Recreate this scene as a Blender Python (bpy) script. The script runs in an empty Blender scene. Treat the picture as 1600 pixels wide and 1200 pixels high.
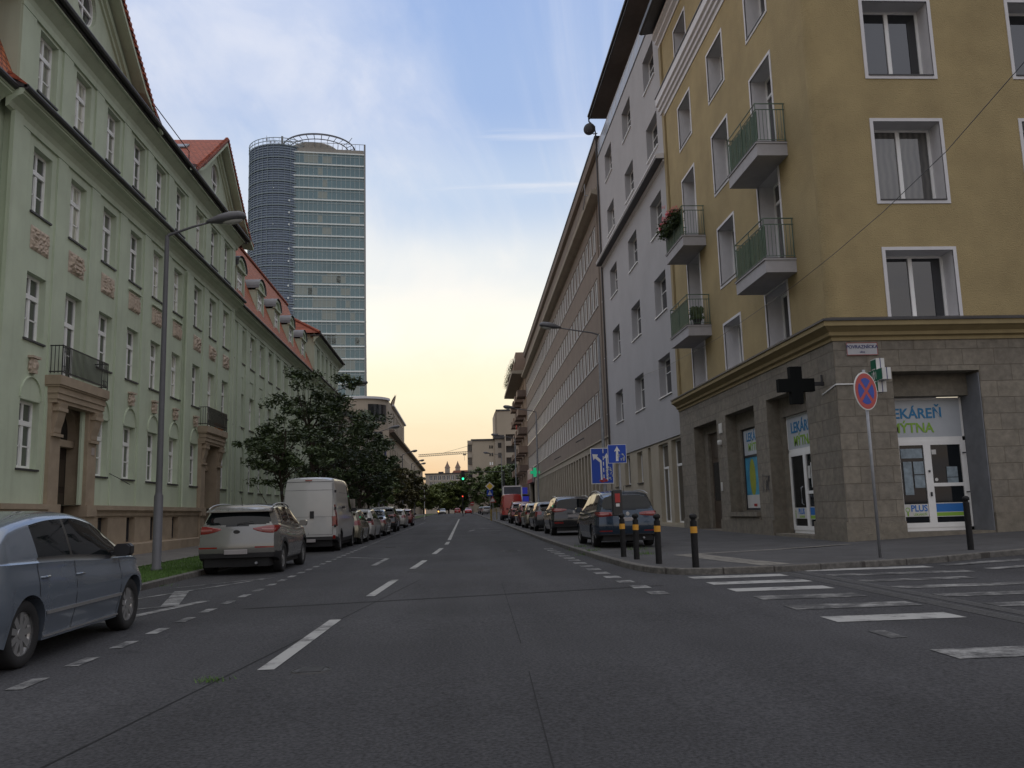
import bpy, bmesh, math, random
from mathutils import Matrix, Vector, noise
random.seed(7)
R=math.radians
sc=bpy.context.scene
COL=sc.collection
# ------------------------------------------------------------------ camera
F=1340.0
def V3(*a): return Vector(a)
Yc=V3(718-800,802.5-600,F).normalized()
Zc=V3(-253,-8987,F); Zc=(Zc-Yc*Zc.dot(Yc)).normalized()
Xc=Yc.cross(Zc)
CH=1.38
Rm=Matrix((Xc,Yc,Zc))            # rows = world axes seen in camera (x right, y down, z fwd)
right=Rm@V3(1,0,0); up=Rm@V3(0,-1,0); back=Rm@V3(0,0,-1)
cd=bpy.data.cameras.new('camera'); cam=bpy.data.objects.new('camera',cd); COL.objects.link(cam)
M4=Matrix.Identity(4)
for i in range(3):
    M4[i][0]=right[i]; M4[i][1]=up[i]; M4[i][2]=back[i]
M4[0][3]=0; M4[1][3]=0; M4[2][3]=CH
cam.matrix_world=M4
cd.sensor_width=36; cd.lens=36*F/1600; cd.clip_start=.1; cd.clip_end=3000
sc.camera=cam
sc.view_settings.view_transform='Standard'; sc.view_settings.look='None'
sc.view_settings.exposure=0.0; sc.view_settings.gamma=1
# ------------------------------------------------------------------ world
SUN_AZ=R(-16.0); SUN_EL=R(2.5)
w=bpy.data.worlds.new('World'); sc.world=w; w.use_nodes=True
nt=w.node_tree; N=nt.nodes; L=nt.links; N.clear()
def nd(t,**k):
    n=N.new(t)
    for a,b in k.items(): setattr(n,a,b)
    return n
def mth(op,a,b=None,c=None,clamp=False):
    n=nd('ShaderNodeMath',operation=op,use_clamp=clamp)
    for i,v in enumerate((a,b,c)):
        if v is None: continue
        if isinstance(v,(int,float)): n.inputs[i].default_value=v
        else: L.new(v,n.inputs[i])
    return n.outputs[0]
def mixc(f,a,b,bt='MIX'):
    n=nd('ShaderNodeMix',data_type='RGBA',blend_type=bt)
    for s,v in ((n.inputs[0],f),(n.inputs[6],a),(n.inputs[7],b)):
        if isinstance(v,(int,float)): s.default_value=v
        elif isinstance(v,tuple): s.default_value=v+(1,)
        else: L.new(v,s)
    return n.outputs[2]
def ramp(fac,pts):
    n=nd('ShaderNodeValToRGB'); cr=n.color_ramp; cr.interpolation='EASE'
    while len(cr.elements)<len(pts): cr.elements.new(.5)
    for e,(p,c) in zip(cr.elements,pts): e.position=p; e.color=tuple(c)+(1,)
    L.new(fac,n.inputs[0]); return n.outputs[0]
tc=nd('ShaderNodeTexCoord'); D=tc.outputs['Generated']
sx=nd('ShaderNodeSeparateXYZ'); L.new(D,sx.inputs[0]); X_,Y_,Z_=sx.outputs
el=mth('DIVIDE',mth('ARCSINE',Z_),math.pi/2)     # 0..1 elevation
elc=mth('MAXIMUM',el,0.0)
hyp=mth('SQRT',mth('ADD',mth('MULTIPLY',X_,X_),mth('MULTIPLY',Y_,Y_)))
ca=mth('DIVIDE',mth('ADD',mth('MULTIPLY',X_,math.sin(R(-3))),mth('MULTIPLY',Y_,math.cos(R(-3)))),mth('ADD',hyp,.0001))
near=mth('POWER',mth('MAXIMUM',mth('MULTIPLY_ADD',ca,.5,.5),0),6.0,clamp=True)
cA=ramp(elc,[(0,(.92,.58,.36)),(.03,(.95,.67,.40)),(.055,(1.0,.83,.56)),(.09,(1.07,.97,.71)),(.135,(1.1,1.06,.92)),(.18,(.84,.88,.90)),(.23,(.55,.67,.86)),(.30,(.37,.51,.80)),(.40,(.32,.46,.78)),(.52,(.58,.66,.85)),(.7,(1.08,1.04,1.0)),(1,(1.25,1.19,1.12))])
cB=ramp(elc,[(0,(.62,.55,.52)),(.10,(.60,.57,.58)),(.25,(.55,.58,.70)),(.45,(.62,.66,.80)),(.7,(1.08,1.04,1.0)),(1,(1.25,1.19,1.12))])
base=mixc(near,cB,cA)  # overhead end of both ramps is raised, out of view, to light the street
# thin clouds on a plane overhead
pr=nd('ShaderNodeCombineXYZ'); den=mth('ADD',mth('MAXIMUM',Z_,0),.12)
L.new(mth('DIVIDE',X_,den),pr.inputs[0]); L.new(mth('DIVIDE',Y_,den),pr.inputs[1])
def cloud(sx_,sy_,rot,scale,det,lo,hi,dist,off):
    mp=nd('ShaderNodeMapping'); mp.inputs['Scale'].default_value=(sx_,sy_,1); mp.inputs['Rotation'].default_value=(0,0,rot); mp.inputs['Location'].default_value=off
    L.new(pr.outputs[0],mp.inputs[0])
    n=nd('ShaderNodeTexNoise'); n.inputs['Scale'].default_value=scale; n.inputs['Detail'].default_value=det; n.inputs['Roughness'].default_value=.58; n.inputs['Distortion'].default_value=dist
    L.new(mp.outputs[0],n.inputs[0])
    mr=nd('ShaderNodeMapRange',interpolation_type='SMOOTHSTEP'); mr.inputs[1].default_value=lo; mr.inputs[2].default_value=hi; L.new(n.outputs[0],mr.inputs[0])
    return mr.outputs[0]
c1=cloud(.9,.42,R(28),1.25,10,.34,.60,1.4,(3.6,1.2,0))
c2=cloud(.3,2.2,R(6),1.5,9,.52,.68,.9,(1.3,5.2,0))
c3=cloud(1.4,.9,R(-20),3.2,6,.45,.75,.3,(8.3,2.2,0))
cl=mth('MULTIPLY',mth('MAXIMUM',mth('MULTIPLY',c1,.75),mth('MULTIPLY',c2,.8)),mth('MULTIPLY_ADD',c3,.45,.62),clamp=True)
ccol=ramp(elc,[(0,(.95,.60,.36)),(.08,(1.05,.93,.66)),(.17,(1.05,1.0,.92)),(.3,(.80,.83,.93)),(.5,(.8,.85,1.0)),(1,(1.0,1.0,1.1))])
sky=mixc(cl,base,ccol)
# slightly darker far side of the sky and ground half
lp=mixc(mth('MULTIPLY_ADD',ca,-.15,.15,clamp=True),sky,(.55,.53,.55))
below=mth('LESS_THAN',Z_,-.001)
sky2=mixc(below,lp,(.06,.06,.06))
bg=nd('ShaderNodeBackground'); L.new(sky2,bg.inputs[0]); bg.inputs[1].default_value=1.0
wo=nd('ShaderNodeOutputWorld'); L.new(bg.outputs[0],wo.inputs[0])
# ------------------------------------------------------------------ sun
sd=bpy.data.lights.new('sun','SUN'); so=bpy.data.objects.new('sun',sd); COL.objects.link(so)
sd.energy=0.5; sd.angle=R(12); sd.color=(1,.78,.5)
dirv=V3(math.sin(SUN_AZ)*math.cos(SUN_EL),math.cos(SUN_AZ)*math.cos(SUN_EL),math.sin(SUN_EL))
so.rotation_euler=dirv.to_track_quat('Z','Y').to_euler()
sc.render.engine='CYCLES'
try:
    sc.cycles.use_denoising=True
    sc.cycles.max_bounces=6; sc.cycles.diffuse_bounces=3; sc.cycles.glossy_bounces=3; sc.cycles.transparent_max_bounces=6
except Exception: pass
# ------------------------------------------------------------------ ground height
def gz(x,y): 
    yy=max(-60,min(y,245)); g=.006*yy if y<=245 else 1.47
    if x>9: g+=.03*min(x-9,20)*(1 if y<80 else max(0,1-(y-80)/40))*min(1,max(0,(x-9)/2))
    return g
# ------------------------------------------------------------------ materials
MATS={}
def mat(name,col,rough=.85,var=.12,scale=3.0,bump=.0,bscale=40,metal=0,spec=None,coat=0,emit=None,estr=1,stain=0,col2=None,brick=None,obvar=0,ior=None,streak=0):
    if name in MATS: return MATS[name]
    m=bpy.data.materials.new(name); m.use_nodes=True; t=m.node_tree; n=t.nodes; l=t.links
    b=n['Principled BSDF']; b.inputs['Roughness'].default_value=rough; b.inputs['Metallic'].default_value=metal
    if spec is not None: b.inputs['Specular IOR Level'].default_value=spec
    if ior: b.inputs['IOR'].default_value=ior
    if coat: b.inputs['Coat Weight'].default_value=coat; b.inputs['Coat Roughness'].default_value=.04
    if emit: b.inputs['Emission Color'].default_value=emit+(1,); b.inputs['Emission Strength'].default_value=estr
    c=n.new('ShaderNodeTexCoord'); co=c.outputs['Object']
    def mul(a,bb,f=1,bt='MULTIPLY'):
        x=n.new('ShaderNodeMix'); x.data_type='RGBA'; x.blend_type=bt; 
        if isinstance(f,(int,float)): x.inputs[0].default_value=f
        else: l.new(f,x.inputs[0])
        for s,v in ((x.inputs[6],a),(x.inputs[7],bb)):
            if isinstance(v,tuple): s.default_value=v+(1,)
            else: l.new(v,s)
        return x.outputs[2]
    def nz(sc_,det=6,src=None,r=.6):
        x=n.new('ShaderNodeTexNoise'); x.inputs['Scale'].default_value=sc_; x.inputs['Detail'].default_value=det; x.inputs['Roughness'].default_value=r
        l.new(src if src else co,x.inputs[0]); return x.outputs[0]
    def rp(f,lo,hi,a=0.0,bb=1.0):
        x=n.new('ShaderNodeMapRange'); x.inputs[1].default_value=lo; x.inputs[2].default_value=hi; x.inputs[3].default_value=a; x.inputs[4].default_value=bb
        l.new(f,x.inputs[0]); return x.outputs[0]
    cur=col; bf=None; brf=None
    if var:
        f=nz(scale); f2=rp(f,.3,.7); cur=mul(tuple(x*(1-var) for x in col),tuple(min(1,x*(1+var)) for x in (col2 or col)),f2,'MIX')
    if brick:
        bw,bh,mort,mcol,axis=brick
        sp=n.new('ShaderNodeSeparateXYZ'); l.new(co,sp.inputs[0]); cb=n.new('ShaderNodeCombineXYZ')
        l.new(sp.outputs['XY'.index(axis[0])],cb.inputs[0]); l.new(sp.outputs['XYZ'.index(axis[1])],cb.inputs[1])
        bk=n.new('ShaderNodeTexBrick'); bk.inputs['Scale'].default_value=1; bk.inputs['Brick Width'].default_value=bw; bk.inputs['Row Height'].default_value=bh
        bk.inputs['Mortar Size'].default_value=mort; bk.inputs['Mortar Smooth'].default_value=.3; bk.inputs['Color1'].default_value=(.90,.90,.90,1); bk.inputs['Color2'].default_value=(1.08,1.07,1.04,1); bk.inputs['Mortar'].default_value=(1,1,1,1)
        l.new(cb.outputs[0],bk.inputs[0]); cur=mul(cur,bk.outputs[0]); cur=mul(cur,mcol,bk.outputs['Fac'],'MIX'); brf=bk.outputs['Fac']
    if stain:
        f=nz(.45,8); cur=mul(cur,(.62,.58,.55),rp(f,.48,.75,0,stain),'MULTIPLY')
    if streak:
        mp=n.new('ShaderNodeMapping'); mp.inputs['Scale'].default_value=(3,3,.18); l.new(co,mp.inputs[0])
        f=nz(1.2,6,mp.outputs[0]); cur=mul(cur,(.6,.58,.55),rp(f,.52,.78,0,streak),'MULTIPLY')
    if obvar:
        oi=n.new('ShaderNodeObjectInfo'); x=n.new('ShaderNodeMapRange'); x.inputs[3].default_value=1-obvar; x.inputs[4].default_value=1+obvar; l.new(oi.outputs['Random'],x.inputs[0])
        h=n.new('ShaderNodeHueSaturation'); l.new(x.outputs[0],h.inputs['Value'])
        if isinstance(cur,tuple): h.inputs['Color'].default_value=cur+(1,)
        else: l.new(cur,h.inputs['Color'])
        cur=h.outputs[0]
    if isinstance(cur,tuple): b.inputs['Base Color'].default_value=cur+(1,)
    else: l.new(cur,b.inputs['Base Color'])
    if bump:
        bm=n.new('ShaderNodeBump'); bm.inputs['Strength'].default_value=bump; bm.inputs['Distance'].default_value=.02
        h=nz(bscale,8)
        if brf:
            x=n.new('ShaderNodeMath'); x.operation='SUBTRACT'; l.new(h,x.inputs[0]); l.new(brf,x.inputs[1]); h=x.outputs[0]
        l.new(h,bm.inputs['Height']); l.new(bm.outputs[0],b.inputs['Normal'])
    MATS[name]=m; return m
def glassmat(name,dark,light,thr=.5,rough=.04,ior=2.1,metal=0):
    """window glass with whatever hangs behind it: dark room or pale curtain, picked per window"""
    if name in MATS: return MATS[name]
    m=bpy.data.materials.new(name); m.use_nodes=True; n=m.node_tree.nodes; l=m.node_tree.links; b=n['Principled BSDF']
    oi=n.new('ShaderNodeObjectInfo'); tc_=n.new('ShaderNodeTexCoord')
    wv=n.new('ShaderNodeTexWave'); wv.inputs['Scale'].default_value=1.6; wv.inputs['Distortion'].default_value=3; wv.inputs['Detail'].default_value=2; l.new(tc_.outputs['Object'],wv.inputs[0])
    mr=n.new('ShaderNodeMapRange'); mr.inputs[1].default_value=thr; mr.inputs[2].default_value=min(1,thr+.25); l.new(oi.outputs['Random'],mr.inputs[0])
    mm=n.new('ShaderNodeMath'); mm.operation='MULTIPLY_ADD'; mm.inputs[1].default_value=.5; mm.inputs[2].default_value=.5; l.new(wv.outputs[1],mm.inputs[0])
    m2=n.new('ShaderNodeMath'); m2.operation='MULTIPLY'; l.new(mr.outputs[0],m2.inputs[0]); l.new(mm.outputs[0],m2.inputs[1])
    mx=n.new('ShaderNodeMix'); mx.data_type='RGBA'; mx.inputs[6].default_value=dark+(1,); mx.inputs[7].default_value=light+(1,); l.new(m2.outputs[0],mx.inputs[0]); l.new(mx.outputs[2],b.inputs['Base Color'])
    b.inputs['Roughness'].default_value=rough; b.inputs['IOR'].default_value=ior; b.inputs['Metallic'].default_value=metal
    bp=n.new('ShaderNodeBump'); bp.inputs['Strength'].default_value=.06; bp.inputs['Distance'].default_value=.03; nz=n.new('ShaderNodeTexNoise'); nz.inputs['Scale'].default_value=1.3; l.new(tc_.outputs['Object'],nz.inputs[0]); l.new(nz.outputs[0],bp.inputs['Height']); l.new(bp.outputs[0],b.inputs['Normal'])
    MATS[name]=m; return m
green=mat('green_plaster',(.525,.59,.45),var=.08,scale=.7,bump=.25,bscale=60,stain=.25,streak=.35)
beige=mat('beige_stone',(.36,.285,.205),var=.15,scale=2,bump=.4,bscale=25,stain=.4)
carved=mat('carved_terracotta',(.50,.41,.325),var=.22,scale=9,bump=1.0,bscale=14)
whitef=mat('white_window_frame',(.86,.86,.84),rough=.45,var=.04)
glassG=glassmat('window_glass',(.018,.02,.023),(.13,.125,.115),.7,ior=2.0)
glassL=glassmat('coated_window_glass',(.05,.055,.055),(.80,.77,.68),.50,ior=2.9,metal=.25)
glassD=glassmat('dark_window_glass',(.02,.024,.028),(.12,.12,.12),.7,ior=1.7)
darkm=mat('dark_metal',(.03,.03,.034),rough=.5,var=.2)
gutter=mat('dark_gutter_metal',(.045,.043,.045),rough=.5,var=.3,scale=1)
redtile=mat('red_roof_tiles',(.36,.09,.045),rough=.7,var=.3,scale=6,bump=.6,bscale=10,brick=(.22,.16,.012,(.10,.03,.02),'XZ'))
redtileY=mat('red_roof_tiles_gable',(.36,.09,.045),rough=.7,var=.3,scale=6,bump=.6,bscale=10,brick=(.22,.16,.012,(.10,.03,.02),'YZ'))
orangetile=mat('orange_roof_tiles',(.52,.155,.06),rough=.7,var=.25,scale=6,bump=.6,bscale=10,brick=(.24,.2,.03,(.16,.05,.03),'XZ'))
greym=mat('grey_sheet_metal',(.16,.17,.18),rough=.5,var=.15)
yellow=mat('yellow_render',(.38,.298,.152),rough=.95,var=.13,scale=.6,bump=1.5,bscale=24,stain=.35,streak=.12)
yellowtrim=mat('yellow_trim',(.29,.225,.11),rough=.8,var=.1)
whitetrim=mat('white_trim',(.66,.65,.66),rough=.7,var=.05,stain=.1)
greywall=mat('pale_grey_render',(.405,.40,.405),rough=.95,var=.05,scale=.5,bump=.2,bscale=60,stain=.15)
beigewall=mat('beige_render',(.40,.355,.27),rough=.95,var=.08,scale=1,bump=.2,stain=.3)
brown=mat('brown_render',(.215,.175,.142),rough=.95,var=.1,scale=.8,bump=.3,bscale=30,stain=.3,streak=.3)
brownlight=mat('arcade_stone',(.34,.30,.235),rough=.9,var=.1,scale=1,bump=.2,streak=.3)
stone=mat('rough_stone_blocks',(.235,.212,.175),rough=.95,var=.22,scale=5,bump=.9,bscale=35,brick=(.95,.475,.010,(.17,.148,.115),'XZ'),stain=.55,streak=.3)
stoneplain=mat('rough_stone',(.21,.188,.15),rough=.95,var=.22,scale=5,bump=.9,bscale=35,stain=.5)
greyreveal=mat('bluish_grey_render',(.22,.23,.25),rough=.95,var=.15,scale=2,stain=.4)
steel=mat('galvanised_steel',(.30,.31,.33),rough=.5,var=.15,scale=8,metal=.4)
lampgrey=mat('lamp_housing_grey',(.105,.105,.115),rough=.5,var=.1)
blackp=mat('black_paint',(.022,.022,.024),rough=.35,var=.3)
rubber=mat('tyre_rubber',(.016,.016,.017),rough=.85,var=.2)
rimm=mat('alloy_rim',(.42,.42,.42),rough=.35,metal=.7,var=.1)
plastic=mat('black_plastic',(.02,.02,.022),rough=.55,var=.2)
carglass=mat('car_glass',(.006,.008,.009),rough=.03,var=0,ior=1.45,spec=.42)
plate=mat('licence_plate_white',(.33,.31,.31),rough=.5,var=.05)
redlight=mat('red_lamp_glass',(.20,.010,.008),rough=.15,var=.2,coat=1)
clearlight=mat('clear_lamp_glass',(.55,.53,.45),rough=.1,var=.1,coat=1)
orangelens=mat('orange_lens',(.7,.25,.03),rough=.3,var=.1)
orangeband=mat('orange_reflective_band',(.62,.30,.03),rough=.5,var=.1)
signblue=mat('sign_blue',(.015,.06,.36),rough=.4,var=.06,spec=.3)
signwhite=mat('sign_white',(.62,.62,.6),rough=.4,var=.06)
signred=mat('sign_red',(.40,.03,.028),rough=.4,var=.08)
signyellow=mat('sign_yellow',(.75,.5,.05),rough=.4,var=.05)
lekblue=mat('lettering_blue',(.02,.20,.42),rough=.5,var=0)
lekgreen=mat('lettering_green',(.25,.45,.05),rough=.5,var=0)
stripeblue=mat('stripe_blue',(.02,.16,.5),rough=.5,var=0)
navy=mat('lettering_navy',(.02,.03,.14),rough=.5,var=0)
pharmgreen=mat('pharmacy_green',(.01,.14,.08),rough=.4,var=.1)
leafA=mat('leaf_dark_green',(.075,.105,.045),rough=.6,var=.45,scale=1.5,col2=(.06,.09,.03))
leafB=mat('leaf_mid_green',(.085,.125,.045),rough=.6,var=.45,scale=.4,col2=(.12,.16,.05))
leafC=mat('leaf_yellow_green',(.14,.19,.05),rough=.6,var=.45,scale=.3,col2=(.17,.2,.06))
leafD=mat('leaf_brownish',(.13,.10,.045),rough=.6,var=.5,scale=1.2,col2=(.09,.09,.03))
bark=mat('bark',(.055,.042,.032),rough=.9,var=.3,bump=.8,bscale=12)
grassm=mat('grass_blades',(.075,.17,.025),rough=.7,var=.4,scale=3,col2=(.08,.15,.03))
soil=mat('turf_soil',(.05,.085,.02),rough=.95,var=.3,scale=6)
flowerred=mat('geranium_red',(.6,.02,.03),rough=.6,var=.2)
floworange=mat('orange_flowers',(.6,.2,.03),rough=.6,var=.3)
def paintmat(name,col,lo,hi):
    m=bpy.data.materials.new(name); m.use_nodes=True; n=m.node_tree.nodes; l=m.node_tree.links; b=n['Principled BSDF']; b.inputs['Roughness'].default_value=.85
    c=n.new('ShaderNodeTexCoord'); a=n.new('ShaderNodeTexNoise'); a.inputs['Scale'].default_value=2.2; a.inputs['Detail'].default_value=12; a.inputs['Roughness'].default_value=.78; l.new(c.outputs['Object'],a.inputs[0])
    r=n.new('ShaderNodeMapRange'); r.inputs[1].default_value=lo; r.inputs[2].default_value=hi; l.new(a.outputs[0],r.inputs[0])
    x=n.new('ShaderNodeMix'); x.data_type='RGBA'; x.inputs[6].default_value=(.058,.058,.06,1); x.inputs[7].default_value=col+(1,); l.new(r.outputs[0],x.inputs[0]); l.new(x.outputs[2],b.inputs['Base Color']); MATS[name]=m; return m
paint=paintmat('road_paint',(.36,.36,.35),.33,.50)
wornpaint=paintmat('worn_road_paint',(.30,.30,.295),.44,.60)
# ------------------------------------------------------------------ mesh builder
class MB:
    def __init__(s,T=None): s.v=[];s.f=[];s.m=[];s.T=T or Matrix.Identity(4);s.cuts=[]
    def cut(s): s.cuts.append((len(s.v),len(s.f)))
    def add(s,vs,fs,mi=0,T=None):
        o=len(s.v)
        if T is not None: vs=[T@Vector(a) for a in vs]
        s.v+= [tuple(a) for a in vs]
        for f in fs: s.f.append(tuple(o+i for i in f)); s.m.append(mi)
    def quad(s,a,b,c,d,mi=0): s.add([a,b,c,d],[(0,1,2,3)],mi)
    def poly(s,pts,mi=0): s.add(pts,[tuple(range(len(pts)))],mi)
    def box(s,x0,x1,y0,y1,z0,z1,mi=0,T=None):
        v=[(x0,y0,z0),(x1,y0,z0),(x1,y1,z0),(x0,y1,z0),(x0,y0,z1),(x1,y0,z1),(x1,y1,z1),(x0,y1,z1)]
        s.add(v,[(0,3,2,1),(4,5,6,7),(0,1,5,4),(1,2,6,5),(2,3,7,6),(3,0,4,7)],mi,T)
    def prism(s,poly,a0,a1,axis='x',mi=0,T=None):
        """poly in the two other axes (order y,z / x,z / x,y)"""
        n=len(poly)
        def P(p,a): return (a,p[0],p[1]) if axis=='x' else (p[0],a,p[1]) if axis=='y' else (p[0],p[1],a)
        v=[P(p,a0) for p in poly]+[P(p,a1) for p in poly]
        f=[tuple(range(n))[::-1],tuple(range(n,2*n))]+[(i,(i+1)%n,n+(i+1)%n,n+i) for i in range(n)]
        s.add(v,f,mi,T)
    def tube(s,pts,r,n=8,mi=0,cap=True):
        pts=[Vector(p) for p in pts]; o=len(s.v); rs=r if isinstance(r,(list,tuple)) else [r]*len(pts)
        for i,p in enumerate(pts):
            d=(pts[min(i+1,len(pts)-1)]-pts[max(i-1,0)]); d=d.normalized() if d.length>1e-9 else V3(0,0,1)
            a=d.cross(V3(0,0,1)); 
            if a.length<.05: a=d.cross(V3(1,0,0))
            a.normalize(); b=d.cross(a)
            for k in range(n):
                t=2*math.pi*k/n; q=p+(a*math.cos(t)+b*math.sin(t))*rs[i]; s.v.append(tuple(q))
        for i in range(len(pts)-1):
            for k in range(n):
                s.f.append((o+i*n+k,o+i*n+(k+1)%n,o+(i+1)*n+(k+1)%n,o+(i+1)*n+k)); s.m.append(mi)
        if cap:
            s.f.append(tuple(o+k for k in range(n))[::-1]); s.m.append(mi)
            s.f.append(tuple(o+(len(pts)-1)*n+k for k in range(n))); s.m.append(mi)
    def lathe(s,prof,n=16,mi=0,T=None,a0=0,a1=2*math.pi):
        """prof: (r,z)"""
        full=abs(a1-a0-2*math.pi)<1e-6; m=n if full else n+1
        v=[(r*math.cos(a0+(a1-a0)*k/n),r*math.sin(a0+(a1-a0)*k/n),z) for (r,z) in prof for k in range(m)]
        f=[(i*m+k,i*m+(k+1)%m,(i+1)*m+(k+1)%m,(i+1)*m+k) for i in range(len(prof)-1) for k in range(n)]
        s.add(v,f,mi,T)
    def disc(s,c,r,n=20,axis='y',mi=0,rz=None):
        rz=rz or r
        P=lambda a:(c[0]+r*math.cos(a),c[1],c[2]+rz*math.sin(a)) if axis=='y' else (c[0],c[1]+r*math.cos(a),c[2]+rz*math.sin(a)) if axis=='x' else (c[0]+r*math.cos(a),c[1]+rz*math.sin(a),c[2])
        s.poly([P(2*math.pi*k/n) for k in range(n)],mi)
    def build(s,name,mats,parent=None,smooth=False,world=None,fixn=True):
        if s.cuts:      # several separate pieces: one object each
            c=[(0,0)]+s.cuts+[(len(s.v),len(s.f))]; o=None
            for (v0,f0),(v1,f1) in zip(c,c[1:]):
                if f1<=f0: continue
                p=MB(s.T); p.v=s.v[v0:v1]; p.f=[tuple(i-v0 for i in f) for f in s.f[f0:f1]]; p.m=s.m[f0:f1]; r_=p.build(name,mats,parent,smooth,world,fixn); o=o or r_
            return o
        me=bpy.data.meshes.new(name); me.from_pydata(s.v,[],s.f)
        if not isinstance(mats,(list,tuple)): mats=[mats]
        for x in mats: me.materials.append(x)
        if len(mats)>1: me.polygons.foreach_set('material_index',s.m)
        if smooth: me.polygons.foreach_set('use_smooth',[True]*len(s.f))
        if fixn and len(s.f)<60000:
            bm=bmesh.new(); bm.from_mesh(me); bmesh.ops.recalc_face_normals(bm,faces=bm.faces); bm.to_mesh(me); bm.free()
        me.update()
        o=bpy.data.objects.new(name,me); COL.objects.link(o)
        place(o,parent,world if world is not None else s.T)
        return o
WM={}
def place(o,parent,world):
    WM[o.name]=world.copy()
    if parent is not None:
        o.parent=parent; o.matrix_parent_inverse=Matrix.Identity(4)
        o.matrix_basis=WM[parent.name].inverted()@world
    else: o.matrix_basis=world
def inst(me,name,parent,world):
    o=bpy.data.objects.new(name,me); COL.objects.link(o); place(o,parent,world); return o
def Tr(x,y,z,rz=0): return Matrix.Translation((x,y,z))@Matrix.Rotation(rz,4,'Z')
def tag(o,label,cat,group=None):
    o['label']=label; o['category']=cat
    if group: o['group']=group
    return o
def struct(o): o['kind']='structure'; return o
def thing(name,label,cat,x,y,z=None,rz=0,group=None):
    o=bpy.data.objects.new(name,None); COL.objects.link(o); o.empty_display_size=.3
    place(o,None,Tr(x,y,gz(x,y) if z is None else z,rz)); return tag(o,label,cat,group)
def copytree(o,world,label,group=None,parent=None):
    c=o.copy(); COL.objects.link(c)
    if parent is None:
        c.parent=None; place(c,None,world); c['label']=label
        if group: c['group']=group
    else:
        c.parent=parent; c.matrix_basis=o.matrix_basis.copy(); WM[c.name]=WM[parent.name]@c.matrix_basis
    for ch in o.children: copytree(ch,None,None,None,c)
    return c
def smoothauto(o,ang=35):
    me=o.data; bm=bmesh.new(); bm.from_mesh(me); 
    for e in bm.edges:
        e.smooth = not (len(e.link_faces)==2 and e.calc_face_angle(0)>R(ang))
    for f in bm.faces: f.smooth=True
    bm.to_mesh(me); bm.free()
def text(s,size,mt,name,parent,world,align='CENTER',ext=.004,bold=0,xs=1):
    cu=bpy.data.curves.new(name,'FONT'); cu.body=s; cu.size=size; cu.align_x=align; cu.align_y='CENTER'; cu.extrude=ext; cu.offset=bold; cu.resolution_u=3
    to=bpy.data.objects.new('tmp',cu); me=bpy.data.meshes.new_from_object(to); bpy.data.objects.remove(to)
    me.materials.clear(); me.materials.append(mt); me.name=name
    return inst(me,name,parent,world@Matrix.Rotation(R(90),4,'X')@Matrix.Diagonal((xs,1,1,1)))
def area_ground(name,x0,x1,y0,y1,dz,m,nx=1,ny=None,label=None):
    pass
# ================================================================== GROUND
asph=mat('asphalt',(.052,.052,.056),rough=.88,var=.10,scale=140,bump=.55,bscale=160,spec=.3)
def asphalt_tune():
    m=asph; t=m.node_tree; n=t.nodes; l=t.links; b=n['Principled BSDF']
    old=b.inputs['Base Color'].links[0].from_socket
    c=n.new('ShaderNodeTexCoord')
    def nz(s,d,sc_=(1,1,1),rot=0):
        mp=n.new('ShaderNodeMapping'); mp.inputs['Scale'].default_value=sc_; mp.inputs['Rotation'].default_value=(0,0,rot); l.new(c.outputs['Object'],mp.inputs[0])
        x=n.new('ShaderNodeTexNoise'); x.inputs['Scale'].default_value=s; x.inputs['Detail'].default_value=d; l.new(mp.outputs[0],x.inputs[0]); return x.outputs[0]
    def rp(f,a,b_,c_,d):
        x=n.new('ShaderNodeMapRange'); x.inputs[1].default_value=a; x.inputs[2].default_value=b_; x.inputs[3].default_value=c_; x.inputs[4].default_value=d; l.new(f,x.inputs[0]); return x.outputs[0]
    def mul(a,f):
        x=n.new('ShaderNodeVectorMath'); x.operation='SCALE'; l.new(a,x.inputs[0]); l.new(f,x.inputs[3]); return x.outputs[0]
    cur=mul(old,rp(nz(.35,6),.3,.7,.82,1.16))
    cur=mul(cur,rp(nz(.8,5,(1,.05,1)),.35,.68,.84,1.2))     # lengthwise wheel wear
    cur=mul(cur,rp(nz(38,4),.3,.75,.55,1.7)); cur=mul(cur,rp(nz(.12,4,(1,.5,1)),.40,.46,.90,1.03))               # stone chips
    v=n.new('ShaderNodeTexVoronoi'); v.feature='DISTANCE_TO_EDGE'; v.inputs['Scale'].default_value=.16
    mp=n.new('ShaderNodeMapping'); l.new(c.outputs['Object'],mp.inputs[0])
    wn=n.new('ShaderNodeTexNoise'); wn.inputs['Scale'].default_value=1.3; wn.inputs['Detail'].default_value=5; l.new(c.outputs['Object'],wn.inputs[0])
    ad=n.new('ShaderNodeVectorMath'); ad.operation='MULTIPLY_ADD'; ad.inputs[1].default_value=(.9,.9,0); l.new(wn.outputs[1],ad.inputs[0]); l.new(mp.outputs[0],ad.inputs[2]); l.new(ad.outputs[0],v.inputs[0])
    cur=mul(cur,rp(v.outputs[0],.0,.003,.78,1.0))          # cracks
    l.new(cur,b.inputs['Base Color'])
asphalt_tune()
paving=mat('pavement_asphalt',(.072,.071,.073),rough=.9,var=.2,scale=1.2,bump=.5,bscale=90,stain=.5)
slab=mat('pavement_slabs',(.20,.19,.17),rough=.9,var=.2,scale=3,bump=.3,bscale=50,brick=(.5,.5,.015,(.07,.065,.06),'XY'))
kerbm=mat('granite_kerb',(.125,.12,.112),rough=.9,stain=.8,var=.4,scale=10,bump=.6,bscale=30,brick=(1.3,1.0,.02,(.06,.055,.05),'YX'))
def lin(a,b,n): return [a+(b-a)*i/n for i in range(n+1)]
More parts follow.
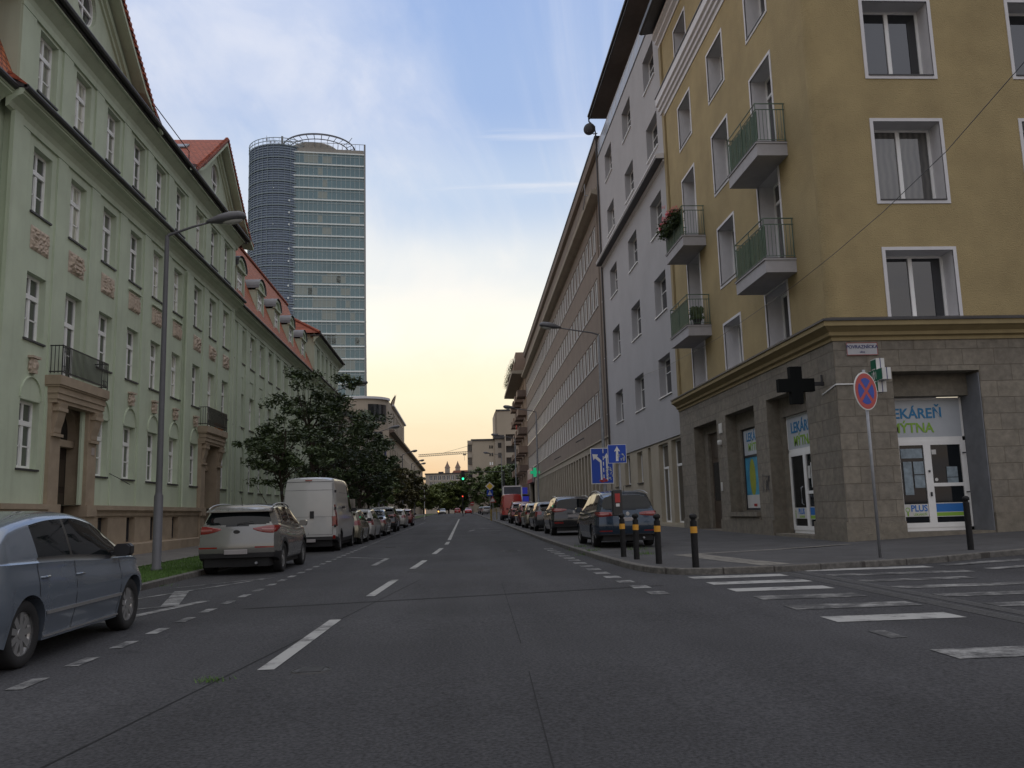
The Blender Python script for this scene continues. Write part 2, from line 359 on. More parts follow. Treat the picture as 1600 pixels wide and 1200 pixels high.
def sheet(name,xs,ys,dz,m,extra=None):
    mb=MB(); nx=len(xs)
    vs=[(x,y,gz(x,y)+(dz(x,y) if callable(dz) else dz)) for y in ys for x in xs]
    fs=[(j*nx+i,j*nx+i+1,(j+1)*nx+i+1,(j+1)*nx+i) for j in range(len(ys)-1) for i in range(nx-1)]
    mb.add(vs,fs); return mb.build(name,m)
earth=mat('bare_ground',(.07,.065,.055),var=.3,scale=.2)
def gdz(x,y): return -.03
struct(sheet('ground',[-1500,-600,-200,-60,-20,-4,4,9,10,11,14,18,24,29,60,200,600,1500],[-400,-60]+lin(-40,140,36)+[200,245,300,600,1500],gdz,earth))
struct(sheet('road',[-6.3,0,4.2,9,9.5,10,11,14,18,24,29,45],[-60]+lin(-30,17,10)+[20,23],0.0,asph))
struct(sheet('far_road',[-6.3,0,6],[23]+lin(30,140,12)+[180,245,300,420],0.002,asph))
def ribbon(mb,pts,w0,w1,dz,mi=0):
    """strip between two offset polylines; pts (x,y), offsets to the right side"""
    vs=[];n=len(pts)
    for i,(x,y) in enumerate(pts):
        a=Vector(pts[max(i-1,0)]); b=Vector(pts[min(i+1,n-1)]); d=(b-a).normalized(); r=V3(d.y,-d.x,0)
        for ww in (w0,w1): vs.append((x+r.x*ww,y+r.y*ww,gz(x+r.x*ww,y+r.y*ww)+dz))
    mb.add(vs,[(2*i,2*i+1,2*i+3,2*i+2) for i in range(n-1)],mi)
def polyfill(name,pts,dz,m):
    mb=MB(); 
    bm=bmesh.new(); vs=[bm.verts.new((x,y,gz(x,y)+dz)) for x,y in pts]; bm.faces.new(vs); bmesh.ops.triangulate(bm,faces=bm.faces); 
    bmesh.ops.subdivide_edges(bm,edges=[e for e in bm.edges if e.calc_length()>6],cuts=3,use_grid_fill=True)
    bmesh.ops.triangulate(bm,faces=bm.faces)
    for v in bm.verts: v.co.z=gz(v.co.x,v.co.y)+dz
    me=bpy.data.meshes.new(name); bm.to_mesh(me); bm.free(); me.materials.append(m)
    return inst(me,name,None,Matrix.Identity(4))
# right pavement outline (kerb line), from far along the street to the corner and along the side street
def arc(cx,cy,r,a0,a1,n): return [(cx+r*math.cos(R(a0+(a1-a0)*i/n)),cy+r*math.sin(R(a0+(a1-a0)*i/n))) for i in range(n+1)]
kR=[(3.35,420),(3.35,245),(3.35,120),(3.35,80),(3.35,60),(3.3,45),(3.3,32),(3.4,25),(3.5,21),(3.58,18.7)]+[(3.68,17.8),(3.85,17.1),(4.2,16.62),(4.8,16.42)]+[(6.2,16.45),(8,16.9),(9.5,17.3),(12,17.75),(15,18.3),(20,19),(30,20.4),(44,22)]
def kerb(name,pts,side,h=.12,w=.16):
    mb=MB(); n=len(pts); rows=[]
    for i,(x,y) in enumerate(pts):
        a=Vector(pts[max(i-1,0)]); b=Vector(pts[min(i+1,n-1)]); d=(b-a).normalized(); r=V3(d.y,-d.x,0)*side
        for o,z in ((0,-.03),(0,h-.015),(.015,h),(w,h),(w,-.03)):
            X,Y=x+r.x*o,y+r.y*o; rows.append((X,Y,gz(X,Y)+z))
    mb.add(rows,[(i*5+k,i*5+k+1,(i+1)*5+k+1,(i+1)*5+k) for i in range(n-1) for k in range(4)])
    return mb.build(name,kerbm)
def dens(pts,st=3):
    o=[]
    for a,b in zip(pts,pts[1:]):
        L_=math.dist(a,b); k=max(1,int(min(L_/st,40))); o+=[(a[0]+(b[0]-a[0])*i/k,a[1]+(b[1]-a[1])*i/k) for i in range(k)]
    return o+[pts[-1]]
kRd=dens(kR)
struct(kerb('kerb',kRd,-1))
# right pavement surface: rows between kerb and wall
mb=MB(); vs=[];n=0
inner=[]
for (x,y) in kRd:
    if y>18.7 and x<4: inner.append((12.6,max(y,24.2)))
    elif x<5: inner.append((12.6,24.2))
    else: inner.append((max(x,12.6),24.2+0))
K=8
for (a,b) in zip(kRd,inner):
    for k in range(K+1):
        t=k/K; x=a[0]+.1*(1 if k==0 else 0)+(b[0]-a[0])*t; y=a[1]+(b[1]-a[1])*t+(.1 if (k==0 and a[0]>4) else 0); vs.append((x,y,gz(x,y)+.116))
mb.add(vs,[(i*(K+1)+k,i*(K+1)+k+1,(i+1)*(K+1)+k+1,(i+1)*(K+1)+k) for i in range(len(kRd)-1) for k in range(K)])
struct(mb.build('pavement',paving))
# lighter slab strip on the corner
mb=MB(); ribbon(mb,[(6.2,16.75),(5.85,18.5),(5.5,21.0)],-.35,.35,.121); ribbon(mb,[(5.5,21.0),(8,21.85),(10.4,22.7)],-.1,.12,.1215)
struct(mb.build('paving_strip',slab))
# left side: kerb, grass verge, pavement
kL=dens([(-6.0,-60),(-6.0,0),(-6.02,21.2),(-6.05,26),(-6.1,83),(-6.1,88),(-6.1,420)])
struct(kerb('kerb',kL,-1,w=.14))
struct(sheet('pavement',[-11.35,-9.8,-8.3],[-60]+lin(-40,420,46),.121,mat('left_pavement',(.15,.14,.13),rough=.9,var=.2,scale=2,bump=.3,stain=.4)))
struct(sheet('verge',[-8.3,-7.2,-6.1],lin(-60,420,48),.105,soil))
struct(sheet('pavement_edge',[-8.36,-8.26],lin(-60,420,48),.13,slab))
# grass blades (nobody can count them)
mb=MB(); rg=random.Random(3)
for i in range(26000):
    y=rg.uniform(9,33)if i%4 else rg.uniform(11,22); x=rg.uniform(-8.25,-6.14); z=gz(x,y)+.105; h=rg.uniform(.03,.085); a=rg.uniform(0,6.28); dx,dy=.006*math.cos(a),.006*math.sin(a); lx,ly=rg.uniform(-.03,.03),rg.uniform(-.03,.03)
    mb.add([(x-dx,y-dy,z),(x+dx,y+dy,z),(x+lx,y+ly,z+h)],[(0,1,2)])
for i in range(500):   # weeds at the foot of kerb and cars
    x,y=rg.choice([(-2.1,7.65),(4.9,23.9),(4.6,21.6),(3.6,26.5),(3.55,24.0),(-6.15,18)]); q_=.35 if x==-2.1 else 1; x+=rg.gauss(0,.12*q_*1.6); y+=rg.gauss(0,.25*q_*.6); z=gz(x,y)+(.116 if x>3.5 else 0); h=rg.uniform(.01,.05 if x<3 else .12); a=rg.uniform(0,6.28); dx,dy=.006*math.cos(a),.006*math.sin(a)
    mb.add([(x-dx,y-dy,z),(x+dx,y+dy,z),(x+rg.uniform(-.04,.04),y+rg.uniform(-.04,.04),z+h)],[(0,1,2)])
go=mb.build('grass',grassm,fixn=False); go['kind']='stuff'
# ---- markings (structure)
def q4(mb,x0,x1,y0,y1,dz=.006,sk=0): 
    ys=lin(y0,y1,max(1,int((y1-y0)/6)))
    for a,b in zip(ys,ys[1:]):
        mb.add([(x0,a,gz(x0,a)+dz),(x1,a+sk,gz(x1,a+sk)+dz),(x1,b+sk,gz(x1,b+sk)+dz),(x0,b,gz(x0,b)+dz)],[(0,1,2,3)])
def cl_x(y):
    P=[(0,-1.95),(9.64,-1.71),(16,-1.40),(22.1,-1.05),(28.6,-.74),(34.8,-.5),(113,-.05),(240,.2)]
    for (a,b),(c,d) in zip(P,P[1:]):
        if a<=y<=c: return b+(d-b)*(y-a)/(c-a)
    return P[-1][1]
mb=MB()
for (a,b) in ((3.2,5.05),(8.05,11.5),(14.45,17.6),(20.75,23.9),(27.1,30.9),(33.9,36.6),(38.6,112)):
    ys=lin(a,b,max(1,int((b-a)/4)))
    for y0,y1 in zip(ys,ys[1:]):
        w_=.075; v=[]
        for y,s in ((y0,-w_),(y0,w_),(y1,w_),(y1,-w_)): v.append((cl_x(y)+s,y,gz(0,y)+.006))
        mb.add(v,[(0,1,2,3)])
struct(mb.build('lane_line',paint))
mb=MB(); rg=random.Random(5)
y=4.4
while y<95:     # short dashes of the parking bay edge
    q4(mb,-3.76,-3.62,y,y+.5); y+=1.06
for i in range(15):     # short dashes by the right kerb
    y=13.2+i*1.05; x=2.95-.045*max(0,18-y)*0+ (0.0 if y>16 else 0); q4(mb,x-.24+.28*max(0,(17-y)/6),x+.05+.28*max(0,(17-y)/6),y,y+.5)
def seg(mb,a,b,w_,dz=.0065):
    a=Vector(a);b=Vector(b);d=(b-a).normalized();r=V3(d.y,-d.x,0)*w_/2
    P=[(a.x-r.x,a.y-r.y),(a.x+r.x,a.y+r.y),(b.x+r.x,b.y+r.y),(b.x-r.x,b.y-r.y)]
    mb.add([(x,y,gz(x,y)+dz) for x,y in P],[(0,1,2,3)])
seg(mb,(-5.9,14.3),(-4.05,19.3),.10);seg(mb,(-5.6,17.3),(-4.02,19.3),.07);seg(mb,(-5.15,16.6),(-4.5,13.9),.26,.007)
seg(mb,(-4.15,14.6),(-4.75,12.0),.18);seg(mb,(-4.3,14.1),(-5.9,12.9),.09)
seg(mb,(-3.4,26.6),(-2.1,25.4),.16);seg(mb,(-2.1,25.4),(-2.2,22.4),.14)
for yy,x0,x1 in ((52,1.0,2.9),(58,.5,2.9),(75,1.2,2.8),(98,-3.6,-1.7),(104,.6,2.9)): seg(mb,(x0,yy),(x1,yy),.3)
seg(mb,(.55,52),(.9,55),.2)
struct(mb.build('road_markings',wornpaint))
mbA=MB(); mbB=MB(); mbW=MB()
for i in range(8):
    y0=15.62-1.185*i; L1=(1.75,1.7,1.55,1.5,1.65,1.5,.18,1.75)[i]
    q4((mbA if i in(0,1,2,5) else mbB if i<7 else mbW),4.2,4.2+L1,y0-.05,y0+.43)
    L2=(2.5,2.6,1.9,2.2,1.4,2.6,2.2,2.5)[i]
    q4((mbA if i in(0,) else mbB),6.62,6.62+L2,y0+.75,y0+1.15)
    q4(mbB,9.5+.2*i,11.2+.25*i,y0+.95,y0+1.3)
struct(mbA.build('crossing_stripes',paint)); struct(mbW.build('half_worn_crossing_stripe',wornpaint)); struct(mbB.build('worn_crossing_stripes',paintmat('very_worn_paint',(.33,.33,.32),.46,.66)))
mb=MB()      # ribbed guiding strips across the crossing
for k in range(9):
    x=5.98+k*.055+(.12 if k>4 else 0)
    q4(mb,x,x+.022,6.0,16.6,.008)
struct(mb.build('guiding_strip',mat('guiding_strip_rubbery',(.13,.13,.13),rough=.8,var=.3,scale=10)))
def manhole(x,y,r):
    mb=MB(Tr(x,y,gz(x,y)+.003)); mb.lathe([(0,.004),(r*.86,.004),(r*.88,0),(r*.94,0),(r*.96,.006),(r,.006),(r+.02,-.01)],24)
    for k in range(-3,4): mb.box(-r*.6,r*.6,k*r*.2-.012,k*r*.2+.012,.0045,.009)
    return mb.build('manhole_cover',mat('cast_iron',(.035,.033,.032),rough=.6,var=.3,scale=20))
tag(manhole(-1.33,7.95,.17),'small dark iron cover in the asphalt right of the near lane dash','manhole cover')
for (x,y,r) in ((1.6,27.5,.33),(-2.6,33,.33),(1.9,47,.33)): tag(manhole(x,y,r),{27.5:'round iron cover in the right lane nearest the camera',33:'round iron cover left of the centre line',47:'far round iron cover in the right lane'}[y],'manhole cover')
mb=MB(); rg=random.Random(31)
for (x0,x1,y0,y1) in ((.2,2.3,36,41),(-3.3,-1.6,60,66),(-1.2,.6,19.5,20.6)): 
    q4(mb,x0,x1,y0,y1,.0025)
struct(mb.build('asphalt_patch',mat('patched_asphalt',(.042,.042,.044),rough=.9,var=.25,scale=60,bump=.5,bscale=120)))
# oily patch / asphalt repair strip
mb=MB(); seg(mb,(-3.2,13.2),(3.4,14.6),.10,.0035); seg(mb,(-2.4,5),(-.8,17.5),.018,.0035); seg(mb,(.45,4),(.56,7.5),.009,.0035); seg(mb,(.60,9),(.75,16),.009,.0035); struct(mb.build('tar_seam',mat('tar',(.03,.03,.031),rough=.9,var=.2,spec=.2)))

# ================================================================== FACADE TOOLS
def wallgrid(mb,x0,x1,z0,z1,ops,depth=.2,mi=0,mr=0,y=0.0):
    """front face at y (outer) with openings and reveals; +y goes into the wall"""
    zs=sorted(set([z0,z1]+[a for o in ops for a in (o[2],o[3]) if z0<a<z1]))
    for a,b in zip(zs,zs[1:]):
        mid=(a+b)/2; cuts=sorted([(o[0],o[1]) for o in ops if o[2]<mid<o[3]])
        cur=x0
        for c0,c1 in cuts:
            if c0>cur: mb.quad((cur,y,a),(c0,y,a),(c0,y,b),(cur,y,b),mi)
            cur=max(cur,c1)
        if cur<x1: mb.quad((cur,y,a),(x1,y,a),(x1,y,b),(cur,y,b),mi)
    for o in ops:
        a,b,c,d=o[:4]; dd=o[4] if len(o)>4 and o[4] else depth
        mb.quad((a,y,c),(a,y+dd,c),(a,y+dd,d),(a,y,d),mr); mb.quad((b,y,c),(b,y+dd,c),(b,y+dd,d),(b,y,d),mr)
        mb.quad((a,y,d),(b,y,d),(b,y+dd,d),(a,y+dd,d),mr); mb.quad((a,y,c),(b,y,c),(b,y+dd,c),(a,y+dd,c),mr)
def box_shell(mb,x0,x1,y0,y1,z0,z1,mi=0,skip=''):
    """closed back/side walls of a building (no front)"""
    if 'l' not in skip: mb.quad((x0,y0,z0),(x0,y1,z0),(x0,y1,z1),(x0,y0,z1),mi)
    if 'r' not in skip: mb.quad((x1,y0,z0),(x1,y1,z0),(x1,y1,z1),(x1,y0,z1),mi)
    if 'b' not in skip: mb.quad((x0,y1,z0),(x1,y1,z0),(x1,y1,z1),(x0,y1,z1),mi)
    if 't' not in skip: mb.quad((x0,y0,z1),(x1,y0,z1),(x1,y1,z1),(x0,y1,z1),mi)
WCACHE={}
def winmesh(style,w_,h,frame):
    """returns (frame mesh, pane mesh, sill mesh); origin at lower-left of the opening, y=0 at the frame face"""
    k=(style,round(w_,2),round(h,2),frame.name)
    if k in WCACHE: return WCACHE[k]
    f=MB(); p=MB(); s=MB(); t=.085; y0,y1=0,.06
    def bar(a,b,c,d,yy0=0,yy1=.05): f.box(a,b,yy0,yy1,c,d)
    if style=='none': pass
    else:
        bar(0,t,0,h); bar(w_-t,w_,0,h); bar(t,w_-t,h-t,h); bar(t,w_-t,0,t)
    if style=='cross':      # transom, mullion, glazing bars: old casement
        zt=h*.665
        bar(t,w_-t,zt-.06,zt+.07,-.03,.05); bar(w_/2-.055,w_/2+.055,t,zt-.06,-.012,.05); bar(w_/2-.04,w_/2+.04,zt+.07,h-t)
        for a,b in ((t,w_/2-.045),(w_/2+.045,w_-t)):
            bar(a,b,zt*.5-.018,zt*.5+.018,.01,.045)
            bar(a,a+.028,t,zt-.045,.01,.05); bar(b-.028,b,t,zt-.045,.01,.05)
    elif style=='two': bar(w_/2-.06,w_/2+.06,t,h-t,-.01,.05)
    elif style=='twobar': bar(w_/2-.05,w_/2+.05,t,h-t,-.01,.05); bar(t,w_-t,h*.62,h*.62+.04)
    elif style=='narrow': bar(t,w_-t,h*.66,h*.66+.08)
    elif style=='transomdoor': bar(t,w_-t,h*.78,h*.78+.1,-.02,.05); bar(w_*.5-.06,w_*.5+.06,t,h*.78,-.01,.05)
    elif style=='doorpanel': bar(w_*.52-.07,w_*.52+.07,t,h-t,-.01,.05); bar(w_*.52,w_-t,h*.3,h*.3+.07)
    elif style=='shop': bar(t,w_-t,h*.68,h*.68+.12,-.01,.05)
    elif style=='shopdoor': bar(t,w_-t,h*.68,h*.68+.12,-.01,.05); bar(w_*.45,w_*.45+.1,t,h*.68,-.01,.05)
    p.quad((t*.5,.035,t*.5),(w_-t*.5,.035,t*.5),(w_-t*.5,.035,h-t*.5),(t*.5,.035,h-t*.5))
    def mk(b,n,m):
        if not b.v: return None
        me=bpy.data.meshes.new(n); me.from_pydata(b.v,[],b.f); me.materials.append(m); return me
    WCACHE[k]=(mk(f,'window',frame),mk(p,'pane',glassG)); return WCACHE[k]
def window(parent,T,x0,x1,z0,z1,depth,style='cross',frame=whitef,pane=None,sill=None,silld=.08,name='window',y=0.0):
    fm,pm=winmesh(style,x1-x0,z1-z0,frame)
    Wt=T@Matrix.Translation((x0,y+depth-.06,z0))
    o=inst(fm,name,parent,Wt); p_=inst(pm,'pane',o,Wt)
    if pane is None and T is TL and y<.9: pane=glassL
    if pane is not None and pane!=glassG:
        p_.material_slots[0].link='OBJECT'; p_.material_slots[0].material=pane
    if sill is not None:
        k=('sill',round(x1-x0,2),sill.name,silld,round(depth,2))
        if k not in WCACHE:
            sb=MB(); sb.box(-.06,x1-x0+.06,-silld-(depth-.06),0,-.055,-.003); me=bpy.data.meshes.new('sill'); me.from_pydata(sb.v,[],sb.f); me.materials.append(sill); WCACHE[k]=me
        inst(WCACHE[k],'sill',o,Wt)
    return o
def cornice(mb,x0,x1,prof,mi=0,ends=True):
    """prof list of (y,z) closed polygon, extruded along x"""
    mb.prism(prof,x0,x1,'x',mi)
# ================================================================== GREEN BUILDING (left)
TL=Matrix(((0,-1,0,-11.3),(1,0,0,0),(0,0,1,0),(0,0,0,1)))
GB=thing('green_building','long pale green plaster building with red gables and stone portals along the left pavement','building',-11.3,32,rz=R(90))
cols=[22.74,25.0,27.33,29.66,31.93,34.3,36.97,39.28,41.6]; WW=1.06
rec=[45.82,48.12,50.45,52.75,55.05,57.35,59.65,61.95,64.25]
wing=[69.3,71.6,73.9,76.2,78.5]
nearc=[7.9,10.2,12.5,14.8,17.1,19.4]
FL=[(2.86,4.66),(6.27,8.07),(9.73,11.55),(13.15,14.95)]
REC=.25
def ops(cs,rows,dep=.24,wd=WW): return [(c,c+wd,z0,z1,dep) for c in cs for (z0,z1) in rows]
base_ops=lambda cs: [(c+.33,c+1.1,.74,1.57,.3) for c in cs]
# main walls
skipc=(25.0,39.28)
opsM=[o for o in ops(cols,FL) if not (o[0] in skipc and o[2]<3)]
opsM=[(o[0],o[1],5.45 if (o[0] in skipc and abs(o[2]-6.27)<.01) else o[2],o[3],o[4]) for o in opsM]
mb=MB(TL); wallgrid(mb,21.65,43.4,1.94,15.9,opsM+[(24.75,26.55,1.94,5.0,.55),(38.65,40.45,1.94,5.0,.55)])
mb.build('wall',green,GB)
mb=MB(TL); box_shell(mb,21.65,43.4,0,13,1.9,15.9,skip='t'); mb.build('side_wall',green,GB)
mb=MB(TL); wallgrid(mb,43.4,68,1.94,12.4,ops(rec,FL[:3])+[(43.95,44.55,a,b,.24) for a,b in FL[:3]]+[(66.5,67.1,a,b,.24) for a,b in FL[:3]],y=REC); mb.build('wall',green,GB)
mb=MB(TL); wallgrid(mb,68,81.5,1.94,15.9,ops(wing,FL)); box_shell(mb,68,81.5,0,13,0,15.9,skip='t'); mb.build('wall',green,GB)
mb=MB(TL); wallgrid(mb,2,21.65,1.94,12.4,ops(nearc,FL[:3]),y=REC); box_shell(mb,2,21.65,REC,13,0,12.4,skip='tr'); mb.build('wall',green,GB)
zinc=gutter
for cs,y in ((cols,0),(rec,REC),(wing,0),(nearc,REC)):
    for c in cs:
        for r,(a,b) in enumerate(FL):
            if r==3 and cs in (rec,nearc): continue
            if c in skipc and r==0: continue
            if c in skipc and r==1: a=5.45
            window(GB,TL,c,c+WW,a,b,.24,'cross',sill=zinc,silld=.05,y=y)
for s,(a,b) in [(s,f) for s in (43.95,66.5) for f in FL[:3]]: window(GB,TL,s,s+.6,a,b,.24,'narrow',sill=zinc,silld=.05,y=REC)
# plinth
bm_=MB(TL)
for (a,b,y,cs) in ((2,21.65,REC,nearc),(21.65,24.1,0,[22.74]),(27.2,38.05,0,[27.33,29.66,31.93,34.3]),(41.05,43.4,0,[41.6]),(43.4,68,REC,rec),(68,81.5,0,wing)):
    wallgrid(bm_,a,b,-.4,.66,[],y=y-.26); bm_.quad((a,y-.26,.66),(b,y-.26,.66),(b,y-.1,.70),(a,y-.1,.70))
    wallgrid(bm_,a,b,.70,1.94,[o for o in base_ops(cs) if a<o[0] and o[1]<b],.3,y=y-.1)
    bm_.box(a,b,y-.15,y-.10,1.62,1.78); bm_.box(a,b,y-.24,y-.0,1.80,1.94); bm_.box(a,b,y-.19,y-.10,1.755,1.80)
bm_.build('plinth',beige,GB)
for cs,y in (([22.74],0),(cols[2:6],0),([41.6],0),(rec,REC),(nearc,REC)):
    for o in base_ops(cs): window(GB,TL,o[0],o[1],o[2],o[3],.26,'two',frame=darkm,pane=glassD,name='basement_window',y=y-.1)
# pilaster strips, string bands
tr=MB(TL)
lines=[24.06,26.34,28.62,30.9,33.2,38.28,40.64]
for s in lines:
    tr.box(s,s+.60,-.055,.01,1.95,11.78); tr.box(s,s+.60,-.055,.01,12.6,15.02)
tr.box(21.66,22.40,-.055,.01,1.95,11.78); tr.box(21.66,22.40,-.055,.01,12.6,15.02)
tr.box(35.62,36.6,-.075,.01,1.95,11.78); tr.box(35.62,36.6,-.075,.01,12.6,15.02); tr.box(42.86,43.39,-.055,.01,1.95,11.78); tr.box(42.86,43.39,-.055,.01,12.6,15.02)
tr.box(21.66,43.39,-.06,.01,11.80,12.0); tr.box(21.66,43.39,-.06,.01,15.04,15.3)
for c in rec+[44.05]:
    s=c+WW+.12; tr.box(s,s+.9,REC-.05,REC+.01,1.95,11.7)
tr.box(43.45,67.9,REC-.055,REC+.01,11.72,11.95)
for c in wing: s=c+WW+.12; tr.box(s,s+.8,-.05,.01,1.95,15.1)
tr.box(68,81.5,-.06,.01,15.1,15.35)
for c in rec: # small recessed label panels outlines under windows
    tr.box(c-.02,c+WW-.3,REC-.03,REC+.01,8.95,8.98); tr.box(c+WW-.33,c+WW-.3,REC-.03,REC+.01,8.2,8.98)
tr.build('pilaster_strips',green,GB)
# corner pilaster
mb=MB(TL); mb.box(21.5,21.95,-.09,.01,1.95,12.0); mb.build('corner_pilaster',green,GB)
# blind arches + keystone masks over ground floor windows
for c in cols+rec[:6]+nearc:
    y=REC if (c in rec or c in nearc) else 0
    if c in skipc: continue
    mb=MB(TL); P=[]; n=14
    for i in range(n+1):
        a=math.pi*i/n; P.append((c+.53+.55*math.cos(a),4.70+.58*math.sin(a)))
    for (p,q) in zip(P,P[1:]):
        mx,mz=c+.53,4.70
        def sc_(p,k): return (mx+(p[0]-mx)*k,mz+(p[1]-mz)*k)
        a,b,d,e=p,q,sc_(q,1.06),sc_(p,1.06)
        mb.add([(a[0],y-.045,a[1]),(b[0],y-.045,b[1]),(d[0],y-.045,d[1]),(e[0],y-.045,e[1]),(a[0],y,a[1]),(b[0],y,b[1]),(d[0],y,d[1]),(e[0],y,e[1])],[(0,1,2,3),(0,1,5,4),(3,2,6,7)])
    mb.build('blind_arch',green,GB)
def maskstone(c):
    mb=MB(TL@Matrix.Translation((c,-.02,5.62)))
    me=bmesh.new(); bmesh.ops.create_icosphere(me,subdivisions=3,radius=1)
    for v in me.verts:
        d=noise.noise(v.co*2.3+Vector((c,0,0)))*.35+noise.noise(v.co*6)*.16; v.co=Vector((v.co.x*.21,v.co.y*.13,v.co.z*.2))*(1+d)
    mb.add([v.co[:] for v in me.verts],[[v.index for v in f.verts] for f in me.faces]); me.free()
    mb.box(-.23,.23,-.13,.03,.16,.22); mb.box(-.12,.12,-.1,.03,-.24,-.15)
    mb.build('carved_mask',carved,GB,smooth=False)
for c in (22.74,29.66,31.93,34.3,36.97): maskstone(c+.5)
# carved panels and fluted consoles under second floor windows
def relief(x0,x1,z0,z1,seed,kind):
    nx,nz_=34,26; mb=MB(TL); vs=[]
    for j in range(nz_+1):
        for i in range(nx+1):
            u,v=i/nx,j/nz_; e=min(u,1-u,v,1-v)*8; e=min(1,e)
            if kind=='carved': d=.03+.05*abs(noise.noise(V3(u*5,v*4,seed)))*2+.035*noise.noise(V3(u*13,v*10,seed))
            elif kind=='shield':
                r=math.hypot((u-.5)*1.1,v-.5); d=(.09 if r<.40 else .03)+.04*noise.noise(V3(u*9,v*7,seed))+(.02 if abs(r-.42)<.03 else 0)
                if r<.3 and (int(v*14)%3==0): d-=.03
            else: d=.04+(.05 if (u*5)%1<.6 else -.01)*(1 if v<.72 or v>.85 else .3)+.02*noise.noise(V3(u*9,v*9,seed))
            vs.append((x0+(x1-x0)*u,-.005-d*e,z0+(z1-z0)*v))
    mb.add(vs,[(j*(nx+1)+i,j*(nx+1)+i+1,(j+1)*(nx+1)+i+1,(j+1)*(nx+1)+i) for j in range(nz_) for i in range(nx)])
    return mb.build('carved_panel' if kind!='flute' else 'fluted_panel',carved,GB)
for i,k in ((0,'carved'),(1,'shield'),(2,'carved'),(6,'carved'),(7,'shield'),(8,'carved')): relief(cols[i]+.04,cols[i]+1.1,8.70,9.36,i*3.1,k)
for i in (3,4,5): relief(cols[i]+.02,cols[i]+1.03,8.70,9.33,i*3.1,'flute')
mb=MB(TL)
for i in (3,4,5): mb.box(cols[i]-.02,cols[i]+1.08,-.09,.01,9.38,9.43)
mb.build('panel_ledge',green,GB)
# middle cornice, eaves
def corn(x0,x1,y,name,mt,z=12.0):
    mb=MB(TL); mb.prism([(y+.02,z-.06),(y-.06,z-.02),(y-.12,z+.10),(y-.26,z+.22),(y-.40,z+.28),(y-.40,z+.33),(y-.44,z+.34),(y-.44,z+.43),(y+.02,z+.5)],x0,x1,'x'); return mb.build(name,mt,GB)
corn(21.22,43.82,0,'cornice',green); corn(2,21.22,REC,'cornice',green); corn(43.82,68.2,REC,'cornice',green)
corn(67.8,82,0,'cornice',green)
mb=MB(TL)
for x0,x1,y in ((21.2,43.84,0),(2,21.2,REC),(43.84,67.8,REC),(67.8,82,0)):
    mb.tube([(x0,y-.49,12.46),(x1,y-.49,12.46)],.075,8); mb.prism([(y-.5,12.44),(y-.5,12.5),(y+.02,12.78),(y+.02,12.5)],x0,x1,'x'); mb.cut()
mb.build('gutter',gutter,GB)
mb=MB(TL); rg=random.Random(2)   # red tile hips at the cornice steps
for x0,x1 in ((21.2,21.95),(30.4,31.6),(36.2,37.3)):
    for k in range(7):
        a=x0+(x1-x0)*k/7; hh=.10+.10*math.sin(math.pi*(k+.5)/7); mb.prism([(-.5,12.50),(-.46,12.52+hh*.4),(0,12.78+hh),(0,12.7)],a,a+(x1-x0)/7*.94,'x')
    mb.cut()
mb.build('tile_hip',redtile,GB)
def eave(x0,x1,name):
    mb=MB(TL); mb.prism([(.02,15.2),(-.06,15.24),(-.1,15.38),(-.34,15.6),(-.42,15.62),(-.42,15.68),(.02,15.9)],x0,x1,'x'); return mb.build(name,green,GB)
eave(21.3,43.8,'eave_cornice'); eave(67.7,82,'eave_cornice')
mb=MB(TL)
for x0,x1 in ((21.2,44.2),(67.6,82)):
    mb.box(x0,x1,-.46,.3,15.69,15.78); mb.tube([(x0,-.54,15.84),(x1,-.54,15.84)],.09,8); mb.box(x0,x1,-.5,-.44,15.78,15.96); mb.cut()
mb.build('eave_gutter',gutter,GB)
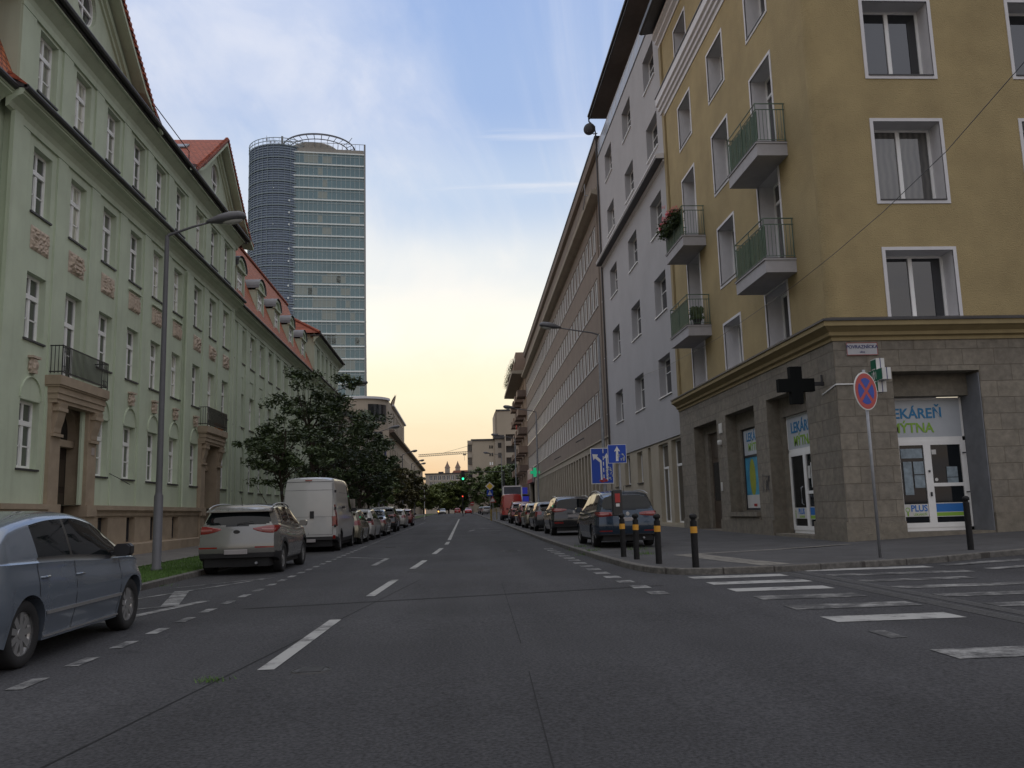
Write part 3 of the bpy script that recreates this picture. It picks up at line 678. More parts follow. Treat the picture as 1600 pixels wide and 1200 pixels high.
# gables
def gable(c):
    hw=4.35; zp=19.35; zb=15.95
    mb=MB(TL)
    pts=[(-hw+.2,zb),(0,zp-.18),(hw-.2,zb)]
    # wall with oval hole: ring of quads between outline and oval
    n=40; ov=[(c+.68*math.cos(2*math.pi*i/n),17.43+.70*math.sin(2*math.pi*i/n)) for i in range(n)]
    def edgept(a):
        dx,dz=math.cos(a),math.sin(a); o=(0,17.43-0); best=1e9
        segs=[((-hw+.2,zb),(hw-.2,zb)),((hw-.2,zb),(0,zp-.18)),((0,zp-.18),(-hw+.2,zb))]
        for (p,q) in segs:
            ex,ez=q[0]-p[0],q[1]-p[1]; det=dx*ez-dz*ex
            if abs(det)<1e-9: continue
            t=((p[0])*ez-(p[1]-17.43)*ex)/det; u=((p[0])*dz-(p[1]-17.43)*dx)/det
            if t>0 and -1e-6<=u<=1+1e-6: best=min(best,t)
        return (c+best*dx,17.43+best*dz)
    angs=sorted([2*math.pi*i/n for i in range(n)]+[math.atan2(p[1]-17.43,p[0])%(2*math.pi) for p in pts])
    for a,b in zip(angs,angs[1:]+[angs[0]+2*math.pi]):
        A,B=edgept(a),edgept(b); C=(c+.68*math.cos(b),17.43+.70*math.sin(b)); Dd=(c+.68*math.cos(a),17.43+.70*math.sin(a))
        mb.add([(A[0],0,A[1]),(B[0],0,B[1]),(C[0],0,C[1]),(Dd[0],0,Dd[1]),(C[0],.3,C[1]),(Dd[0],.3,Dd[1])],[(0,1,2,3),(3,2,4,5)])
    # inner verge board (stepped band)
    for sgn in (-1,1):
        for (o1,o2,yy) in ((.32,.5,-.07),(.06,.32,-.16)):
            def pt(o,t): return (c+sgn*(hw-.2)*(1-t),zb+(zp-.18-zb)*t-o)
            a,b=pt(o1,0),pt(o1,1); d,e=pt(o2,1),pt(o2,0)
            mb.prism([a,b,d,e],yy,.0,'y')
    mb.build('gable_wall',green,GB)
    g=MB(TL); g.prism([(c+.72*math.cos(2*math.pi*i/24),17.43+.74*math.sin(2*math.pi*i/24)) for i in range(24)],.18,.24,'y'); 
    o=g.build('oval_window',glassD,GB)
    fr=MB(TL); fr.box(c-.66,c+.66,.12,.18,17.30,17.38); fr.box(c-.035,c+.035,.13,.18,16.76,18.1); fr.lathe([(.70,-.03),(.70,.04),(.63,.04),(.63,-.03)],30,T=Matrix.Translation((c,.15,17.43))@Matrix.Rotation(R(90),4,'X'))
    fr.build('frame',whitef,o)
    # roof slopes, flared at the eave, ridge running back
    depth_=7.5
    for sgn in (-1,1):
        r=MB(TL); prof=[(0,zp+.08),(2.0,zp+.08-1.52),(3.7,zp-2.72),(hw+.25,zp-3.10),(hw+1.15,15.92)]
        for (a,za),(b,zb_) in zip(prof,prof[1:]):
            A=c+sgn*a;B=c+sgn*b
            r.add([(A,-.55,za),(B,-.55,zb_),(B,depth_,zb_),(A,depth_,za),(A,-.55,za-.12),(B,-.55,zb_-.12),(B,depth_,zb_-.12),(A,depth_,za-.12)],[(0,1,2,3),(4,5,6,7),(0,1,5,4)])
        so_=MB(TL)
        for (a,za),(b,zb_) in zip(prof,prof[1:]):
            A=c+sgn*a;B=c+sgn*b; so_.add([(A,-.54,za-.125),(B,-.54,zb_-.125),(B,.02,zb_-.125),(A,.02,za-.125),(A,-.54,za-.28),(B,-.54,zb_-.28),(A,-.46,za-.28),(B,-.46,zb_-.28),(B,.02,zb_-.20),(A,.02,za-.20)],[(0,1,2,3),(0,1,5,4),(4,5,7,6),(6,7,8,9)])
        so_.build('verge_soffit',green,GB)
        for k in range(30):      # verge tiles
            t=k/30; L_=hw+.4; a=t*L_; za=zp+.1-(.76*a if a<2 else 1.52+.72*(a-2)); A=c+sgn*a
            r.box(A-.02,A+.17,-.59,-.47,za-.10,za+.02) if sgn>0 else r.box(A-.17,A+.02,-.59,-.47,za-.10,za+.02)
        r.build('gable_roof',redtileY,GB)
    s=MB(TL); s.prism([(-.5,15.62),(-.1,15.62),(-.1,15.9),(-.5,15.9)],c-hw-1.1,c+hw+1.1,'x'); 
gable(25.45); gable(39.7)
rf=MB(TL)
rf.add([(21.3,-.5,15.95),(43.9,-.5,15.95),(43.9,7,20.6),(21.3,7,20.6),(43.9,13,16),(21.3,13,16)],[(0,1,2,3),(3,2,4,5),(0,3,5),(1,2,4)])
rf.build('roof',redtile,GB)
sk=MB(TL); 
T_=TL@Matrix.Translation((38.55,1.4,18.57))@Matrix.Rotation(-math.atan(.76),4,'Y')
sk=MB(T_); sk.box(-.30,.30,-.45,.45,-.06,.06); o=sk.build('skylight',greym,GB); s2=MB(T_); s2.box(-.24,.24,-.38,.38,.061,.07); s2.build('pane',glassD,o)
mb=MB(TL); mb.tube([(30.2,-.35,16.05),(30.2,-.35,16.6),(34.6,-.35,16.6),(34.6,-.35,16.05)],.02,6); mb.build('snow_guard_rail',darkm,GB)
# mansards with dormers
def mansard(x0,x1,hipr=0):
    m=MB(TL); m.add([(x0,REC-.35,12.55),(x1,REC-.35,12.55),(x1-hipr,REC+1.95,18.3),(x0,REC+1.95,18.3),(x1-hipr,6,20.6),(x0,6,20.6),(x0,13,12.5),(x1,13,12.5)],[(0,1,2,3),(3,2,4,5),(5,4,7,6)]); m.build('mansard_roof',orangetile,GB)
mansard(43.4,68); mansard(2,21.65)
mb=MB(TL); mb.tube([(43.4,REC+1.93,18.33),(68,REC+1.93,18.33)],.12,8); mb.cut(); mb.tube([(2,REC+1.93,18.33),(21.6,REC+1.93,18.33)],.12,8); mb.build('ridge_tiles',redtile,GB)
def dormer(c):
    w_=.88; z0=13.0; z1=14.62; y=REC+.02; b=2.0
    m=MB(TL); wallgrid(m,c-w_,c+w_,z0,z1,[(c-.6,c+.6,z0+.22,z1-.1,.1)],y=y)
    m.quad((c-w_,y,z0),(c-w_,y+b,z0),(c-w_,y+b,z1),(c-w_,y,z1)); m.quad((c+w_,y,z0),(c+w_,y+b,z0),(c+w_,y+b,z1),(c+w_,y,z1))
    m.box(c-w_-.08,c+w_+.08,y-.14,y+.02,z1,z1+.09); m.box(c-w_,c-w_+.2,y-.05,y+.01,z0,z1); m.box(c+w_-.2,c+w_,y-.05,y+.01,z0,z1)
    n=12; A=[(c-w_*math.cos(math.pi*i/n),z1+.09+.62*math.sin(math.pi*i/n)) for i in range(n+1)]
    m.add([(p[0],y,p[1]) for p in A],[tuple(range(n+1))])
    B=[(c-(w_-.16)*math.cos(math.pi*i/n),z1+.12+.46*math.sin(math.pi*i/n)) for i in range(n+1)]
    for i in range(n): m.add([(A[i][0],y-.1,A[i][1]),(A[i+1][0],y-.1,A[i+1][1]),(B[i+1][0],y-.1,B[i+1][1]),(B[i][0],y-.1,B[i][1]),(B[i][0],y,B[i][1]),(B[i+1][0],y,B[i+1][1])],[(0,1,2,3),(3,2,5,4)])
    d=m.build('dormer',green,GB)
    r=MB(TL); ow=w_+.12; A=[(c-ow*math.cos(math.pi*i/n),z1+.09+.72*math.sin(math.pi*i/n)) for i in range(n+1)]
    for i in range(n): r.add([(A[i][0],y-.18,A[i][1]),(A[i+1][0],y-.18,A[i+1][1]),(A[i+1][0],y+b,A[i+1][1]),(A[i][0],y+b,A[i][1])],[(0,1,2,3)])
    r.build('dormer_roof',greym,d)
    window(d,TL,c-.6,c+.6,z0+.22,z1-.1,.1,'cross',name='dormer_window',y=y)
for c in (45.6,50.3,54.9,59.6,64.4,5.5,10.1,14.8,19.3): dormer(c)
# far wing hipped roof
r=MB(TL); r.add([(67.5,-.5,15.9),(82,-.5,15.9),(78,5.5,19.6),(71.5,5.5,19.6),(67.5,13,15.9),(82,13,15.9)],[(0,1,2,3),(0,3,4),(1,2,5),(3,2,5,4)]); r.build('hip_roof',redtile,GB)
r=MB(TL); r.tube([(67.5,-.5,15.95),(71.5,5.5,19.65)],.11,8); r.tube([(71.5,5.5,19.65),(78,5.5,19.65)],.11,8); r.build('ridge_tiles',redtile,GB)
# portals
def portal(s,plants):
    m=MB(TL)
    for a,b in ((s,s+.62),(s+2.42,s+3.04)):
        m.box(a,b,-.16,.02,1.94,3.85); m.box(a,b,-.16,.02,4.55,4.75); m.box(a-.04,b+.04,-.24,.02,1.60,1.94); m.box(a,b,-.18,.02,-.3,1.6)
        m.box(a+.0,b-.0,-.158,.02,3.85,4.55)
        m.prism([(.0,3.78),(-.12,3.80),(-.19,3.92),(-.2,4.05),(-.26,4.25),(-.3,4.45),(-.36,4.72),(0,4.72)],a+.12,b-.06,'x')     # corbel
        m.box(a+.04,b-.0,-.24,0,3.80,3.88); m.box(a+.06,b,-.34,0,4.5,4.6)
    # side reveals, arch head inside the doorway
    m.quad((s+.6,-.1,-.3),(s+.6,.55,-.3),(s+.6,.55,5),(s+.6,-.1,5)); m.quad((s+2.4,-.1,-.3),(s+2.4,.55,-.3),(s+2.4,.55,5),(s+2.4,-.1,5))
    n=14; cx_=s+1.5; r=.9
    for i in range(n):
        a0,a1=math.pi*i/n,math.pi*(i+1)/n
        p=(cx_+r*math.cos(a0),4.1+.75*math.sin(a0)); q=(cx_+r*math.cos(a1),4.1+.75*math.sin(a1))
        m.add([(p[0],.2,p[1]),(q[0],.2,q[1]),(q[0],.2,5.05),(p[0],.2,5.05),(p[0],.5,p[1]),(q[0],.5,q[1])],[(0,1,2,3),(0,1,5,4)])
    m.box(s+.6,s+2.4,.22,.5,3.64,3.84)
    # stacked mouldings under the balcony
    for z0,z1,y0,e in ((4.72,4.82,.30,.02),(4.82,4.98,.34,.04),(4.98,5.04,.37,.07),(5.04,5.16,.36,.05),(5.16,5.21,.40,.1),(5.21,5.47,.44,.13)): m.box(s-e,s+3.04+e,-y0,.01,z0,z1)
    po=m.build('portal',beige,GB)
    d=MB(TL); d.box(s+.6,s+2.4,.45,.5,.1,3.64); 
    dd=d.build('door',mat('dark_door_wood',(.03,.022,.018),rough=.5,var=.3,scale=5),po)
    d=MB(TL)
    for k in (0,1):
        for j in range(3): d.box(s+.72+k*.86,s+1.42+k*.86,.43,.45,.5+j*1.0,1.3+j*1.0)
    d.build('door_panels',mat('dark_door_panel',(.05,.04,.03),rough=.4,var=.2),dd)
    d=MB(TL); d.box(s+.6,s+2.4,.44,.48,3.84,4.9); d.build('fanlight',glassD,po)
    # railing
    g=MB(TL); x0,x1=s-.02,s+3.06; yf=-.40; z0,z1=5.53,6.33
    for z in (z0+.05,z1-.02): g.box(x0,x1,yf-.015,yf+.015,z-.015,z+.015); g.box(x0-.012,x0+.012,yf,0,z-.015,z+.015); g.box(x1-.012,x1+.012,yf,0,z-.015,z+.015)
    for i in range(29):
        x=x0+.45+(x1-x0-.9)*i/28; g.box(x-.008,x+.008,yf-.008,yf+.008,z0,z1)
    for x in (x0,x0+.42,x1-.42,x1): g.box(x-.013,x+.013,yf-.013,yf+.013,5.47,z1)
    for k in range(3): g.box(x0-.008,x0+.008,-.1-.1*k,-.085-.1*k,z0,z1)
    for xa in (x0,x1-.42):     # square meander ornaments
        for zb in (z0+.05,z1-.22):
            g.box(xa+.05,xa+.37,yf-.01,yf+.01,zb+.15,zb+.165); g.box(xa+.1,xa+.32,yf-.01,yf+.01,zb+.04,zb+.055)
            for u in (.1,.2,.31): g.box(xa+u,xa+u+.014,yf-.01,yf+.01,zb,zb+.18)
        for u in (.12,.21,.3): g.box(xa+u,xa+u+.012,yf-.01,yf+.01,z0,z1)
    g.build('balcony_railing',blackp,po)
    return po
P1=portal(24.14,0); P2=portal(38.04,1)
mb=MB(TL)
rg=random.Random(8)
for i in range(260):
    x=39.8+rg.random()*1.2; y=-.36+rg.random()*.2; z=5.5+rg.random()*.28; a=rg.random()*6; mb.add([(x,y,z),(x+.05*math.cos(a),y+.03,z+.02),(x+.03,y,z+.06)],[(0,1,2)])
fo=tag(mb.build('balcony_flowers',floworange,None),'orange balcony flowers behind the railing over the farther stone portal of the green building','flowers')
# house number plates (thing resting on portal pier) & flag holder
mb=MB(TL); mb.box(26.82,27.02,-.175,-.161,3.45,3.68); o=mb.build('number_plate',mat('enamel_plate',(.42,.36,.33),rough=.4,var=.1),GB)
mb=MB(TL); mb.tube([(28.6,-.02,2.98),(28.65,-.25,2.85),(28.95,-.55,2.62)],.012,6); mb.build('flag_holder',darkm,GB)
mb=MB(TL); mb.tube([(35.60,-.13,1.95),(35.60,-.13,11.7)],.05,8); mb.cut(); mb.tube([(43.35,-.05,1.95),(43.35,-.05,12.0)],.05,8); mb.cut(); mb.tube([(43.6,REC-.1,2),(43.6,REC-.1,12.2)],.05,8); mb.build('downpipe',green,GB)
# ================================================================== YELLOW CORNER BUILDING
TA=Matrix(((0,1,0,10.8),(-1,0,0,0),(0,0,1,0),(0,0,0,1)))      # street side: local x = -Y, y into the wall = +X
TB=Matrix.Translation((10.8,23.6,0))                           # side street: local x = X-10.8
YB=thing('yellow_corner_building','tall yellow rendered apartment block with a rough stone pharmacy ground floor on the right corner','building',10.8,23.6,z=.2)
Y0,Y1=23.6,41.0
cA=[(26.6,28.55),(31.3,33.3),(36.1,38.1)]
def A_(a,b): return (-b,-a)
WD=.62
upA=[]   # (x0,x1,z0,z1,style,row)
for i,(a,b) in enumerate(cA):
    x0,x1=A_(a,b)
    bal=i in (0,2)
    upA.append((x0,x1,6.62,8.57,'two'))
    upA.append((x0,x1,9.12 if bal else 10.2,12.56,'transomdoor' if bal else 'two'))
    upA.append((x0,x1,13.05 if bal else 14.12,16.56,'transomdoor' if bal else 'two'))
    upA.append((x0,x1,18.16,20.2,'two')); upA.append((x0,x1,22.3,24.18,'two'))
sB=[1.8,6.45,11.1]
upB=[(s,s+2.06,a,b,'two') for s in sB for (a,b) in ((6.66,8.67),(10.2,12.68),(14.15,16.6),(18.2,20.6),(22.3,24.3))]
mb=MB(TA); wallgrid(mb,-Y1,-Y0-.35,6.55,25.2,upA_ if False else [u[:4]+(WD,) for u in upA],mr=1); wa=mb.build('wall',[yellow,whitetrim],YB)
mb=MB(TB); wallgrid(mb,.35,16,6.55,25.2,[u[:4]+(WD,) for u in upB],mr=1); mb.quad((16,0,6.5),(16,14,6.5),(16,14,25.2),(16,0,25.2)); wb=mb.build('wall',[yellow,whitetrim],YB)
# softly rounded corner
mb=MB(TB); n=6
P=[(.35-.35*math.cos(R(90*i/n))*1.0,.35-.35*math.sin(R(90*i/n))) for i in range(n+1)]
P=[(.35-.35*math.cos(R(90*i/n)),.35-.35*math.sin(R(90*i/n))) for i in range(n+1)]
for p,q in zip(P,P[1:]): mb.quad((p[0],p[1],6.55),(q[0],q[1],6.55),(q[0],q[1],25.2),(p[0],p[1],25.2))
mb.build('rounded_corner',yellow,YB,smooth=True)
def surround(mb,x0,x1,z0,z1,w_=.10,bottom=True):
    mb.box(x0-w_,x0,-.025,.03,z0-(w_ if bottom else 0),z1+w_); mb.box(x1,x1+w_,-.025,.03,z0-(w_ if bottom else 0),z1+w_); mb.box(x0,x1,-.025,.03,z1,z1+w_)
    if bottom: mb.box(x0,x1,-.025,.03,z0-w_,z0)
for T,lst in ((TA,upA),(TB,upB)):
    for (x0,x1,z0,z1,st) in lst:
        o=window(YB,T,x0,x1,z0,z1,WD,st,frame=whitef)
        m=MB(T); surround(m,x0,x1,z0,z1,.10,z0>9.5 and not (abs(z0-9.12)<.1 or abs(z0-13.05)<.1)); m.build('window_surround',whitetrim,o)
        if z0>9.5 and abs(z0-13.05)>.1:
            m=MB(T); m.box(x0+.02,x1-.02,-.05,WD-.06,z0-.0,z0+.035); m.build('sill',gutter,o)
# cornices
def Lring(name,prof,m,ends=.0):
    """profile (out,z) swept round the corner"""
    b=MB(); pts=[]
    for (o,z) in prof: pts.append([(10.8-o,Y1+.0,z),(10.8-o,Y0-o,z),(26.8,Y0-o,z)])
    k=len(prof); vs=[p for r in pts for p in r]
    fs=[(3*i+j,3*((i+1)%k)+j,3*((i+1)%k)+j+1,3*i+j+1) for i in range(k) for j in (0,1)]
    fs.append(tuple(3*i for i in range(k))); fs.append(tuple(3*i+2 for i in range(k))[::-1])
    b.add(vs,fs); return b.build(name,m,YB)
Lring('ground_floor_cornice',[(-.1,5.98),(.06,5.98),(.06,6.08),(.16,6.12),(.16,6.22),(.30,6.32),(.38,6.36),(.38,6.50),(-.1,6.52)],yellowtrim)
Lring('cornice_flashing',[(-.05,6.52),(.42,6.50),(.42,6.56),(-.05,6.70)],gutter)
Lring('upper_cornice',[(-.1,21.1),(.04,21.1),(.04,21.3),(.14,21.34),(.14,21.5),(.24,21.55),(.24,21.72),(.34,21.78),(.34,22.16),(-.1,22.2)],whitetrim)
Lring('cornice_flashing',[(-.05,22.2),(.38,22.17),(.38,22.22),(-.05,22.36)],gutter)
Lring('top_cornice',[(-.1,25.0),(.05,25.0),(.05,25.15),(.2,25.25),(.2,25.4),(.35,25.5),(.35,25.7),(-.1,25.75)],whitetrim)
Lring('roof_soffit',[(-.1,25.9),(.9,25.75),(1.0,25.8),(1.0,26.05),(-.1,26.2)],gutter)
b=MB(); b.add([(9.8,Y1,26.0),(9.8,Y0-1,26.0),(26.8,Y0-1,26.0),(26.8,30,29),(15,30,29),(15,Y1,29)],[(0,1,4,5),(1,2,3,4)]); b.add([(15,30,29),(26.8,30,29),(26.8,Y1,29),(15,Y1,29)],[(0,1,2,3)]); b.build('roof',redtile,YB)
# drain line near the neighbour
b=MB(TA); b.tube([(-40.45,-.03,6.7),(-40.45,-.03,25)],.025,6); b.box(-41.0,-40.6,-.05,.0,6.6,25.0); b.build('corner_strip',yellowtrim,YB)
# ---- stone ground floor
z0g=-.2
nich=[A_(25.75,29.2)+(.3,5.0),A_(30.5,33.9)+(1.14,5.0),A_(35.1,38.6)+(.3,4.97)]
ND=.45
b=MB(TA); wallgrid(b,-Y1,-Y0,z0g,6.0,[n_+(ND,) for n_ in nich],y=-.02,mr=1); gw=b.build('stone_wall',[stone,stoneplain],YB)
b=MB(TB); wallgrid(b,-.02,16,z0g,6.0,[(1.65,4.25,.35,5.07,.6),(7.2,9.8,1.3,5.07,.45)],y=-.02,mr=1); gw2=b.build('stone_wall',[stone,stoneplain],YB)
b=MB(TA)
for (x0,x1,z0,z1),(ix0,ix1,iz0,iz1) in zip(nich,[A_(26.0,28.95)+(.42,4.36),A_(30.75,33.5)+(1.2,4.36),A_(35.5,38.0)+(.42,4.6)]):
    b.T=TA; wallgrid(b,x0,x1,z0-.4,z1,[(ix0,ix1,iz0,iz1,.15)],y=ND-.02)
b.box(nich[1][0],nich[1][1],-.16,ND,.98,1.14); b.box(nich[0][0],nich[0][1],-.02,ND,.28,.42); b.box(nich[2][0],nich[2][1],-.02,ND,.2,.40)
b.build('stone_niches',stoneplain,YB)
b=MB(TB); wallgrid(b,1.65,4.25,.0,5.07,[(1.9,4.25,.5,4.42,.4)],y=.58); b.box(1.65,4.25,-.02,.58,.33,.5); b.box(1.65,4.25,-.02,.58,.2,.35); b.build('stone_niches',stoneplain,YB); b=MB(TB); b.box(4.215,4.243,.0,1.1,.5,5.0); b.build('grey_reveal',greyreveal,YB)
b=MB(TB); wallgrid(b,7.2,9.8,1.2,5.07,[(7.4,9.6,1.3,4.6,.2)],y=.43); b.build('stone_niches',stoneplain,YB)
window(YB,TB,7.4,9.6,1.3,4.6,.6,'shop',pane=glassD,name='shop_window')
# plinth dirt course
b=MB(TA); b.box(-Y1,-Y0-0,-.09,-.02,z0g,.62); 
b=MB(TA)
for a,c in ((-Y1,-38.6),(-35.1,-33.9),(-33.9,-30.5),(-30.5,-29.2),(-25.75,-Y0+.06)): b.box(a,c,-.08,-.02,z0g,.85 if a!=-33.9 else .95); (b.cut() if a in (-38.6,-30.5) or c in (-38.6,-29.2) else None)
b.build('plinth',stoneplain,YB)
b=MB(TB); b.box(-.08,1.65,-.081,-.02,z0g,.82); b.cut(); b.box(4.25,16,-.081,-.02,z0g,1.0); b.build('plinth',stoneplain,YB)
# ---- pharmacy doors and signs
docglass=mat('door_glass',(.012,.015,.018),rough=.03,var=.1,ior=1.45)
def shopfront(T,x0,x1,z0,z1,zs,y,txt,split,left_sign_x):
    """door leaves below, sign panel above (zs = bottom of sign panel)"""
    root=MB(T); t=.09
    root.box(x0,x1,y,y+.07,zs-.12,zs); root.box(x0,x1,y,y+.07,z1-.05,z1); root.box(x0,x0+.07,y,y+.07,z0,z1-.05); root.box(x1-.07,x1,y,y+.07,z0,z1-.05)
    root.box(x0,x1,y,y+.07,z0,z0+.1)
    f=root.build('shop_door_frame',whitef,YB)
    ptop=zs-.12
    for k,(a,b_) in enumerate(((x0+.07,split),(split,x1-.07))):
        lf=MB(T); w_=.11
        lf.box(a,a+w_,y-.02,y+.05,z0+.1,ptop); lf.box(b_-w_,b_,y-.02,y+.05,z0+.1,ptop); lf.box(a+w_,b_-w_,y-.02,y+.05,z0+.1,z0+.24); lf.box(a+w_,b_-w_,y-.02,y+.05,ptop-.12,ptop)
        if k==1: lf.box(a+w_,b_-w_,y-.02,y+.05,z0+1.28,z0+1.38)
        d=lf.build('door_leaf',whitef,f)
        g=MB(T); g.quad((a+w_,y+.02,z0+.24),(b_-w_,y+.02,z0+.24),(b_-w_,y+.02,ptop-.12),(a+w_,y+.02,ptop-.12)); g.build('glass',docglass,d)
    sp=MB(T); sp.box(x0+.07,x1-.07,y+.0,y+.03,zs,z1-.05); s=sp.build('pharmacy_sign',mat('sign_panel',(.50,.53,.56),rough=.5,var=.04),f)
    return f,s
pf,ps=shopfront(TB,1.98,4.20,.5,4.4,3.24,.95,'x',3.0,0)
Wt=lambda T,x,y,z: T@Matrix.Translation((x,y,z))
text('LEKÁREŇ',.42,lekblue,'sign_lettering',ps,Wt(TB,2.72,.94,3.93),xs=.98,bold=.008)
text('MÝTNA',.40,lekgreen,'sign_lettering',ps,Wt(TB,2.62,.94,3.50),xs=.95,bold=.008)
def decals(T,f,xl,xr,y,z,a0,b0,a1,b1):
    """PLUS sticker on the left leaf and blue/green stripes on the right leaf"""
    d=MB(T); d.box(a0,b0,y,y+.006,z,z+.36); p=d.build('plus_sticker',signwhite,f)
    text('PLUS',.26,stripeblue,'sticker_lettering',p,Wt(T,(a0+b0)/2+.08,y-.003,z+.23),xs=.9,bold=.006); text('LEKÁREŇ',.10,lekgreen,'sticker_lettering',p,Wt(T,(a0+b0)/2+.1,y-.003,z+.06),xs=1)
    e=MB(T); e.lathe([(.05,0),(.07,0)],12,T=Matrix.Translation((a0+.09,y-.004,z+.2))@Matrix.Rotation(R(90),4,'X')); e.box(a0+.07,a0+.11,y-.006,y-.002,z+.02,z+.14); e.build('sticker_emblem',lekgreen,p)
    d=MB(T); d.box(a1,b1,y,y+.006,z+.12,z+.36); q=d.build('stripe',stripeblue,f)
    d=MB(T); d.box(a1,b1,y,y+.006,z+.0,z+.105); d.build('stripe',lekgreen,q)
    d=MB(T); d.box(a1,b1,y+.001,y+.005,z+.104,z+.121); d.box(a1,b1,y+.001,y+.005,z+.36,z+.385); d.box(a1,b1,y+.001,y+.005,z-.02,z); d.build('stripe_edge',signwhite,q)
decals(TB,pf,0,0,.945,.92,2.16,2.88,3.11,3.93)
b=MB(TB)
for (a,c,z,zz) in ((2.2,2.85,2.62,2.9),(2.24,2.5,1.55,2.52),(2.55,2.86,2.15,2.52),(2.55,2.86,1.75,2.12),(3.55,3.88,2.05,2.35),(3.55,3.88,1.85,2.03)): b.box(a,c,.95,.956,z,zz); b.cut()
b.build('posters',mat('paper_posters',(.26,.32,.36),rough=.7,var=.3,scale=7),pf)
b=MB(TB); b.box(3.14,3.28,.948,.953,2.72,2.86); b.disc((3.22,.955,1.98),.05); b.build('paper_notice',signwhite,pf)
b=MB(TB); b.box(2.98,3.02,.88,.95,1.5,1.62); b.box(2.98,3.02,.88,.95,2.2,2.26); b.tube([(4.06,.9,2.75),(4.14,.86,2.75)],.02,6); b.tube([(4.06,.9,1.6),(4.14,.86,1.6)],.02,6); b.build('door_lock',darkm,pf)
# street-side pharmacy door (niche 3) local x = -Y
pf2,ps2=shopfront(TA,-28.95,-26.0,.42,4.36,3.22,ND+.10,'x',-27.6,0)
text('LEKÁREŇ',.50,lekblue,'sign_lettering',ps2,Wt(TA,-27.55,ND+.09,3.92),xs=.98,bold=.008)
text('MÝTNA',.46,lekgreen,'sign_lettering',ps2,Wt(TA,-27.62,ND+.09,3.46),xs=.95,bold=.008)
decals(TA,pf2,0,0,ND+.095,.9,-28.75,-27.75,-27.45,-26.2)
b=MB(TA); b.tube([(-27.68,ND+.0,1.35),(-27.68,ND-.06,1.4),(-27.68,ND-.06,1.9),(-27.68,ND+.0,1.95)],.018,6); b.build('door_handle',steel,pf2)
b=MB(TA)
for (a,c,z,zz) in ((-27.38,-27.2,2.2,2.6),(-27.15,-26.8,1.9,2.7)): b.box(a,c,ND+.085,ND+.09,z,zz); b.cut()
b.build('paper_notice',signwhite,pf2)
# shop window (niche 2) with sign and poster
f=MB(TA); x0,x1=A_(30.75,33.5); f.box(x0,x0+.08,ND+.05,ND+.12,1.2,4.36);f.box(x1-.08,x1,ND+.05,ND+.12,1.2,4.36);f.box(x0,x1,ND+.05,ND+.12,1.2,1.28);f.box(x0,x1,ND+.05,ND+.12,4.30,4.36);f.box(x0,x1,ND+.05,ND+.12,3.24,3.32)
sw=f.build('shop_window',darkm,YB)
f=MB(TA); f.box(x0+.08,x1-.08,ND+.08,ND+.1,3.32,4.30); s=f.build('pharmacy_sign',MATS['sign_panel'],sw)
text('LEKÁREŇ',.46,lekblue,'sign_lettering',s,Wt(TA,(x0+x1)/2-.05,ND+.078,4.0),xs=.98,bold=.008); text('MÝTNA',.42,lekgreen,'sign_lettering',s,Wt(TA,(x0+x1)/2-.1,ND+.078,3.6),bold=.008)
f=MB(TA); f.box(x0+.08,x1-.08,ND+.08,ND+.1,1.28,3.24); s=f.build('poster',mat('poster_blue',(.04,.22,.42),rough=.4,var=.25,scale=1.5,col2=(.08,.35,.5)),sw)
f=MB(TA); f.disc((x0+.85,ND+.077,2.45),.34,20,'y',rz=.72); f.disc((x0+.85,ND+.075,2.6),.10,12,'y',rz=.3); f.build('poster_shape',mat('poster_yellow',(.32,.36,.05),rough=.5,var=.2),s)
f=MB(TA); f.box(x0+.08,x1-.08,ND+.074,ND+.08,1.28,1.78); f.build('poster_strip',signwhite,s); f=MB(TA); f.box(x0+.8,x0+1.15,ND+.07,ND+.075,1.34,1.44); f.build('poster_stamp',signred,s)
# entrance door (niche 1)
f=MB(TA); x0,x1=A_(35.5,38.0); f.box(x0,x1,ND+.12,ND+.16,.42,4.6); d=f.build('entrance_door',mat('brown_door',(.09,.065,.045),rough=.5,var=.2),YB)
f=MB(TA)
for k in range(2):
    a=x0+.15+k*1.25; f.box(a,a+.95,ND+.09,ND+.12,.7,1.5); f.cut(); f.box(a,a+.95,ND+.09,ND+.12,3.5,4.4); f.cut()
f.build('door_panel',mat('brown_door_panel',(.07,.05,.035),rough=.5,var=.2),d)
f=MB(TA)
for k in range(2):
    a=x0+.2+k*1.25; f.box(a,a+.85,ND+.10,ND+.13,1.65,3.3); f.cut()
f.build('door_glass',glassD,d)
f=MB(TA); f.box(-34.75,-34.35,-.05,-.02,4.35,4.75); f.build('number_plate',signwhite,YB)
f=MB(TA); f.lathe([(0,.1),(.1,.08),(.12,0),(.1,-.1),(0,-.12)],12,T=Matrix.Translation((-34.6,-.07,3.98))); f.box(-34.9,-34.75,-.05,-.02,2.0,2.35); f.build('intercom',signwhite,YB)
f=MB(TA); f.box(-35.25,-35.1,ND-.3,ND-.28,1.75,2.2); f.build('notice',signwhite,YB)
# graffiti tag
f=MB(TA); rg=random.Random(4)
for k in range(7):
    p=[(-30.2+rg.uniform(0,.9),-.03,1.75+rg.uniform(0,.75)) for _ in range(3)]; f.tube(p,.006,4)
f.build('graffiti',mat('spray_paint',(.05,.055,.075),rough=.6,var=.1),YB)
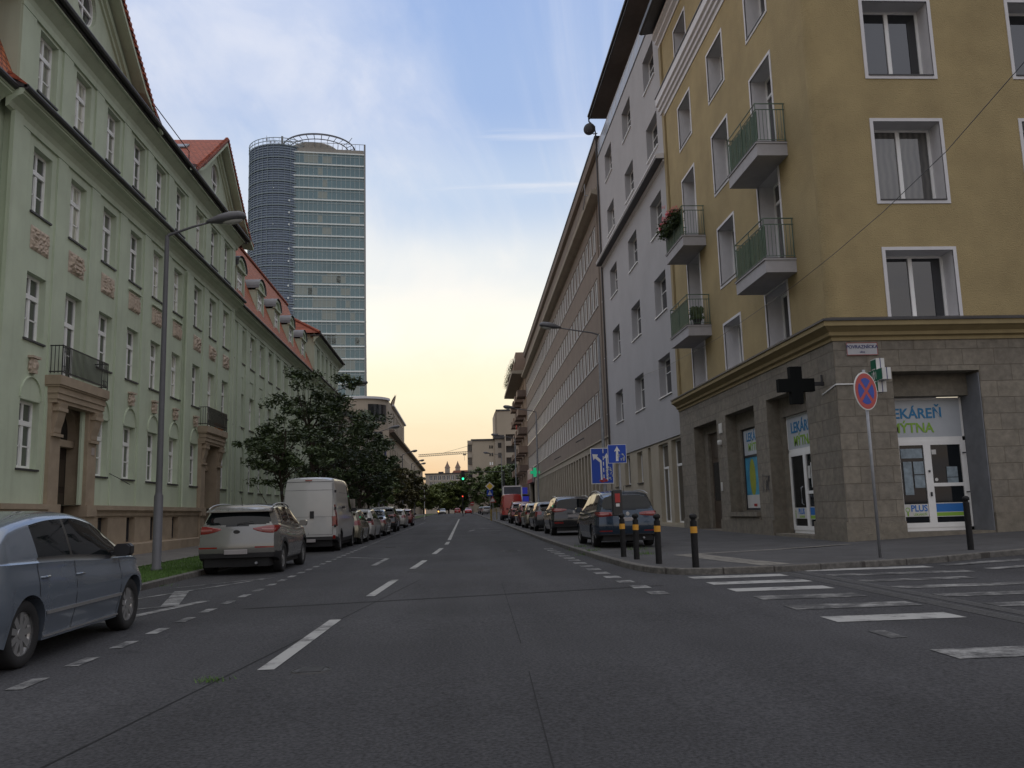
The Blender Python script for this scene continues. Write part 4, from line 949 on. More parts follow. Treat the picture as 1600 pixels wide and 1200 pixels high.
# street name plate
f=MB(TB); f.box(.36,1.28,-.06,-.025,5.55,5.92); sp=f.build('street_name_plate',mat('enamel_white',(.42,.42,.44),rough=.4,var=.08),YB)
f=MB(TB); 
for a in ((.36,1.28,5.90,5.92),(.36,1.28,5.55,5.57),(.36,.38,5.57,5.90),(1.26,1.28,5.57,5.90)): f.box(a[0],a[1],-.064,-.0605,a[2],a[3])
f.build('plate_border',mat('border_red',(.3,.08,.07),var=0),sp)
text('POVRAZNÍCKA',.135,navy,'plate_lettering',sp,Wt(TB,.82,-.064,5.79),bold=.002); text('ulica',.085,navy,'plate_lettering',sp,Wt(TB,.82,-.064,5.645))
# conduit and small hydrant
f=MB(TB); f.tube([(-.035,.9,4.55),(-.035,-.04,4.72),(1.3,-.045,4.72)],.022,6); f.build('conduit',whitef,YB)
# balconies
bgreen=mat('balcony_green_sheet',(.035,.085,.03),rough=.6,var=.2); brail=mat('balcony_rail_green',(.10,.15,.11),rough=.5,var=.15)
slabm=mat('balcony_slab',(.42,.41,.42),rough=.9,var=.08,stain=.3)
def balcony(ya,yb,zt,solid):
    xa,xb=-yb,-ya; O=-1.0
    m=MB(TA); m.box(xa,xb,O,0,zt-.40,zt); m.box(xa-.03,xb+.03,O-.04,0,zt,zt+.05)
    s=m.build('balcony',slabm,YB)
    m=MB(TA); m.box(xa-.03,xb+.03,O-.05,-.0,zt+.052,zt+.07); m.build('flashing',gutter,s)
    r=MB(TA); zr=zt+1.38
    for z,rr in ((zr,.022),(zr-.2,.018),(zt+.14,.014)):
        r.tube([(xa+.03,0,z),(xa+.03,O+.03,z),(xb-.03,O+.03,z),(xb-.03,0,z)],rr,6)
    for x in (xa+.03,(xa+xb)/2,xb-.03): r.tube([(x,O+.03,zt+.05),(x,O+.03,zr)],.018,6)
    for x in (xa+.03,xb-.03): r.tube([(x,-.04,zt+.05),(x,-.04,zr)],.018,6)
    nb=24
    for i in range(nb+1):
        x=xa+.03+(xb-xa-.06)*i/nb; r.box(x-.007,x+.007,O+.023,O+.037,zt+.14,zr-.2)
    for k in range(1,8):
        y=O+.03+k*.12
        for x in (xa+.03,xb-.03): r.box(x-.007,x+.007,y-.007,y+.007,zt+.14,zr-.2)
    rl=r.build('balcony_railing',brail,s)
    g=MB(TA)
    if solid==1: g.box(xa+.05,xb-.05,O+.05,O+.06,zt+.2,zr-.22)
    else:
        nn=int((xb-xa)/.16)
        for i in range(nn): g.box(xa+.06+i*.16,xa+.06+i*.16+.125,O+.05,O+.06,zt+.18,zr-.22-.05*(i%2))
    g.build('balcony_screen',bgreen,s)
    return s
balcony(25.7,28.6,12.93,0); balcony(25.7,28.6,9.04,0)
b3=balcony(35.0,37.95,12.9,0); b4=balcony(35.0,37.95,8.95,1)
# geraniums in boxes on the upper far balcony (things)
def flowerbox(y0,y1,z,label):
    t=thing('flower_box',label,'flower box',9.75,(y0+y1)/2,z=z,group=None); T=TA
    b=MB(TA); b.box(-y1,-y0,-1.27,-1.03,z-.22,z-.02); b.build('planter',mat('planter_green',(.03,.05,.03),var=.1),t)
    lf=MB(TA); fl=MB(TA); rg=random.Random(int(y0*10))
    for i in range(900):
        x=rg.uniform(-y1-.1,-y0+.1); yy=-1.15+rg.gauss(0,.14); zz=z+rg.uniform(-.4,.24); a=rg.random()*6.28; s_=rg.uniform(.03,.06); c,s2=math.cos(a)*s_,math.sin(a)*s_
        lf.add([(x-c,yy-s2,zz),(x+s2,yy-c*.5,zz+s_*.6),(x+c,yy+s2,zz+.01),(x-s2,yy+c*.5,zz-s_*.6)],[(0,1,2,3)])
    for k in range(26):
        cx,cy,cz=rg.uniform(-y1,-y0),-1.2+rg.gauss(0,.12),z+rg.uniform(.05,.38)
        for i in range(16):
            d=V3(rg.gauss(0,1),rg.gauss(0,1),rg.gauss(0,1)).normalized()*.07; e=.035; fl.add([(cx+d.x-e,cy+d.y,cz+d.z-e),(cx+d.x+e,cy+d.y,cz+d.z-e),(cx+d.x+e,cy+d.y+.02,cz+d.z+e),(cx+d.x-e,cy+d.y+.02,cz+d.z+e)],[(0,1,2,3)])
    lf.build('foliage',leafA,t,fixn=False); fl.build('blossoms',flowerred,t,fixn=False)
flowerbox(35.3,36.3,14.0,'flower box of red geraniums on the nearer half of the upper far balcony rail')
flowerbox(36.7,37.8,14.0,'flower box of red geraniums at the farther end of the upper far balcony rail')
# plant put in place of the dark clutter on the lower far balcony
t=thing('clutter_stand_in','small plant standing in for dark clutter on the lower far balcony behind the rail','plant',10.3,35.35,z=9.0)
b=MB(Tr(10.3,35.35,9.0)); b.lathe([(0,0),(.14,0),(.19,.3),(.17,.3),(.0,.27)],14); b.build('pot',darkm,t)
b=MB(Tr(10.3,35.35,9.3)); rg=random.Random(9)
for i in range(260):
    a=rg.random()*6.28; r_=rg.random()*.28; zz=rg.random()*.55; s_=.06; x,y=r_*math.cos(a),r_*math.sin(a); b.add([(x-s_,y,zz),(x,y+s_*.4,zz+s_),(x+s_,y,zz+.02),(x,y-s_*.4,zz-s_)],[(0,1,2,3)])
b.build('foliage',leafA,t,fixn=False)

# ================================================================== PALE GREY BUILDING
W0,W1=41.0,60.3
GW=thing('grey_building','pale grey rendered building with penthouse terrace between the yellow and the brown buildings','building',10.8,50.6)
gcols=[(42.25,44.8),(48.55,51.1),(55.05,57.6)]
grows=[(7.15,9.2),(11.5,13.56),(15.85,17.85),(20.35,22.25),(24.35,26.3)]
go_=[A_(*c)+r for c in gcols for r in grows]
gf=[(41.1,43.25,.62,4.78,'shop'),(43.95,46.1,.62,4.75,'shopdoor'),(48.0,48.75,.5,4.8,'narrow'),(50.3,51.75,2.9,4.75,'two'),(54.0,55.8,2.9,4.75,'two'),(57.4,59.2,2.9,4.75,'two')]
b=MB(TA); wallgrid(b,-W1,-W0,4.9,27.4,[o+(.42,) for o in go_]); b.build('wall',greywall,GW)
b=MB(TA); wallgrid(b,-W1,-W0,-.2,4.9,[A_(o[0],o[1])+(o[2],o[3],.35) for o in gf],y=.06); b.box(-W1,-W0,-.02,.07,-.2,.55); b.build('ground_floor_wall',beigewall,GW)
b=MB(TA); box_shell(b,-W1,-W0,0,13,0,27.4,skip=''); b.build('side_wall',greywall,GW)
for o in go_: window(GW,TA,o[0],o[1],o[2],o[3],.42,'twobar',sill=whitef,silld=.07)
for (a,c,z0,z1,st) in gf: window(GW,TA,-c,-a,z0,z1,.3,st,name='shop_window' if z1-z0>3 else 'window',y=.06,sill=(gutter if z0>2 else None))
b=MB(TA); b.prism([(.0,18.85),(-.12,18.9),(-.12,18.98),(-.45,19.02),(-.45,19.14),(-.5,19.16),(-.5,19.24),(.0,19.34)],-W1,-W0-.02,'x'); b.build('string_cornice',whitetrim,GW)
b=MB(TA); b.box(-W1,-W0,-.5,.02,18.98,19.03); b.build('cornice_painted_shadow',gutter,GW)  # dark strip standing in for the shade under the string cornice
b=MB(TA); b.box(-W1,-W0,-.04,.05,27.36,27.44); b.build('parapet_flashing',gutter,GW)
b=MB(TA)
for i in range(14):
    x=-W1+.05+i*(W1-W0-.1)/13; b.box(x-.02,x+.02,.0,.04,27.44,28.5)
b.box(-W1,-W0,.0,.04,28.46,28.5); rl=b.build('terrace_railing',whitef,GW)
b=MB(TA); b.box(-W1+.05,-W0-.05,.015,.02,27.5,28.42); b.build('railing_glass',mat('frosted_panels',(.30,.32,.36),rough=.3,var=.1),rl)
b=MB(TA); wallgrid(b,-W1,-W0,27.4,30.5,[(-59,-57.4,27.5,29.8,.2),(-55,-52,27.5,29.8,.2),(-49,-46,27.5,29.8,.2)],y=.9); b.build('penthouse_wall',whitetrim,GW)
for a,c in ((-59,-57.4),(-55,-52),(-49,-46)): window(GW,TA,a,c,27.5,29.8,.2,'two',y=.9,name='penthouse_window')
b=MB(TA); b.box(-W1-.02,-W0,-.46,1.2,30.45,30.52); b.build('roof_soffit',mat('soffit_brown',(.12,.10,.085),rough=.8,var=.1),GW)
b=MB(TA); b.box(-W1-.05,-W0,-.52,-.46,30.42,30.72); b.tube([(-W1-.05,-.58,30.66),(-W0,-.58,30.66)],.08,8); b.build('roof_gutter',gutter,GW)
b=MB(TA); b.add([(-W1-.05,-.5,30.73),(-W0,-.5,30.73),(-W0,6,33.5),(-W1-.05,6,33.5)],[(0,1,2,3)]); b.build('roof',gutter,GW)
b=MB(TA); b.tube([(-W1+.05,-.58,30.6),(-W1+.05,-.56,30.2),(-W1+.05,-.15,29.8),(-W1+.05,-.1,29.2),(-W1+.05,-.1,19.6)],.06,8); b.tube([(-W1+.05,-.1,18.9),(-W1+.05,-.1,5)],.06,8); b.build('downpipe',gutter,GW)
dh=thing('satellite_dish','dark round satellite dish bracketed to the far top corner of the pale grey building','satellite dish',10.5,60.1,z=29.3)
b=MB(Tr(10.15,59.7,29.35)@Matrix.Rotation(R(-80),4,'X')@Matrix.Rotation(R(25),4,'Y')); b.lathe([(0,-.12),(.25,-.09),(.45,0),(.45,.02),(.25,-.07),(0,-.1)],24); b.build('dish',darkm,dh)
b=MB(); b.tube([(10.15,59.75,29.3),(10.5,60.0,29.1),(10.8,60.1,29.2)],.04,6); b.tube([(10.15,59.7,28.95),(9.95,59.2,28.9)],.02,6); b.box(9.9,10.0,59.1,59.2,28.85,28.95); b.build('arm',darkm,dh)

# ================================================================== BROWN BUILDING
ang=math.atan(.0125)
def TBr(): # local x = -(distance along street from Y=62.4)
    d=V3(math.sin(ang),math.cos(ang),0); inn=V3(math.cos(ang),-math.sin(ang),0)
    M_=Matrix.Identity(4)
    for i in range(3): M_[i][0]=-d[i]; M_[i][1]=inn[i]; M_[i][3]=(10.98,62.4,0)[i]
    return M_
TC=TBr()
BB=thing('brown_building','long brown office building with rows of ribbon windows and a pale ground floor arcade','building',10.98,62.4)
LB=86.0
rows=[(21.3,23.45),(17.0,19.2),(12.7,14.85),(8.42,10.55)]
nb=40; bay=2.1
strip=[]
b=MB(TC)
opsb=[]
for r in rows:
    for i in range(nb):
        x1=-1.7-i*bay; x0=x1-1.84; opsb.append((x0,x1,r[0],r[1],.3))
opss=[(1.75-1.3,1.75,a,b_,.35) for a,b_ in ((16.75,18.95),(12.45,14.6),(8.3,10.45),(21.1,23.3))]
wallgrid(b,-LB,2.0,6.7,24.6,opsb+opss); b.build('wall',brown,BB)
b=MB(TC); box_shell(b,-LB,2.0,0,14,0,29.0); b.build('side_wall',brown,BB)
cnt=0; fm_,pm_=winmesh('twobar',1.84,2.13,whitef)
stuffF=MB(TC); stuffP=MB(TC)
for k,o in enumerate(opsb):
    i=k%nb
    if i<22: window(BB,TC,o[0],o[1],o[2],o[3],.12,'two',sill=whitetrim,silld=.06,pane=glassD)
    else:
        for (a,c) in ((o[0],o[0]+.08),(o[1]-.08,o[1]),((o[0]+o[1])/2-.06,(o[0]+o[1])/2+.06)): stuffF.box(a,c,.06,.12,o[2],o[3])
        stuffF.box(o[0],o[1],-.08,.1,o[2]-.06,o[2]); stuffP.quad((o[0],.1,o[2]),(o[1],.1,o[2]),(o[1],.1,o[3]),(o[0],.1,o[3]))
s=stuffF.build('far_window_rows',whitef,BB); s['kind']='stuff'; s2=stuffP.build('far_window_panes',glassD,BB); s2['kind']='stuff'
for o in opss: window(BB,TC,o[0],o[1],o[2],o[3],.3,'two',sill=whitetrim,silld=.06)
b=MB(TC); ar=[]
for i in range(nb-8): ar.append((-3.6-i*bay-1.45,-3.6-i*bay,.7,6.1,.35))
wallgrid(b,-LB,2.0,-.2,6.7,[a for a in ar]+[(-LB+2,-LB+12,.3,6.0,.4),(.2,1.5,.3,3.9,.4)],y=.05); b.box(-LB,2.0,-.06,.05,6.62,6.74); 
for a in ar: b.box(a[0],a[1],.25,.35,3.78,4.0)
b.build('arcade_wall',brownlight,BB)
b=MB(TC)
for a in ar: b.quad((a[0],.33,a[2]),(a[1],.33,a[2]),(a[1],.33,a[3]),(a[0],.33,a[3]))
pl=b.build('arcade_infill',mat('arcade_panels',(.17,.16,.135),rough=.5,var=.2),BB)
b=MB(TC); b.prism([(.0,24.5),(-.3,24.55),(-.75,24.7),(-.8,24.95),(-.4,25.0),(-.3,25.3),(0,25.3)],-LB,1.9,'x'); b.build('cornice',brownlight,BB)
b=MB(TC); wallgrid(b,-LB,2.0,25.3,28.3,[],y=.05); b.prism([(.0,28.2),(-.25,28.3),(-.3,28.9),(.1,29.0)],-LB,2.0,'x'); b.build('attic',brown,BB)
b=MB(TC); b.box(-LB,2.0,-.34,14,29.0,29.15); b.build('roof_edge',gutter,BB)
b=MB(TC); b.tube([(2.0,-.1,24.9),(2.0,-.1,4)],.06,8); b.cut(); b.tube([(-.3,-.06,24.5),(-.3,-.06,6)],.04,8); b.build('downpipe',brown,BB)
b=MB(TC); b.tube([(-.2,-.05,25.3),(-.2,-.9,25.3),(-1.4,-.9,24.6)],.05,6); b.tube([(-.2,-.9,25.3),(-.2,-.9,26.2),(-1.8,-.9,26.2)],.03,6); b.build('cornice_bracket',steel,BB)
for x,z in ((-13,7.7),(-33,7.4)):
    b=MB(TC); b.tube([(x,0,z),(x-.3,-.7,z-.35)],.05,6); b.build('flag_holder',darkm,BB)
# signs on the far end of the brown building
t=thing('neon_pharmacy_cross','small lit green pharmacy cross far along the brown facade','pharmacy sign',11.2,124,z=6.2)
b=MB(TC@Matrix.Translation((-62,-.75,7.0))); em=mat('green_neon',(.02,.3,.15),emit=(.02,.45,.2),estr=.5,var=0)
b.box(-.15,.15,-.65,.65,-.22,.22); b.box(-.15,.15,-.22,.22,-.65,.65); b.box(-.03,.03,.6,.8,-.05,.05); b.build('cross',em,t)
t=thing('lit_blue_sign','lit blue shop sign at the foot of the far balcony block','sign',11.6,146,z=4.0)
b=MB(TC@Matrix.Translation((-84.8,-1.0,4.6))); b.box(-.1,.1,-1.1,.8,-1.5,-.6); b.box(-.1,.1,-.8,.6,-.2,.9); b.build('sign_box',mat('blue_neon',(.02,.02,.25),emit=(.04,.05,.40),estr=.3,var=0),t)
t=thing('shop_fascia','long pink and white shop fascia under the far end of the brown building','shop sign',11.6,138,z=6)
b=MB(TC@Matrix.Translation((-78.5,-.1,6.9))); b.box(-5.5,5.5,-.25,.05,-.9,1.4); f_=b.build('fascia',mat('fascia_pale',(.30,.24,.26),rough=.5,var=.15),t); b=MB(TC@Matrix.Translation((-78.5,-.1,6.9))); b.box(-5.5,5.5,-.28,-.25,-.9,-.3); b.build('stripe',mat('fascia_red',(.25,.06,.06),var=.1),f_)
# ================================================================== CARS
def pchip(keys,x):
    if x<=keys[0][0]: return keys[0][1]
    if x>=keys[-1][0]: return keys[-1][1]
    for i in range(len(keys)-1):
        x0,y0=keys[i]; x1,y1=keys[i+1]
        if x<=x1:
            h=x1-x0; d=(y1-y0)/h
            def sl(j):
                if j<=0 or j>=len(keys)-1: return 0 if (j<=0) else 0
                a=(keys[j][1]-keys[j-1][1])/(keys[j][0]-keys[j-1][0]); b=(keys[j+1][1]-keys[j][1])/(keys[j+1][0]-keys[j][0])
                return 0 if a*b<=0 else 2*a*b/(a+b)
            m0=sl(i) if i>0 else d; m1=sl(i+1) if i+1<len(keys)-1 else d
            t=(x-x0)/h
            return y0*(2*t**3-3*t**2+1)+h*m0*(t**3-2*t**2+t)+y1*(-2*t**3+3*t**2)+h*m1*(t**3-t**2)
def sstep(a,b,x):
    t=max(0,min(1,(x-a)/(b-a))) if b!=a else (1 if x>=b else 0); return t*t*(3-2*t)
paints={}
def carpaint(name,col,metal=.45,rough=.24):
    return mat('car_paint_'+name,col,rough=rough,var=.03,metal=metal,coat=.8)
def wheel_parts(r,wd,spokes=5,rimr=None):
    k=('wheel',round(r,3),wd,spokes)
    if k in WCACHE: return WCACHE[k]
    rr=rimr or r*.68
    Rx=Matrix.Rotation(R(90),4,'Y')
    t=MB(); h=wd/2
    t.lathe([(rr-.01,-h+.02),(rr+.02,-h),(r*.93,-h),(r*.985,-h+.02),(r,-h+.05),(r,h-.05),(r*.985,h-.02),(r*.93,h),(rr+.02,h),(rr-.01,h-.02)],32,T=Rx)
    me=bpy.data.meshes.new('wheel'); me.from_pydata(t.v,[],t.f); me.materials.append(rubber); me.polygons.foreach_set('use_smooth',[True]*len(t.f))
    m=MB()
    m.lathe([(rr-.005,h-.015),(rr,h-.04),(rr-.03,h-.06),(rr-.035,-h+.03)],32,T=Rx)
    m.lathe([(0,h-.03),(.05,h-.03),(.06,h-.05),(.06,h-.08)],16,T=Rx)
    for i in range(spokes):
        a=2*math.pi*i/spokes
        for da in ((-.10,.10) if spokes<=5 else (0,)):
            wS=.022 if spokes<=5 else .026
            Ts=Matrix.Rotation(a+da,4,'X')
            m.prism([(-wS,.03),(wS,.03),(wS*1.3,rr-.01),(-wS*1.3,rr-.01)],h-.075,h-.035,'x',T=Ts)
    m.lathe([(0,-.01),(rr-.02,-.01)],24,mi=1,T=Rx)
    me2=bpy.data.meshes.new('rim'); me2.from_pydata(m.v,[],m.f); me2.materials.append(rimm); me2.materials.append(blackp); me2.polygons.foreach_set('material_index',m.m)
    WCACHE[k]=(me,me2); return WCACHE[k]
def build_car(name,label,cat,x,y,spec,paint,z=None,rz=0,group=None,detail=1):
    """car local frame: +Y forward, origin on the ground under the car's centre"""
    zz=gz(x,y) if z is None else z
    root=thing(name,label,cat,x,y,z=zz,rz=rz,group=group)
    W0_=Matrix.Translation((x,y,zz))@Matrix.Rotation(rz,4,'Z')
    if z is None: W0_=W0_@Matrix.Rotation(math.atan(.006),4,'X')
    S=spec; L_=S['L']; HW=S['W']/2; f,r_=L_/2,-L_/2
    axf=S['axf']; axr=S['axr']; wr=S['wr']; ar=wr+.06
    top=S['top']; belt=S['belt']; sill=S.get('sill',.24)
    rfx=S['roofx']   # (rear,front) y range of glasshouse at roof
    def halfw(yy):
        e=min(1,(f-yy)/.75); w=HW*(1-.20*(1-e)**2.2) if e<1 else HW
        e=min(1,(yy-r_)/.45); w*= (1-S.get('rtaper',.13)*(1-e)**2.0) if e<1 else 1
        return w
    def botz(yy):
        b=sill+.06*sstep(f-.8,f,yy)+.10*sstep(r_+.6,r_,yy)
        for a in (axf,axr):
            if abs(yy-a)<ar: b=max(b,wr+math.sqrt(ar*ar-(yy-a)**2)-.02)
        return b
    st=set(); n=int(L_/S.get('step',.085))
    for i in range(n+1): st.add(round(r_+L_*i/n,3))
    for a in (axf,axr):
        for k in range(13): st.add(round(a+ar*math.cos(math.pi*k/12),3))
    for v in S.get('cuts',[]): st.add(v)
    st=sorted(st); st=[s for i,s in enumerate(st) if i==0 or s-st[i-1]>.012]
    rprof=S['rprof']; fprof=S['fprof']
    nlow=S.get('nlow',9); ngh=S.get('ngh',8); nrf=5
    def section(yy):
        hw=halfw(yy); zt=pchip(top,yy); zb=min(pchip(belt,yy),zt-.05); bz=botz(yy); pts=[]
        g=max(0,min(1,(zt-zb)/.35))
        pts.append((hw-.16,min(bz,zb-.04)+.0))
        for i in range(nlow):
            t=i/(nlow-1); z_=bz+(zb-bz)*t; u=z_
            tuck=.05*sstep(.5,.22,u)+S.get('shoulder',.035)*sstep(zb-.22,zb,u)-.012*math.exp(-((u-.62)/.1)**2)
            pts.append((hw-tuck,z_))
        wr_=hw-(.06+S.get('tumble',.26)*(zt-zb)*1.0)*1 if g>0 else hw-.06
        zr=zt-.05-.045*g
        for i in range(1,ngh+1):
            t=i/ngh; cx_=(hw-S.get('shoulder',.035)-.02*g)+(wr_-(hw-S.get('shoulder',.035)-.02*g))*(t**(1.25)); pts.append((cx_,zb+(zr-zb)*t))
        for i in range(1,nrf+1):
            t=i/nrf; pts.append((wr_*math.cos(t*math.pi/2)**.75 if t<1 else 0,zr+(zt-zr)*math.sin(t*math.pi/2)**.9))
        return pts
    def warp(x_,yy,z_):
        kr=sstep(r_+.75,r_,yy); kf=sstep(f-.75,f,yy)
        return (x_,yy+kr*pchip(rprof,z_)+kf*pchip(fprof,z_)*(1)-.0+ (kf*-.10*(x_/HW)**2) + (kr*.08*(x_/HW)**2),z_)
    secs=[section(s) for s in st]; m=len(secs[0])
    parts={}
    def face(part,vs):
        b=parts.setdefault(part,MB(W0_)); b.add(vs,[tuple(range(len(vs)))])
    cls=S['classify']
    vids={}
    for i in range(len(st)-1):
        for j in range(m-1):
            for sg in (1,-1):
                q=[(st[i],secs[i][j]),(st[i+1],secs[i+1][j]),(st[i+1],secs[i+1][j+1]),(st[i],secs[i][j+1])]
                P=[(sg*p[0],yy,p[1]) for yy,p in q]
                cx_=sum(p[0] for p in P)/4; cy=sum(p[1] for p in P)/4; cz=sum(p[2] for p in P)/4
                zone='low' if j<nlow else ('gh' if j<nlow+ngh else 'roof')
                zt=pchip(top,cy); zb=min(pchip(belt,cy),zt-.05)
                part=cls(cx_,cy,cz,zone,zt,zb,S)
                P=[warp(*p) for p in P]
                if sg<0: P=P[::-1]
                face(part,P)
    # end caps
    for end,yy,sc_ in ((0,st[0],secs[0]),(1,st[-1],secs[-1])):
        nc=S.get('nc',14)
        for j in range(m-1):
            for k in range(nc):
                u0,u1=-1+2*k/nc,-1+2*(k+1)/nc
                P=[(u0*sc_[j][0],yy,sc_[j][1]),(u1*sc_[j][0],yy,sc_[j][1]),(u1*sc_[j+1][0],yy,sc_[j+1][1]),(u0*sc_[j+1][0],yy,sc_[j+1][1])]
                cx_=sum(p[0] for p in P)/4; cz=sum(p[2] for p in P)/4
                part=cls(cx_,yy,cz,'rear' if end==0 else 'front',pchip(top,yy),pchip(belt,yy),S)
                P=[warp(*p) for p in P]; face(part,P if end==0 else P[::-1])
    mats_={'body':paint,'window':carglass,'windscreen':carglass,'rear_window':carglass,'pillar':blackp,'tail_light':redlight,'headlight':clearlight,'bumper':plastic,'grille':blackp,'reflector':redlight,'skid':rimm}
    body=None
    order=['body']+[k for k in sorted(parts) if k!='body']
    for k in order:
        b=parts[k]; kk=k.split('#')[0]
        # merge verts
        mp={};nv=[];idx=[]
        for v in b.v:
            q=(round(v[0],4),round(v[1],4),round(v[2],4))
            if q not in mp: mp[q]=len(nv); nv.append(v)
            idx.append(mp[q])
        b.v=nv; ff=[];mm=[]
        for fc,mi in zip(b.f,b.m):
            t=[];[t.append(idx[a]) for a in fc if not t or idx[a]!=t[-1]]
            if len(t)>1 and t[0]==t[-1]: t.pop()
            if len(set(t))>=3: ff.append(tuple(t)); mm.append(mi)
        b.f=ff;b.m=mm
        o=b.build({'window':'side_window','skid':'skid_plate'}.get(kk,kk),mats_[kk],root if kk in('body',) or body is None else root,fixn=False)
        smoothauto(o,38)
        if kk=='body': body=o
    # underside / wheel wells
    u=MB(W0_); u.box(-HW+.2,HW-.2,r_+.12,f-.15,.19,.42)
    for a in (axf,axr): u.box(-HW+.14,HW-.14,a-ar+.02,a+ar-.02,.25,wr*2+.04)
    u.box(-HW+.1,HW-.1,axr+ar,axf-ar,.19,.55)
    u.build('underbody',rubber,root)
    wme,rme=wheel_parts(wr,S.get('tw',.22),S.get('spokes',5))
    for a in (axf,axr):
        for sg in (1,-1):
            T=W0_@Matrix.Translation((sg*(HW-.135),a,wr))@(Matrix.Rotation(R(180),4,'Z') if sg<0 else Matrix.Identity(4))@Matrix.Rotation(random.random()*2,4,'X')
            o=inst(wme,'wheel',root,T); inst(rme,'rim',o,T)
    def addbox(nm,mt,b0,par=root,T=None):
        b=MB(W0_@(T or Matrix.Identity(4))); b.box(*b0); o=b.build(nm,mt,par); 
        bv=o.modifiers.new('b','BEVEL'); bv.width=min(.012,min(abs(b0[1]-b0[0]),abs(b0[3]-b0[2]),abs(b0[5]-b0[4]))*.3); bv.segments=2; return o
    if detail:
        # mirrors
        my,mz=S['mirror']
        for sg in (1,-1):
            b=MB(W0_); c=(sg*(HW+.07),my,mz); 
            for k_,(e,h_) in enumerate(((.055,.9),(.02,1.0),(-.03,1.0),(-.07,.8),(-.085,.5))):
                if k_: b.prism([(c[0]-.10*ph,c[2]-.055*ph),(c[0]-.07*ph,c[2]-.075*ph),(c[0]+.07*ph,c[2]-.075*ph),(c[0]+.10*ph,c[2]-.04*ph),(c[0]+.10*ph,c[2]+.04*ph),(c[0]+.06*ph,c[2]+.075*ph),(c[0]-.07*ph,c[2]+.07*ph),(c[0]-.10*ph,c[2]+.04*ph)],my-pe,my-e,'y')
                pe,ph=e,h_
            b.box(min(sg*(HW-.10),c[0]),max(sg*(HW-.10),c[0]),my-.02,my+.03,mz-.06,mz-.02)
            b.build('mirror',S.get('mirrormat',paint),root)
        # door handles and seams
        for sg in (1,-1):
            for hy in S['handles']:
                hz=pchip(belt,hy)-.14
                b=MB(W0_); w_=halfw(hy)-.02; b.tube([(sg*(w_-.02),hy-.09,hz),(sg*(w_+.028),hy-.07,hz),(sg*(w_+.028),hy+.07,hz),(sg*(w_-.02),hy+.09,hz)],.013,6); b.build('door_handle',S.get('handlemat',paint),root,smooth=True)
        sm=MB(W0_)
        for sg in (1,-1):
            for s in S['seams']:
                za,zb_=botz(s)+.02,pchip(belt,s); n_=6
                for k in range(n_):
                    z0=za+(zb_-za)*k/n_; z1=za+(zb_-za)*(k+1)/n_
                    def sx_(z_): return halfw(s)-(.05*sstep(.5,.22,z_)+S.get('shoulder',.035)*sstep(pchip(belt,s)-.22,pchip(belt,s),z_)-.012*math.exp(-((z_-.62)/.1)**2))+.0025
                    sm.add([(sg*sx_(z0),s-.005,z0),(sg*sx_(z0),s+.005,z0),(sg*sx_(z1),s+.005,z1),(sg*sx_(z1),s-.005,z1)],[(0,1,2,3)])
        o=sm.build('panel_gap',blackp,root); o['kind']='stuff'
        yb=r_+pchip(rprof,S['platez'])-.012
        addbox('licence_plate',plate,(-.26,.26,yb-.012,yb+.03,S['platez']-.055,S['platez']+.055))
        for fn in S.get('extra',[]): fn(root,W0_,S,paint,halfw,r_,f)
    return root
